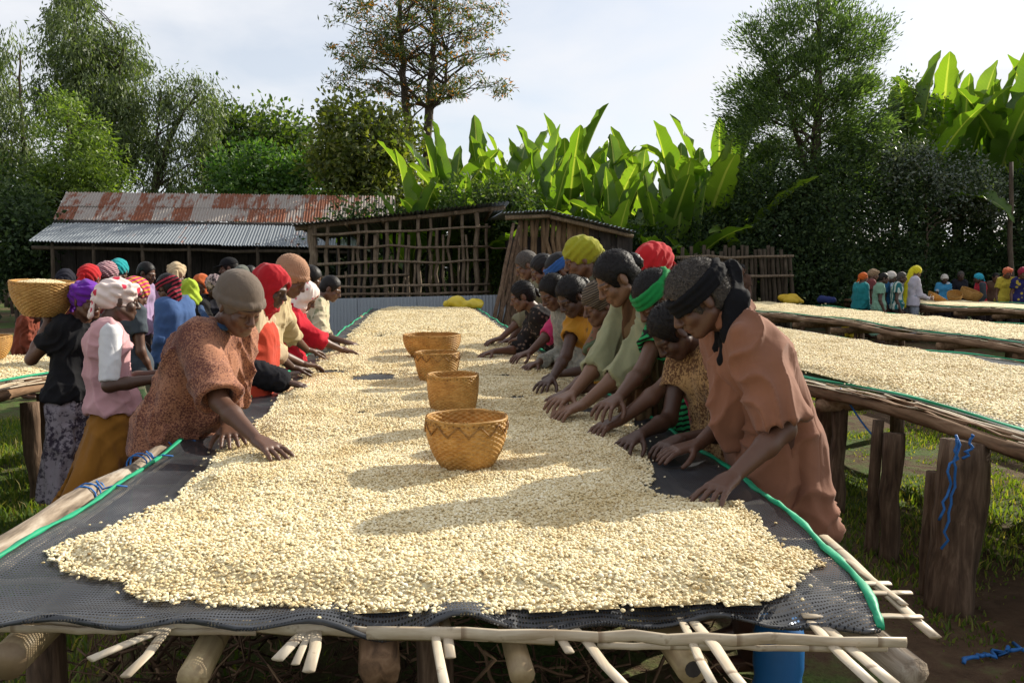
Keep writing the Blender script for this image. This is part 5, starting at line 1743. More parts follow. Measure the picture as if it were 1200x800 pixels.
    # ---------------- lower garment
    if lower is not None:
        S = Solid()
        z_h = 0.10 * Hh if lower_kind == 'skirt' else 0.06
        if lower_kind == 'skirt':
            b = np.array([sweep[0], sweep[1], z_h]) - f * 0.03
            for sg in (1, -1):
                S.cone(pel + s * sg * 0.06 * q + UPV * 0.06, pel + s * sg * 0.072 * q - UPV * 0.08, 0.098 * q, 0.112 * q, 0.05)
                S.cone(pel + s * sg * 0.072 * q - UPV * 0.08, b + s * sg * 0.10 * q, 0.112 * q, 0.150 * q, 0.05)
            S.half(b, -UPV)
            S.cone(b - UPV * 0.3, b + UPV * 0.2, 0.22 * q, 0.12 * q, 0.01, None, True)
            def pleat(v):
                th = np.arctan2(v[:, 1], v[:, 0])
                k = np.clip((pel[2] - v[:, 2]) / (pel[2] - z_h), 0, 1)
                return 0.016 * k * np.sin(th * 9 + 2.2 * np.sin(v[:, 2] * 4 + sd)) + 0.008 * k * np.sin(th * 17 + sd)
            garment("skirt", S, lower, res * 1.7, 0.003, 7, sd, 0.3, disp=pleat, drape=0.022)
        else:
            for hip, knee, ank in legs:
                S.cone(hip + UPV * 0.06, knee, 0.108 * q, 0.078 * q, 0.03).cone(knee, ank + UPV * 0.03, 0.078 * q, 0.068 * q, 0.02)
            S.cone(pel + s * 0.07 * q + UPV * .04, pel - s * 0.07 * q + UPV * .04, 0.125 * q, 0.125 * q, 0.04)
            garment("trousers", S, lower, res * 2.0, 0.006, 9, sd, 0.5)
    # ---------------- top
    if top is not None:
        S = Solid()
        g = 0.007 + 0.010 * loose
        trunk(S, g, 0.06)
        low = pel - UPV * hem
        for sg in (1, -1):
            S.cone(pel + s * sg * 0.065 * q, low + s * sg * 0.075 * q - f * 0.01, 0.105 * q + g, 0.118 * q + g * 1.3, 0.05)
        S.half(low + UPV * 0.0, -UPV)
        for S_, E, Wp in arms:
            ra = 0.050 * q + g * 0.9
            if sleeve == 'long':
                S.cone(S_, E, ra, 0.046 * q + g * 0.8, 0.035).cone(E, Wp - (Wp - E) * 0.06, 0.046 * q + g * 0.8, 0.034 * q + g * 0.5, 0.02, flat=True)
                e, w, r_ = Wp - (Wp - E) * 0.06, unit(Wp - E), 0.034 * q + g * 0.5
            elif sleeve == 'three':
                M_ = E + (Wp - E) * 0.35
                S.cone(S_, E, ra, 0.050 * q + g, 0.035).cone(E, M_, 0.050 * q + g, 0.046 * q + g, 0.02, flat=True)
                e, w, r_ = M_, unit(Wp - E), 0.046 * q + g
            elif sleeve == 'elbow':
                M_ = S_ + (E - S_) * 0.96
                S.cone(S_, M_, ra + 0.004 * loose, 0.058 * q + g * 1.3, 0.035, flat=True)
                e, w, r_ = M_, unit(E - S_), 0.056 * q + g * 1.25
            elif sleeve == 'short':
                M_ = S_ + (E - S_) * 0.55
                S.cone(S_, M_, ra + 0.004, 0.054 * q + g * 1.1, 0.035, flat=True)
                e, w, r_ = M_, unit(E - S_), 0.054 * q + g * 1.1
            else:
                continue
            # cut the sleeve end flat and hollow
            S.cone(e - w * 0.012, e + w * 0.05, r_ - 0.019, r_ - 0.019, 0.003, None, True)
        # neck opening
        S.cone(nk + u * 0.03 + cf * 0.02, nk + u * 0.14 + cf * 0.05, 0.066 * q, 0.10 * q, 0.008, None, True)
        if collar == 'v':
            S.cone(nk + cf * 0.09 * q - u * 0.04, nk + cf * 0.08 * q + u * 0.06, 0.022 * q, 0.05 * q, 0.01, None, True)
        garment("top", S, top, res * 1.1, 0.002 + 0.001 * loose, 7.5, sd, 0.4, drape=0.015 + 0.010 * loose)
        if collar in ('shirt',):
            K = Solid()
            base = nk + u * 0.025
            for j in range(10):
              for lift_ in (0.0, 0.012, 0.024, 0.036):
                a0, a1 = [0.55 + (2 * math.pi - 1.1) * (j + e_) / 10 for e_ in (0, 1)]
                pp = lambda a_: base + (cf * math.cos(a_) * 1.05 + s * math.sin(a_)) * (0.076 - lift_ * 0.25) * q + u * (0.006 * (1 - math.cos(a_)) + lift_ - 0.012)
                K.cone(pp(a0), pp(a1), 0.009, 0.009, 0.008)
            garment("collar", K, top, res, 0.002, 12, sd)
    # ---------------- head wear and hair
    face_cut = lambda S, fw=0.105, up_=-0.045, r=(0.073, 0.085, 0.092): S.ell(hp(0, fw, up_), ax, np.array(r) * q, 0.006, True)
    hres = min(res, 0.012) * 0.8
    hm = hair_mat or HAIR
    def hair(grow=0.010, low=-0.03, fwd=0.112, seed_amp=0.004, disp=None):
        S = Solid()
        S.ell(hp(0, -0.016, 0.030), ax, np.array([0.076 + grow, 0.096 + grow, 0.091 + grow]) * q, 0.01)
        S.ell(hp(0, -0.050, -0.015), ax, np.array([0.062 + grow, 0.058 + grow, 0.065]) * q, 0.02)
        face_cut(S, fwd - 0.008, -0.034, (0.080, 0.085, 0.100))
        for sg in (1, -1):
            S.ell(hp(sg * 0.085, 0.002, -0.03), ax, np.array([0.03, 0.034, 0.055]) * q, 0.004, True)
        S.half(hp(0, 0, -0.075), -hu)
        garment("hair", S, hm, hres, seed_amp * 0.4, 45, sd, 1.0, disp=disp, fuzz=(9000 if hm is GREYHAIR else 5000) if res < 0.0088 else 0)
    rows = lambda v: 0.0035 * np.abs(np.sin(np.arctan2((v - Hd) @ hs, (v - Hd) @ hu - 0.0) * 11)) - 0.002
    if wear == 'short':
        hair(0.007)
    elif wear == 'afro':
        hair(0.022, seed_amp=0.007)
    elif wear == 'cornrows':
        hair(0.008, disp=rows)
        S = Solid().ell(hp(0, -0.115, 0.0), ax, np.array([0.026, 0.03, 0.03]) * q, 0.01).cone(hp(0, -0.12, 0.0), hp(0, -0.135, -0.05), 0.02 * q, 0.009 * q, 0.01)
        garment("braid", S, hm, hres, 0.003, 40, sd, 1.0)
    elif wear == 'bun':
        hair(0.011, fwd=0.118)
        S = Solid().ell(hp(0, -0.118, 0.01), ax, np.array([0.045, 0.036, 0.045]) * q, 0.01)
        garment("hair_bun", S, hm, hres, 0.004, 40, sd, 1.0)
    elif wear in ('scarf', 'turban', 'beanie', 'knit'):
        S = Solid()
        g = {'scarf': 0.014, 'turban': 0.012, 'beanie': 0.014, 'knit': 0.016}[wear]
        S.ell(hp(0, -0.016, 0.034), ax, np.array([0.077 + g, 0.098 + g, 0.092 + g]) * q, 0.01)
        if wear in ('scarf', 'turban'):
            S.ell(hp(0, -0.075, 0.02), ax, np.array([0.066 + g, 0.06 + g, 0.062 + g]) * q, 0.03)
        if wear == 'turban':
            for j, (b0, c0, t0) in enumerate(((0.0, 0.055, 0.5), (-0.01, 0.085, 0.2), (-0.02, 0.04, 0.75))):
                for m_ in range(12):
                    a0, a1 = m_ * math.pi / 6, (m_ + 1) * math.pi / 6
                    pp = lambda a_: hp(math.cos(a_) * 0.083, b0 + math.sin(a_) * 0.100, c0 + math.sin(a_) * 0.03 * t0)
                    S.cone(pp(a0), pp(a1), 0.0165 * q, 0.0165 * q, 0.008)
        if wear in ('beanie', 'knit'):
            S.ell(hp(0, -0.045, 0.062), ax, np.array([0.07, 0.075, 0.058]) * q, 0.04)
            for m_ in range(14):
                a0, a1 = m_ * math.pi / 7, (m_ + 1) * math.pi / 7
                pp = lambda a_: hp(math.cos(a_) * 0.082, -0.014 + math.sin(a_) * 0.102, 0.024 + math.sin(a_) * 0.016)
                S.cone(pp(a0), pp(a1), 0.021 * q, 0.021 * q, 0.004)
        cut_up = {'scarf': -0.062, 'turban': -0.068, 'beanie': -0.064, 'knit': -0.066}[wear]
        face_cut(S, 0.10, cut_up, (0.086, 0.10, 0.092))
        S.half(hp(0, 0, -0.035), unit(-hu + hf * 0.25))
        folds = lambda v: 0.0035 * np.sin(((v - Hd) @ hu) * 130 + ((v - Hd) @ hf) * 62 + 2.5 * np.sin(((v - Hd) @ hs) * 30)) * (1.0 if wear in ('scarf', 'turban') else 0)
        ribs = lambda v: (0.0007 * np.sin(np.arctan2((v - Hd) @ hs, (v - Hd) @ hf) * 60) if wear == 'beanie' else 0.0045 * np.sin(((v - Hd) @ hu) * 330) * np.sin(np.arctan2((v - Hd) @ hs, (v - Hd) @ hf) * 26))
        garment("headscarf" if wear in ('scarf', 'turban') else "knit_cap", S, wear_mat, hres, 0.003 if wear in ('scarf', 'turban') else 0.0008, 14, sd, 1.0, disp=folds if wear in ('scarf', 'turban') else ribs)
        if wear in ('scarf', 'turban'):
            K = Solid().ell(hp(0, -0.135, -0.005), ax, np.array([0.03, 0.024, 0.022]) * q, 0.01)
            K.cone(hp(0.01, -0.135, -0.01), hp(0.03, -0.15, -0.10), 0.018 * q, 0.024 * q, 0.01, (hf, 0.45)).cone(hp(-0.01, -0.135, -0.01), hp(-0.02, -0.145, -0.09), 0.016 * q, 0.02 * q, 0.01, (hf, 0.45))
            garment("scarf_knot", K, wear_mat, hres, 0.004, 20, sd, 0.5)
    elif wear in ('headband', 'bandana'):
        hair(0.015 if wear == 'bandana' else 0.010, seed_amp=0.005 if wear == 'bandana' else 0.003)
        S = Solid()
        bg_ = 0.026 if wear == 'bandana' else 0.020
        S.ell(hp(0, -0.016, 0.030), ax, np.array([0.076 + bg_, 0.096 + bg_, 0.091 + bg_]) * q, 0.01)
        tl = unit(hu + hf * 0.18) if wear == 'bandana' else unit(hu + hf * 0.05)
        up_c, dn_c = (0.066, 0.006) if wear == 'bandana' else (0.078, 0.014)
        S.half(hp(0, 0, up_c), tl).half(hp(0, 0, dn_c), -tl)
        folds = lambda v: 0.003 * np.sin(((v - Hd) @ hu) * 260 + ((v - Hd) @ hf) * 40)
        garment("headband", S, wear_mat, hres, 0.0025, 18, sd, 1.0, disp=folds)
        if wear == 'bandana':
            K = Solid().ell(hp(0.0, -0.135, 0.012), ax, np.array([0.035, 0.03, 0.03]) * q, 0.015)
            kb = hp(0.0, -0.135, 0.01)
            for dx, dl in ((0.035, 0.29), (0.0, 0.25), (0.06, 0.20)):
                K.cone(kb, kb + (-UPV * dl * 0.5 + s * dx - f * 0.01) * q, 0.030 * q, 0.042 * q, 0.03, (s, 0.6)).cone(kb + (-UPV * dl * 0.5 + s * dx - f * 0.01) * q, kb + (-UPV * dl + s * dx * 1.4 + f * 0.01) * q, 0.042 * q, 0.038 * q, 0.03, (s, 0.6))
            garment("scarf_tail", K, wear_mat, hres, 0.007, 16, sd, 0.3)
    elif wear in ('hood', 'shawl'):
        S = Solid()
        S.ell(hp(0, -0.014, 0.022), ax, np.array([0.098, 0.116, 0.114]) * q, 0.01)
        S.ell(hp(0, -0.01, -0.075), ax, np.array([0.088, 0.095, 0.085]) * q, 0.04)
        S.cone(hp(0, -0.02, -0.10), nk - u * 0.02 + cf * 0.01, 0.085 * q, 0.10 * q, 0.05)
        S.cone(nk + s * 0.05 * q - u * 0.02, nk - s * 0.05 * q - u * 0.02, 0.09 * q, 0.09 * q, 0.04)
        if wear == 'shawl':
            for sg in (1, -1):
                S.cone(nk + s * sg * 0.08 - u * 0.03, nk + s * sg * 0.14 - u * 0.16, 0.085 * q, 0.08 * q, 0.05)
            S.cone(nk + cf * 0.06, chest + cf * 0.10 - u * 0.04, 0.07 * q, 0.08 * q, 0.04)
        S.ell(hp(0, 0.118, -0.022), ax, np.array([0.062, 0.10, 0.086]) * q, 0.012, True)
        folds = lambda v: 0.004 * np.sin(((v - Hd) @ hu) * 70 + np.abs((v - Hd) @ hs) * 90 + 1.0)
        garment("hood", S, wear_mat, hres, 0.005, 12, sd, 0.7, disp=folds)
    elif wear == 'cap':
        hair(0.006)
        S = Solid()
        S.ell(hp(0, -0.012, 0.045), ax, np.array([0.088, 0.108, 0.085]) * q, 0.01)
        S.half(hp(0, 0, 0.035), unit(-hu))
        S.cone(hp(-0.03, 0.09, 0.042), hp(-0.02, 0.155, 0.030), 0.045 * q, 0.035 * q, 0.012, (hu, 0.16)).cone(hp(0.03, 0.09, 0.042), hp(0.02, 0.155, 0.030), 0.045 * q, 0.035 * q, 0.012, (hu, 0.16))
        garment("cap", S, wear_mat, hres, 0.001, 12, sd, 1.0)
    ctx = dict(root=root, garment=garment, Hd=Hd, hp=hp, hf=hf, hu=hu, hs=hs, ax=ax, q=q, nk=nk, u=u, cf=cf, s=s, f=f, pel=pel, waist=waist, chest=chest, arms=arms, res=res, sd=sd, off=off, H=Hh)
    if extra: extra(ctx)
    PEOPLE.append((label, round(Hh, 2), [round(float(x), 2) for x in head]))
    return root
# ------------------------------------------------------------------ the people
C_ = cloth
PLAIN = lambda n, c: C_(n, c)

# ---- right-hand row, from the near corner of the bed to its far end
def r1_extra(c):
    # loose hanging front and back of the long shirt, reaching below the bed
    S = Solid()
    q, s, f = c['q'], c['s'], c['f']
    sh = c['nk'] - c['u'] * 0.06
    for sg in (1, -1):
        S.cone(c['chest'] + s * sg * 0.10 - f * 0.02, c['pel'] + s * sg * 0.10 - f * 0.03 + UPV * 0.02, 0.095, 0.105, 0.05)
        S.cone(c['pel'] + s * sg * 0.10 - f * 0.03 + UPV * 0.02, c['pel'] + s * sg * 0.12 - f * 0.05 - UPV * 0.22, 0.105, 0.125, 0.05)
    S.cone(c['chest'] + c['cf'] * 0.05, c['waist'] + f * 0.10 - UPV * 0.06, 0.085, 0.085, 0.05)
    S.half(c['pel'] - UPV * 0.24, -UPV)
    S.cone(c['nk'] + c['u'] * 0.03, c['nk'] + c['u'] * 0.14, 0.066, 0.10, 0.008, None, True)
    def fold(v):
        th = np.arctan2((v - c['pel']) @ s, -((v - c['pel']) @ f))
        k = np.clip((c['chest'][2] - v[:, 2]) / 0.6, 0, 1)
        return 0.013 * k * np.sin(th * 7 + 1.5 * np.sin(v[:, 2] * 5)) + 0.006 * k * np.sin(th * 15 + v[:, 2] * 6)
    c['garment']("shirt_tail", S, C_("brown_cotton", (0.27, 0.122, 0.074)), 0.008, 0.003, 7, 3, 0.3, disp=fold, drape=0.030)
RG = "people sorting beans along the right side of the long bed"
person("elderly person in brown shirt with black bandana tied behind the head", (818, 350), 2.64, (1.22, 2.66), [(843, 570), (797, 526)], skin=0, top=C_("brown_cotton", (0.27, 0.122, 0.074)), sleeve='elbow', loose=1.6, hem=0.26,
       lower=PLAIN("brown_trousers", (0.10, 0.05, 0.035)), lower_kind='trousers', wear='bandana', wear_mat=C_("black_scarf", (0.008, 0.008, 0.010)), tilt=0.62, turn=-0.05, res=0.007, hair_mat=GREYHAIR, collar='shirt', extra=r1_extra, female=False, group=RG, curl=0.35, arm=0.93)
person("bent woman with dark hair in a gold speckled blouse beside the brown shirt", (788, 388), 3.10, (1.24, 3.10), [(782, 521), (738, 516)], face=(-0.94, -0.30), skin=3, top=C_("gold_speckled", (0.40, 0.25, 0.11), (0.10, 0.045, 0.02), 'speckle', 1.3), sleeve='short', loose=1.0,
       lower=PLAIN("dark_cloth", (0.04, 0.03, 0.03)), wear='bun', tilt=0.85, turn=-0.2, res=0.007, group=RG, curl=0.7)
def r3_extra(c):
    S = Solid()
    s, f, u, cf = c['s'], c['f'], c['u'], c['cf']
    S.cone(c['nk'] + s * 0.07 + cf * 0.01, c['chest'] + s * 0.10 + cf * 0.05, 0.055, 0.085, 0.03).cone(c['chest'] + s * 0.10 + cf * 0.05, c['pel'] + s * 0.10 + cf * 0.05, 0.085, 0.10, 0.03)
    c['garment']("vest", S, PLAIN("rose_cloth", (0.45, 0.05, 0.09)), 0.009, 0.003, 9, 4, drape=0.02)
person("person with bright green headband in black and green striped top and rose vest", (768, 349), 3.45, (1.27, 3.45), [(706, 503), (690, 512)], face=(-0.92, -0.38), skin=1, top=C_("green_black_stripe", (0.012, 0.014, 0.012), (0.03, 0.33, 0.11), 'stripe', 1.6), sleeve='short', loose=0.8,
       lower=PLAIN("dark_cloth", (0.04, 0.03, 0.03)), wear='headband', wear_mat=PLAIN("green_band", (0.012, 0.23, 0.055)), tilt=0.75, turn=-0.2, res=0.0075, group=RG, extra=r3_extra, curl=0.6)
def r4_extra(c):
    S = Solid()
    s, f, u, cf = c['s'], c['f'], c['u'], c['cf']
    S.cone(c['nk'] + s * 0.07, c['nk'] - s * 0.07, 0.058, 0.058, 0.03)
    p0 = c['nk'] + s * 0.085 - u * 0.01 + cf * 0.02
    p1 = c['chest'] + s * 0.125 + cf * 0.09
    p2 = p1 - UPV * 0.42 + f * 0.04 + s * 0.02
    S.cone(p0, p1, 0.05, 0.062, 0.03).cone(p1, p2, 0.062, 0.075, 0.03, (s, 0.6), flat=True)
    p1 = c['chest'] + s * 0.02 + cf * 0.13
    p2 = p1 - UPV * 0.40 + f * 0.02
    S.cone(c['nk'] + cf * 0.05, p1, 0.05, 0.05, 0.03).cone(p1, p2, 0.05, 0.06, 0.03, (f, 0.6), flat=True)
    S.cone(c['nk'] + u * 0.04 + cf * 0.02, c['nk'] + u * 0.14 + cf * 0.05, 0.052, 0.08, 0.008, None, True)
    def fold(v):
        return 0.006 * np.sin((v @ s) * 110 + 2 * np.sin(v[:, 2] * 6)) + 0.004 * np.sin((v @ f) * 150)
    c['garment']("shawl", S, C_("brown_shawl", (0.085, 0.042, 0.02), (0.16, 0.10, 0.05), 'vstripe', 0.5), 0.008, 0.004, 9, 6, 0.25, disp=fold)
person("tall bareheaded woman with pulled back hair and brown green shawl", (722, 326), 3.80, (1.22, 3.85), [(662, 486), (648, 484)], face=(-0.94, -0.34), skin=2, top=PLAIN("cream_green_dress", (0.30, 0.30, 0.17)), sleeve='three', loose=1.0,
       lower=PLAIN("dark_cloth", (0.04, 0.03, 0.03)), wear='bun', tilt=0.62, turn=-0.25, res=0.0075, group=RG, extra=r4_extra)
def r5_extra(c):
    S = Solid()
    for sg in (1,):
        S.cone(c['nk'] + c['s'] * 0.13, c['chest'] + c['s'] * 0.15, 0.085, 0.10, 0.03).cone(c['chest'] + c['s'] * 0.15, c['pel'] + c['s'] * 0.15, 0.10, 0.11, 0.03)
    c['garment']("wrap", S, C_("magenta_wrap", (0.27, 0.02, 0.13), (0.42, 0.10, 0.25), 'vstripe', 0.8), 0.01, 0.008, 8, 7, 0.3)
person("person in brown striped head wrap and striped camouflage top with magenta wrap", (703, 356), 4.20, (1.20, 4.20), [(680, 458), (652, 466)], face=(-0.92, -0.38), skin=1, top=C_("striped_camo", (0.06, 0.085, 0.04), (0.17, 0.085, 0.05), 'camo', 0.9, (0.25, 0.25, 0.17)), sleeve='short', loose=0.8,
       lower=PLAIN("dark_cloth", (0.04, 0.03, 0.03)), wear='scarf', wear_mat=C_("brown_stripe_scarf", (0.035, 0.028, 0.022), (0.13, 0.10, 0.07), 'stripe', 3.0), tilt=0.35, turn=-0.2, res=0.008, group=RG, extra=r5_extra, collar='v')
person("dark haired woman in mustard yellow and black top", (670, 347), 4.72, (1.17, 4.70), [(645, 440), (638, 452)], face=(-0.9, -0.42), skin=3, top=C_("mustard_black", (0.42, 0.20, 0.02), (0.02, 0.02, 0.02), 'floral', 0.45), sleeve='short', loose=0.7,
       lower=PLAIN("dark_cloth", (0.04, 0.03, 0.03)), wear='bun', tilt=0.6, turn=0.0, res=0.008, group=RG, collar='v')
person("woman in yellow green headscarf standing behind the mustard top", (680, 303), 5.15, (1.24, 5.15), [None, None], skin=1, top=PLAIN("olive_dress", (0.09, 0.085, 0.05)), sleeve='long', lower=PLAIN("dark_cloth", (0.04, 0.03, 0.03)),
       wear='scarf', wear_mat=PLAIN("yellow_green_scarf", (0.30, 0.30, 0.02)), tilt=0.35, res=0.009, group=RG)
person("person in bright red headscarf behind the tall bareheaded woman", (764, 314), 4.55, (1.55, 4.55), [None, None], skin=1, top=PLAIN("dark_red_dress", (0.12, 0.02, 0.02)), sleeve='long', lower=PLAIN("dark_cloth", (0.04, 0.03, 0.03)),
       wear='scarf', wear_mat=PLAIN("red_scarf", (0.48, 0.015, 0.02)), tilt=0.5, turn=0.5, res=0.009, group=RG)
person("person in pale cardigan with coral front beside the mustard top", (648, 342), 5.35, (1.15, 5.35), [(640, 425), (622, 428)], face=(-0.93, -0.36), skin=0, top=C_("pale_cardigan", (0.30, 0.29, 0.24), (0.2, 0.2, 0.17), 'speckle', 0.6), sleeve='long', loose=0.8, lower=PLAIN("coral_dress", (0.5, 0.10, 0.08)),
       wear='short', tilt=0.6, res=0.0085, group=RG)
person("person in blue headband with white trim and pink blouse", (656, 318), 5.75, (1.20, 5.80), [(632, 408), (605, 424)], skin=0, top=PLAIN("hot_pink", (0.55, 0.04, 0.14)), sleeve='three', loose=0.9, lower=PLAIN("teal_dress", (0.03, 0.13, 0.16)),
       wear='headband', wear_mat=C_("blue_white_band", (0.03, 0.10, 0.32), (0.03, 0.10, 0.32), 'plain'), tilt=0.6, res=0.009, group=RG)
person("girl with braided cornrows in dark floral dress reaching over the beans", (612, 347), 6.25, (1.13, 6.25), [(600, 405), (570, 414)], skin=1, top=C_("dark_floral", (0.02, 0.018, 0.018), (0.15, 0.11, 0.09), 'floral', 1.2), sleeve='three', loose=0.8, lower=PLAIN("dark_cloth", (0.04, 0.03, 0.03)),
       wear='cornrows', tilt=0.35, turn=-0.05, res=0.0085, group=RG)
person("person with grey short hair in pale olive jacket at the far end of the row", (617, 311), 7.35, (1.20, 7.35), [(575, 402), (590, 400)], skin=0, top=PLAIN("pale_olive", (0.17, 0.16, 0.10)), sleeve='three', lower=PLAIN("dark_cloth", (0.04, 0.03, 0.03)),
       wear='short', hair_mat=GREYHAIR, tilt=0.5, res=0.010, group=RG, female=False)
person("person with tight braids behind the girl in dark floral dress", (636, 316), 6.75, (1.24, 6.75), [(610, 402), (600, 406)], skin=0, top=PLAIN("cream_scarf", (0.3, 0.25, 0.2)), sleeve='long', lower=PLAIN("dark_cloth", (0.04, 0.03, 0.03)),
       wear='cornrows', tilt=0.5, res=0.010, group=RG)

# ---- left-hand row
LG = "people sorting beans along the left side of the long bed"
FL = (1, 0)
def l1_extra(c):
    s, f, u = c['s'], c['f'], c['u']
    S = Solid()
    # wide poncho-like body hanging down to the pole
    for sg in (1, -1):
        S.cone(c['nk'] - u * 0.06 + s * sg * 0.08, c['chest'] + s * sg * 0.10 - f * 0.01, 0.06, 0.088, 0.05)
        S.cone(c['chest'] + s * sg * 0.10 - f * 0.01, c['pel'] + s * sg * 0.10 + f * 0.01 - UPV * 0.10, 0.088, 0.090, 0.05)
    S.cone(c['chest'] + c['cf'] * 0.06, c['waist'] + f * 0.08 - UPV * 0.10, 0.085, 0.09, 0.05)
    S.half(c['pel'] - UPV * 0.16, -UPV)
    S.cone(c['nk'] + u * 0.03 + c['cf'] * .02, c['nk'] + u * 0.14 + c['cf'] * .05, 0.07, 0.11, 0.008, None, True)
    def fold(v):
        th = np.arctan2((v - c['pel']) @ s, -((v - c['pel']) @ f))
        k = np.clip((c['chest'][2] - v[:, 2]) / 0.5, 0, 1)
        return 0.014 * k * np.sin(th * 6 + 1.5 * np.sin(v[:, 2] * 7)) + 0.007 * k * np.sin(th * 13 + v[:, 2] * 9)
    c['garment']("sweater_body", S, C_("rust_speckled", (0.36, 0.165, 0.095), (0.11, 0.04, 0.032), 'speckle', 2.0), 0.009, 0.003, 7, 5, 0.35, disp=fold, drape=0.030)
    K = Solid()
    for j in range(8):
        a0, a1 = [-1.2 + 2.4 * (j + e) / 8 for e in (0, 1)]
        pp = lambda a_: c['nk'] + u * 0.02 + (c['cf'] * 0.5 * (1 - math.cos(a_)) * -0.1) + (-s * math.cos(a_) + c['cf'] * math.sin(a_)) * 0.085
        K.cone(pp(a0), pp(a1), 0.012, 0.012, 0.006)
    c['garment']("undershirt_strap", K, PLAIN("blue_strap", (0.03, 0.07, 0.16)), 0.006, 0.001, 12, 5)
person("woman in grey brown beanie and rust speckled sweater reaching over the beans", (281, 357), 3.38, (-1.02, 3.50), [(270, 508), (318, 527)], face=(0.9, -0.43), skin=0, top=C_("rust_speckled", (0.36, 0.165, 0.095), (0.11, 0.04, 0.032), 'speckle', 2.0), sleeve='elbow', loose=1.7,
       lower=PLAIN("rust_skirt", (0.16, 0.05, 0.02)), wear='beanie', wear_mat=PLAIN("grey_brown_knit", (0.15, 0.115, 0.09)), tilt=0.5, turn=-0.3, res=0.0068, group=LG, extra=l1_extra, curl=0.25)
def l2_extra(c):
    S = Solid()
    s, f = c['s'], c['f']
    for sg in (1, -1):
        S.cone(c['chest'] + s * sg * 0.06 + c['cf'] * 0.04 - UPV * 0.06, c['pel'] + s * sg * 0.09 + f * 0.06 - UPV * 0.1, 0.12, 0.14, 0.04)
    c['garment']("apron", S, PLAIN("red_orange", (0.50, 0.055, 0.025)), 0.010, 0.008, 8, 8, 0.3)
    E, Wp = c['arms'][1][1], c['arms'][1][2]
    G = Solid().cone(E + (Wp - E) * 0.35, E + (Wp - E) * 0.88, 0.082, 0.070, 0.02)
    c['garment']("wrist_warmer", G, PLAIN("black_warmer", (0.012, 0.012, 0.016)), 0.008, 0.006, 20, 8)
person("woman in red hood and cream jacket over a red orange apron", (318, 336), 4.75, (-1.04, 4.75), [(352, 432), (348, 450)], face=FL, skin=3, top=PLAIN("cream_jacket", (0.50, 0.40, 0.26)), sleeve='three', loose=1.5, hem=-0.05,
       lower=PLAIN("red_orange", (0.50, 0.055, 0.025)), wear='hood', wear_mat=PLAIN("red_hood", (0.42, 0.012, 0.02)), tilt=0.4, turn=-0.35, res=0.0075, group=LG, extra=l2_extra, curl=0.4)
person("person in knotted tan knit cap and cream shirt", (342, 325), 5.4, (-1.05, 5.40), [(372, 418), (366, 428)], face=FL, skin=0, top=C_("cream_shirt", (0.52, 0.42, 0.24)), sleeve='three', loose=1.0, lower=PLAIN("dark_cloth", (0.04, 0.03, 0.03)),
       wear='knit', wear_mat=C_("tan_knit", (0.38, 0.21, 0.13)), tilt=0.55, turn=-0.3, res=0.008, group=LG)
person("person in white and pink headscarf and bright red sweater", (357, 347), 6.35, (-1.03, 6.35), [(402, 408), (412, 412)], face=FL, skin=0, top=PLAIN("bright_red_knit", (0.55, 0.012, 0.03)), sleeve='three', loose=1.2, lower=PLAIN("dark_cloth", (0.04, 0.03, 0.03)),
       wear='hood', wear_mat=C_("white_pink_scarf", (0.72, 0.62, 0.58), (0.5, 0.12, 0.16), 'floral', 0.8), tilt=0.6, turn=-0.1, res=0.008, group=LG)
person("boy with short hair in cream patterned shirt at the far end of the row", (388, 338), 7.5, (-1.0, 7.5), [(404, 401), (414, 403)], face=FL, skin=0, top=C_("cream_patterned", (0.5, 0.44, 0.30), (0.24, 0.24, 0.14), 'floral', 0.7), sleeve='three', loose=1.0, lower=PLAIN("dark_cloth", (0.04, 0.03, 0.03)), lower_kind='trousers',
       wear='short', tilt=0.45, turn=-0.15, res=0.009, group=LG, female=False)
person("dark haired person behind the white and pink headscarf", (364, 327), 7.9, (-1.45, 7.9), [None, None], face=FL, skin=0, top=PLAIN("grey_green_top", (0.14, 0.15, 0.11)), sleeve='short', lower=PLAIN("dark_cloth", (0.04, 0.03, 0.03)),
       wear='short', tilt=0.5, res=0.011, group=LG)

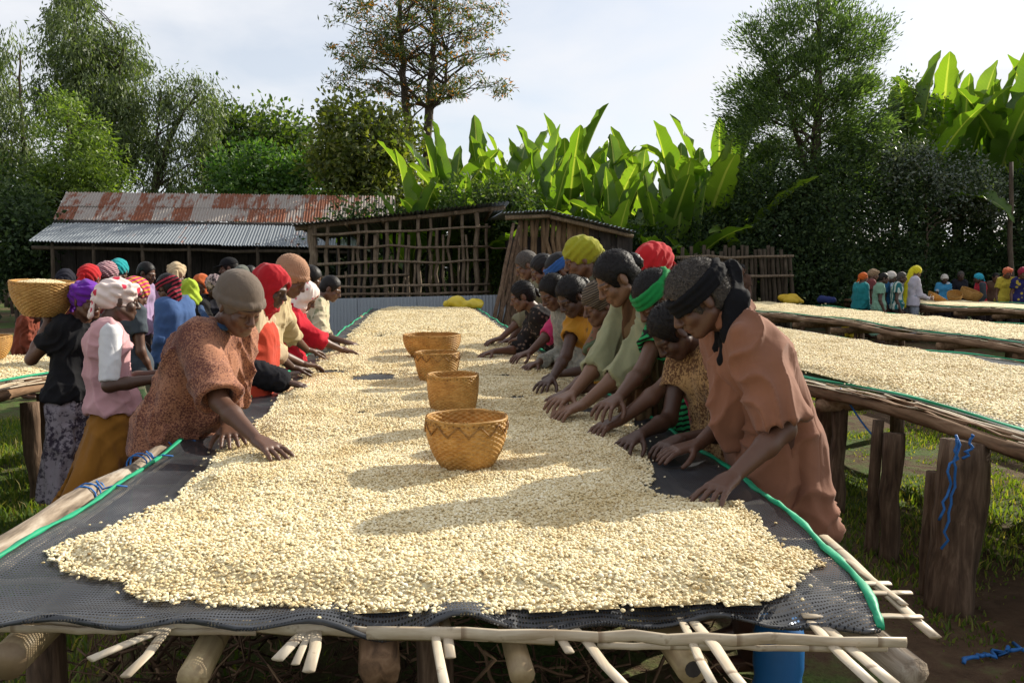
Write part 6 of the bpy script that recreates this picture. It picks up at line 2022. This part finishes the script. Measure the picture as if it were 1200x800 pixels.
# ---- the two walking women
def basket_mesh(r_top, r_bot, h, seed, nr=52, rows=22):
    """woven bowl: ribs and weft in relief, with a real wall thickness"""
    n = nr * 6
    a = np.linspace(0, 2 * math.pi, n, endpoint=False)
    zz = np.linspace(0, 1, rows * 4 + 1)
    def prof(z): return r_bot + (r_top - r_bot) * (1 - (1 - z) ** 2.3)
    V = []
    for j, z in enumerate(zz):
        row = j // 4; ph = (j % 4) / 4
        weave = np.cos(a * nr / 2 + (row % 2) * math.pi) * math.sin(math.pi * (ph + 0.02))
        rr = prof(z) + 0.0030 * weave * (r_top / 0.17) + 0.0015 * math.sin(math.pi * ph)
        V.append(np.stack([np.cos(a) * rr, np.sin(a) * rr, np.full(n, z * h)], -1))
    inner = []
    for j, z in enumerate(zz[::-1]):
        rr = prof(z) - 0.007 + 0.0015 * np.cos(a * nr / 2 + (j // 4 % 2) * math.pi)
        inner.append(np.stack([np.cos(a) * rr, np.sin(a) * rr, np.full(n, max(z * h, 0.008))], -1))
    L = V + inner
    allv = np.concatenate(L)
    m = len(L)
    F = []
    iu = np.arange(n); iu2 = (iu + 1) % n
    for j in range(m - 1):
        F.append(np.stack([j * n + iu, j * n + iu2, (j + 1) * n + iu2, (j + 1) * n + iu], -1))
    F = np.concatenate(F)
    # bottom and inside floor as fans of quads towards one ring point
    cb, ci = len(allv), len(allv) + 1
    allv = np.concatenate([allv, [[0, 0, 0.0]], [[0, 0, 0.009]]])
    fb = np.stack([iu2, iu, np.full(n, cb), np.full(n, cb)], -1)
    base = (m - 1) * n
    fi = np.stack([base + iu, base + iu2, np.full(n, ci), np.full(n, ci)], -1)
    quads = F
    tris = np.concatenate([fb[:, :3], fi[:, :3]])
    me = bpy.data.meshes.new("woven_wall")
    me.vertices.add(len(allv)); me.vertices.foreach_set("co", allv.astype(np.float32).ravel())
    lo = np.concatenate([quads.ravel(), tris.ravel()]).astype(np.int32)
    me.loops.add(len(lo)); me.loops.foreach_set("vertex_index", lo)
    st = np.concatenate([np.arange(len(quads)) * 4, len(quads) * 4 + np.arange(len(tris)) * 3]).astype(np.int32)
    me.polygons.add(len(st)); me.polygons.foreach_set("loop_start", st)
    me.update(calc_edges=True)
    me.polygons.foreach_set("use_smooth", np.ones(len(st), bool))
    return me

def m_cane(name, c0, c1, c2):
    t = NT(name); co = t.coords("Object")
    n = t.noise(co, 45, 4, 0.65); b = t.noise(co, 9, 3, 0.6); st = t.noise(t.coords("Object", (1, 1, 9)), 20, 3, 0.6)
    col = t.ramp(t.math('ADD', t.math('MULTIPLY', n, 0.4), t.math('ADD', t.math('MULTIPLY', b, 0.3), t.math('MULTIPLY', st, 0.3))), [(0.35, c0), (0.5, c1), (0.65, c2)])
    p = t.principled(col, 0.5, t.bump(n, 0.3, 0.003), 0.35)
    tl = t.node("ShaderNodeBsdfTranslucent"); t.put(tl.inputs[0], col)
    ms = t.node("ShaderNodeMixShader"); ms.inputs[0].default_value = 0.3
    t.l.new(p, ms.inputs[1]); t.l.new(tl.outputs[0], ms.inputs[2])
    return t.surface(ms.outputs[0])
M_CANE = m_cane("basket_cane", (0.30, 0.14, 0.035), (0.52, 0.29, 0.08), (0.66, 0.42, 0.15))
M_RIM = m_cane("basket_binding", (0.16, 0.07, 0.025), (0.33, 0.17, 0.05), (0.5, 0.3, 0.1))

def basket(label, loc, r_top, r_bot, h, seed, rot=(0, 0, 0), group=None, filled=False, zig=True):
    root = empty("basket", loc, label, "basket", group)
    root.rotation_euler = rot
    me = basket_mesh(r_top, r_bot, h, seed)
    me.materials.append(M_CANE)
    w = link("woven_wall", me, root)
    # rim of bound cane
    a = np.linspace(0, 2 * math.pi, 65)
    rng = np.random.default_rng(seed)
    P = np.stack([np.cos(a) * (r_top - 0.002), np.sin(a) * (r_top - 0.002), h + 0.002 + 0.0012 * np.sin(a * 5 + seed)], -1)
    P[-1] = P[0]
    V, F = tube(P, 0.0055, 6, False, 0.2, seed)
    obj("rim", V, F, M_CANE, root, smooth=True, world_coords=False)
    # upright rib tips along the rim
    parts = []
    for k in range(52):
        t_ = k / 52 * 2 * math.pi + rng.normal(0, 0.02)
        c = np.array([math.cos(t_), math.sin(t_), 0])
        parts.append(tube([c * (r_top - 0.001) + UPV * (h - 0.012), c * (r_top - 0.002) + UPV * (h + rng.uniform(0.004, 0.011))], [0.004, 0.003], 4))
    V, F = merge(parts)
    obj("rib_tips", V, F, M_RIM, root, world_coords=False, kind="stuff")
    if zig:
        # zigzag binding strip below the rim
        n = 12
        Q = []
        for k in range(n * 2 + 1):
            t_ = k / (n * 2) * 2 * math.pi
            z = h - 0.008 if k % 2 else h * 0.74
            zz = z / h
            r = r_bot + (r_top - r_bot) * (1 - (1 - zz) ** 2.3) + 0.004
            Q.append((math.cos(t_) * r, math.sin(t_) * r, z))
        Q = np.array(Q); fine = []
        for k in range(len(Q) - 1):
            for e in np.linspace(0, 1, 6)[:-1]:
                p = Q[k] * (1 - e) + Q[k + 1] * e
                zz = p[2] / h
                r = r_bot + (r_top - r_bot) * (1 - (1 - min(zz, 1)) ** 2.3) + 0.0045
                an = math.atan2(p[1], p[0])
                fine.append((math.cos(an) * r, math.sin(an) * r, p[2]))
        V, F = tube(np.array(fine), 0.0028, 5, False, 0, seed)
        obj("binding", V, F, M_RIM, root, smooth=True, world_coords=False)
    if filled:
        rr = np.linspace(0, 1, 9); aa = np.linspace(0, 2 * math.pi, 36, endpoint=False)
        Rg, Ag = np.meshgrid(rr, aa, indexing='ij')
        R_ = Rg * (r_top - 0.008)
        Z = h * 0.93 + 0.03 * (1 - Rg ** 2) + (fbm(xyz(R_ * np.cos(Ag), R_ * np.sin(Ag)), 30, 3, 2) - .5) * 0.012
        V = np.stack([R_ * np.cos(Ag), R_ * np.sin(Ag), Z], -1).reshape(-1, 3)
        F = []
        for i in range(8):
            for j in range(36):
                k = (j + 1) % 36
                F.append((i * 36 + j, (i + 1) * 36 + j, (i + 1) * 36 + k, i * 36 + k))
        b = obj("coffee_beans", V, F, M_BED, label="coffee beans heaped in the basket on the woman's shoulder", cat="coffee beans", smooth=True, kind="stuff")
        b.location = loc; b.rotation_euler = rot
    return root

WG = "women walking between the beds"
person("woman in pink vest with mustard skirt and red floral white headscarf", (140, 352), 4.55, (-1.66, 4.55), [(-1.36, 4.66, 0.93, 'fwd'), (-1.32, 4.42, 0.93, 'fwd')], face=(0.94, 0.34), skin=3, top=PLAIN("pink_knit_vest", (0.60, 0.34, 0.36)), sleeve='none', loose=0.6, hem=0.04,
       lower=PLAIN("mustard_skirt", (0.30, 0.13, 0.02)), wear='turban', wear_mat=C_("floral_scarf", (0.74, 0.62, 0.58), (0.55, 0.03, 0.07), 'floral', 0.7), tilt=0.1, turn=0.1, res=0.0075, group=WG, sweep=(-0.16, -0.12),
       extra=lambda c: [c['garment']("sleeve", Solid().cone(S_, S_ + (E - S_) * 0.93, 0.056, 0.048, 0.03, flat=True), PLAIN("white_cotton", (0.68, 0.68, 0.70)), 0.009, 0.005, 10, 3) for S_, E, Wp in c['arms']] and None)
BK = on_y(50, 352, 5.05)
person("woman in black shirt and purple headscarf carrying a basket on her shoulder", (103, 352), 5.0, (-2.05, 5.0), [None, (BK[0] + 0.02, BK[1] - 0.02, BK[2] - 0.06, 'up')], face=(0.8, -0.6), skin=0, top=PLAIN("black_tee", (0.012, 0.012, 0.014)), sleeve='short', loose=0.7, hem=0.04,
       lower=C_("grey_patterned_skirt", (0.30, 0.27, 0.31), (0.05, 0.04, 0.06), 'speckle', 0.5), wear='turban', wear_mat=PLAIN("purple_scarf", (0.14, 0.02, 0.33)), tilt=0.15, turn=0.0, res=0.0075, group=WG)
basket("round basket heaped with beans on the shoulder of the woman in black", (BK[0], BK[1], BK[2] - 0.09), 0.175, 0.10, 0.20, 9, (0.05, 0.04, 0.3), filled=True, zig=False)

# ---- crowd beyond them
BG = "people gathered beyond the left bed"
def bg(label, head, Y, top, wear, wm, face=(1, 0.2), sleeve='long', tilt=0.3, lower=None, skin=0, res=0.012, H=None, **kw):
    h = on_y(head[0], head[1], Y)
    return person(label, head, Y, (h[0] - 0.06 * unit(np.array([face[0], face[1], 0]))[0], h[1] - 0.06 * face[1]), [None, None], face=face, skin=skin, top=top, sleeve=sleeve, lower=lower or PLAIN("dark_cloth", (0.04, 0.03, 0.03)), wear=wear, wear_mat=wm, tilt=tilt, res=res, group=BG, H=H, **kw)
bg("person in grey blue tee and green patterned skirt with orange pink headscarf", (160, 344), 6.4, PLAIN("grey_blue_tee", (0.055, 0.07, 0.085)), 'scarf', C_("orange_pink_scarf", (0.6, 0.28, 0.04), (0.5, 0.03, 0.14), 'stripe', 1.2), sleeve='short', lower=C_("green_pattern", (0.05, 0.09, 0.04), (0.16, 0.16, 0.1), 'camo', 1.0, (0.02, 0.04, 0.02)), face=(0.6, 0.8), tilt=0.5)
bg("person in blue denim shirt and black red headband", (196, 337), 7.3, PLAIN("denim_shirt", (0.06, 0.12, 0.28)), 'bandana', C_("black_red_band", (0.01, 0.01, 0.012), (0.3, 0.03, 0.05), 'stripe', 1.0), lower=C_("olive_stripe", (0.14, 0.13, 0.03), (0.05, 0.05, 0.02), 'vstripe', 1), face=(-0.8, 0.5))
bg("person in black top with lime green neck scarf", (222, 340), 8.2, PLAIN("black_top", (0.015, 0.014, 0.014)), 'hood', C_("lime_scarf", (0.38, 0.50, 0.04)), face=(-0.3, 1), tilt=0.2)
bg("person in cream turban behind the lime green scarf", (207, 322), 9.2, PLAIN("pink_lilac_top", (0.4, 0.2, 0.35)), 'turban', PLAIN("cream_turban", (0.55, 0.42, 0.26)), face=(-0.2, 1))
bg("person wrapped in an orange hood", (236, 334), 9.0, PLAIN("orange_robe", (0.5, 0.11, 0.03)), 'shawl', PLAIN("orange_shawl", (0.5, 0.11, 0.03)), face=(-0.1, -1), skin=1)
bg("person in dark robe and dotted headscarf beside the orange hood", (252, 336), 8.4, PLAIN("dark_robe", (0.02, 0.02, 0.028)), 'scarf', C_("dotted_scarf", (0.03, 0.02, 0.03), (0.4, 0.3, 0.3), 'speckle', 0.6), face=(0.5, -0.8), skin=3)
bg("man in black cap near the lean-to", (268, 314), 10.4, PLAIN("charcoal_shirt", (0.03, 0.03, 0.034)), 'cap', PLAIN("black_cap", (0.012, 0.012, 0.014)), face=(-1, -0.2), tilt=0.15, female=False)
bg("person with a grey cloth on the head behind the man in black cap", (284, 324), 10.0, PLAIN("grey_green_top", (0.14, 0.15, 0.11)), 'scarf', PLAIN("grey_cloth", (0.13, 0.14, 0.12)), face=(0.2, 1))
bg("bareheaded person behind the grey cloth", (294, 322), 11.2, PLAIN("dark_cloth", (0.04, 0.03, 0.03)), 'short', None, face=(0.3, 1), skin=3)
bg("bareheaded person in lilac behind the orange pink headscarf", (172, 320), 9.6, PLAIN("lilac_top", (0.35, 0.25, 0.4)), 'short', None, face=(1, -.3), skin=0)
bg("person in turquoise headscarf", (140, 318), 9.4, PLAIN("dark_cloth", (0.04, 0.03, 0.03)), 'scarf', PLAIN("turquoise_scarf", (0.01, 0.30, 0.32)), face=(0.2, 1))
bg("person in plum striped headscarf", (127, 322), 8.6, PLAIN("dark_robe", (0.02, 0.02, 0.028)), 'scarf', C_("plum_stripe", (0.12, 0.02, 0.06), (0.45, 0.3, 0.3), 'stripe', 2.0), face=(0.4, 0.9))
bg("person in red headscarf behind the purple one", (106, 326), 8.2, PLAIN("dark_red_dress", (0.12, 0.02, 0.02)), 'scarf', PLAIN("red_scarf", (0.48, 0.015, 0.02)), face=(0.2, 1))
bg("person in dark headscarf behind the carried basket", (78, 330), 8.8, PLAIN("dark_robe", (0.02, 0.02, 0.028)), 'scarf', PLAIN("dark_scarf", (0.02, 0.02, 0.03)), face=(0, 1))
h = on_y(50, 372, 9.6)
person("bent person in brick red cloth beyond the left bed", (46, 368), 9.9, (h[0] - 0.32, 9.9), [None, None], face=(1, 0), skin=0, top=PLAIN("brick_red_cloth", (0.22, 0.05, 0.025)), sleeve='long', loose=1.8, hem=0.3, lower=PLAIN("dark_cloth", (0.04, 0.03, 0.03)), wear='scarf', wear_mat=PLAIN("dark_green_scarf", (0.02, 0.06, 0.04)), tilt=0.9, res=0.013, group=BG)

# ---- people among the far right beds
FG = "people at the far right beds"
def fr(label, head, Y, top, wear, wm, face=(-0.3, -1), sleeve='short', lower=None, skin=0, hands=(None, None), back=0.05, res=0.014, tilt=0.15, **kw):
    h = on_y(head[0], head[1], Y)
    fu = unit(np.array([face[0], face[1], 0]))
    return person(label, head, Y, (h[0] - back * fu[0], h[1] - back * fu[1]), list(hands), face=face, skin=skin, top=top, sleeve=sleeve, lower=lower or PLAIN("dark_cloth", (0.04, 0.03, 0.03)), wear=wear, wear_mat=wm, tilt=tilt, res=res, group=FG, **kw)
fr("person in orange headscarf and turquoise top", (1012, 326), 16.3, PLAIN("turquoise_top", (0.02, 0.22, 0.24)), 'scarf', PLAIN("orange_scarf", (0.6, 0.12, 0.02)), face=(1, 0.3), sleeve='long')
fr("person in tan headscarf and dusky red top", (1024, 322), 16.8, PLAIN("dusky_red", (0.2, 0.05, 0.05)), 'turban', PLAIN("tan_scarf", (0.30, 0.2, 0.12)), face=(1, -.2))
fr("child in pale green dress", (1036, 326), 15.6, PLAIN("pale_green_dress", (0.2, 0.36, 0.26)), 'short', None, face=(1, -0.5), skin=3, lower=PLAIN("pale_green_dress", (0.2, 0.36, 0.26)))
fr("person in blue vest and red skirt with white cap", (1045, 325), 16.0, PLAIN("blue_vest", (0.02, 0.10, 0.22)), 'knit', PLAIN("white_cap", (0.6, 0.55, 0.5)), face=(0.6, -0.8), lower=PLAIN("red_skirt", (0.55, 0.02, 0.03)), skin=3)
fr("person in teal tracksuit top between the red skirt and the yellow headscarf", (1057, 325), 15.7, C_("teal_track", (0.02, 0.14, 0.15), (0.5, 0.55, 0.5), 'vstripe', 0.3), 'short', None, face=(0.8, -0.6), skin=3, hair_mat=GREYHAIR)
YS = on_y(1072, 318, 15.9)
def ys_extra(c):
    S = Solid().cone(c['hp'](0, -0.13, 0), c['nk'] - c['f'] * 0.10 - UPV * 0.1, 0.05, 0.06, 0.03).cone(c['nk'] - c['f'] * 0.10 - UPV * 0.1, c['pel'] - c['f'] * 0.17 - UPV * 0.1, 0.06, 0.07, 0.03)
    c['garment']("scarf_tail", S, PLAIN("yellow_scarf", (0.62, 0.55, 0.02)), 0.02, 0.008, 9, 3)
fr("woman in long yellow headscarf and lilac white shirt with jeans", (1074, 319), 15.9, PLAIN("lilac_white_shirt", (0.50, 0.47, 0.54)), 'scarf', PLAIN("yellow_scarf", (0.62, 0.55, 0.02)), face=(1, 0.1), sleeve='long', hands=((10.78, 16.1, 0.92, 'fwd'), (10.78, 15.8, 0.92, 'fwd')),
   lower=C_("washed_jeans", (0.30, 0.33, 0.38), (0.18, 0.2, 0.26), 'speckle', 0.3), lower_kind='trousers', extra=ys_extra, tilt=0.35, res=0.012, back=0.1)
fr("child in blue and white tee with white peaked cap", (1107, 327), 18.6, C_("blue_white_tee", (0.05, 0.25, 0.45), (0.5, 0.55, 0.6), 'floral', 0.3), 'knit', PLAIN("white_cap", (0.6, 0.55, 0.5)), skin=3)
fr("person in dark clothes between the child in blue and the red vest", (1126, 323), 18.8, PLAIN("dark_robe", (0.02, 0.02, 0.028)), 'short', None, hair_mat=GREYHAIR, sleeve='long', skin=3)
fr("person in red vest and grey sleeves with turquoise cloth on the head", (1146, 326), 18.0, PLAIN("red_vest", (0.55, 0.03, 0.05)), 'scarf', PLAIN("turquoise_cloth", (0.03, 0.35, 0.5)), face=(-1, 0.2), sleeve='none', skin=3,
   extra=lambda c: [c['garment']("sleeve", Solid().cone(S_, E, 0.075, 0.065, 0.03).cone(E, Wp, 0.062, 0.045, 0.02), PLAIN("slate_sleeve", (0.05, 0.06, 0.075)), 0.018, 0.005, 10, 3) for S_, E, Wp in c['arms']] and None)
fr("person in brown behind the yellow top", (1167, 325), 17.8, PLAIN("brown_top", (0.09, 0.05, 0.035)), 'short', None, sleeve='long', skin=0)
fr("woman in orange turban and yellow top", (1181, 320), 17.0, PLAIN("yellow_top", (0.5, 0.40, 0.05)), 'turban', PLAIN("orange_turban", (0.6, 0.15, 0.07)), skin=0)
fr("person in navy and yellow patterned dress with red scarf", (1199, 320), 16.6, C_("navy_yellow", (0.02, 0.02, 0.09), (0.4, 0.3, 0.05), 'floral', 0.4), 'scarf', PLAIN("crimson_scarf", (0.3, 0.02, 0.05)), skin=0)
fr("small child standing in front of the stake fence", (869, 316), 17.6, PLAIN("brown_top", (0.09, 0.05, 0.035)), 'short', None, skin=0, face=(-0.4, -1))

# ------------------------------------------------------------------ baskets on the beds
def on_bed(px, py, z=0.835):
    return on_z(px, py, z)
p = on_bed(549, 552); sc = p[1] / FPX
basket("largest bowl shaped basket with dark zigzag binding on the front bed", (p[0], p[1] + 0.10, 0.826), 50 * sc, 30 * sc, 0.172, 1)
p = on_bed(532, 482); sc = p[1] / FPX
basket("straight sided basket with a pale rim binding behind the largest one", (p[0], p[1] + 0.1, 0.826), 31 * sc, 26 * sc, 0.17, 2, zig=False)
p = on_bed(513, 446); sc = p[1] / FPX
basket("short basket with zigzag binding touching the basket behind it", (p[0], p[1] + 0.1, 0.826), 26.5 * sc, 20 * sc, 0.17, 3)
p = on_bed(507, 421); sc = p[1] / FPX
basket("wide pale rimmed basket behind the short one", (p[0], p[1] + 0.25, 0.826), 35 * sc, 23 * sc, 0.175, 4, zig=False)
fb = "baskets on the far right bed"
q_ = np.array([11.3, 17.6, 0.84])
a = on_y(1134, 352, 17.4); basket("wide shallow basket tipped towards the woman in orange turban", (a[0], a[1], 0.84), 0.24, 0.16, 0.22, 5, (0.35, 0.25, 0), fb, zig=False)
a = on_y(1118, 352, 17.0); basket("small basket leaning against the wide shallow one", (a[0], a[1], 0.84), 0.16, 0.11, 0.17, 6, (0.5, -0.3, 0), fb, zig=False)
a = on_y(1096, 352, 16.6); basket("flat basket lying tilted by the woman in yellow headscarf", (a[0], a[1], 0.84), 0.22, 0.14, 0.12, 7, (0.2, 0.5, 0), fb, zig=False)
p = on_y(40, 415, 7.4)
basket("small round basket on the bed behind the carried one", (-3.3, 6.5, 0.83), 0.16, 0.1, 0.17, 8, zig=False)

# ------------------------------------------------------------------ cloth bundles and plastic at the bed ends
def bundle(name, label, cat, c, r, mat, seed, group=None):
    rng = np.random.default_rng(seed)
    S = Solid()
    for i in range(9):
        o = rng.uniform(-1, 1, 3) * np.array([r[0], r[1], r[2] * 0.5]) * 0.75
        S.ell(np.array(c) + o + UPV * r[2] * 0.5, np.eye(3), np.array([r[0] * 0.42, r[1] * 0.45, r[2] * 0.55]), 0.05)
    S.half(np.array([c[0], c[1], c[2] - 0.004]), -UPV)
    v, F = S.mesh(0.025)
    n = vnormals(v, F)
    v = v + n * ((fbm(v, 9, seed, 2) - 0.5) * 0.08)[:, None]
    v[:, 2] = np.maximum(v[:, 2], c[2] - 0.004)
    return obj(name, v, F, mat, label=label, cat=cat, smooth=True, group=group)
a = on_z(541, 358, 0.82)
bundle("plastic_sheet", "crumpled yellow plastic sheet at the far end of the long bed", "plastic sheet", (a[0], 15.0, 0.80), (0.36, 0.12, 0.16), m_plain("yellow_plastic", (0.62, 0.47, 0.03), 0.4, 0.5), 1)
a = on_y(918, 352, 17.2)
bundle("cloth_bundle", "yellow cloth bundle on the bed end by the stake fence", "bundle", (a[0], 16.7, 0.80), (0.34, 0.2, 0.16), m_plain("yellow_cloth", (0.55, 0.36, 0.02), 0.6, 0.3), 2)
bundle("cloth_bundle", "dark blue cloth bundle beside the yellow one", "bundle", (a[0] + 0.75, 16.75, 0.80), (0.2, 0.15, 0.12), m_plain("navy_cloth", (0.02, 0.03, 0.12), 0.8, 0.2), 3)
def jerrycan(label, loc, rz, mat):
    root = empty("jerrycan", loc, label, "jerrycan", "yellow jerrycans")
    root.rotation_euler = (0, 0, rz)
    S = Solid()
    for x in (-0.10, 0.10):
        for y in (-0.055, 0.055):
            S.cone((x, y, 0.04), (x, y, 0.30), 0.04, 0.04, 0.02)
    S.cone((-0.1, 0, 0.05), (0.1, 0, 0.05), 0.06, 0.06, 0.03).cone((-0.1, 0, 0.27), (0.1, 0, 0.27), 0.06, 0.06, 0.03).cone((-.07, 0, .17), (.07, 0, .17), 0.085, 0.085, 0.04)
    S.half((0, 0, 0.0), -UPV)
    v, F = S.mesh(0.02); link("can_body", new_mesh("can_body", v, F, mat, True), root)
    V, F = tube([(-0.08, 0, 0.31), (-0.05, 0, 0.375), (0.05, 0, 0.375), (0.09, 0, 0.31)], 0.014, 6); obj("handle", V, F, mat, root, True, False)
    V, F = tube([(0.11, 0, 0.31), (0.12, 0, 0.36)], 0.025, 8); obj("cap", V, F, mat, root, True, False)
ym = m_plain("jerrycan_yellow", (0.6, 0.42, 0.02), 0.4, 0.5)
for i, px in enumerate((996, 1006)):
    a = on_y(px, 350, 17.0 - 0.3 * i)
    jerrycan(["yellow jerrycan on the end of the rough edged bed", "second yellow jerrycan beside the orange headscarf"][i], (7.35 if False else a[0], a[1], 0.0), 0.4 * i, ym)
for l in PEOPLE: print("PERSON", l)
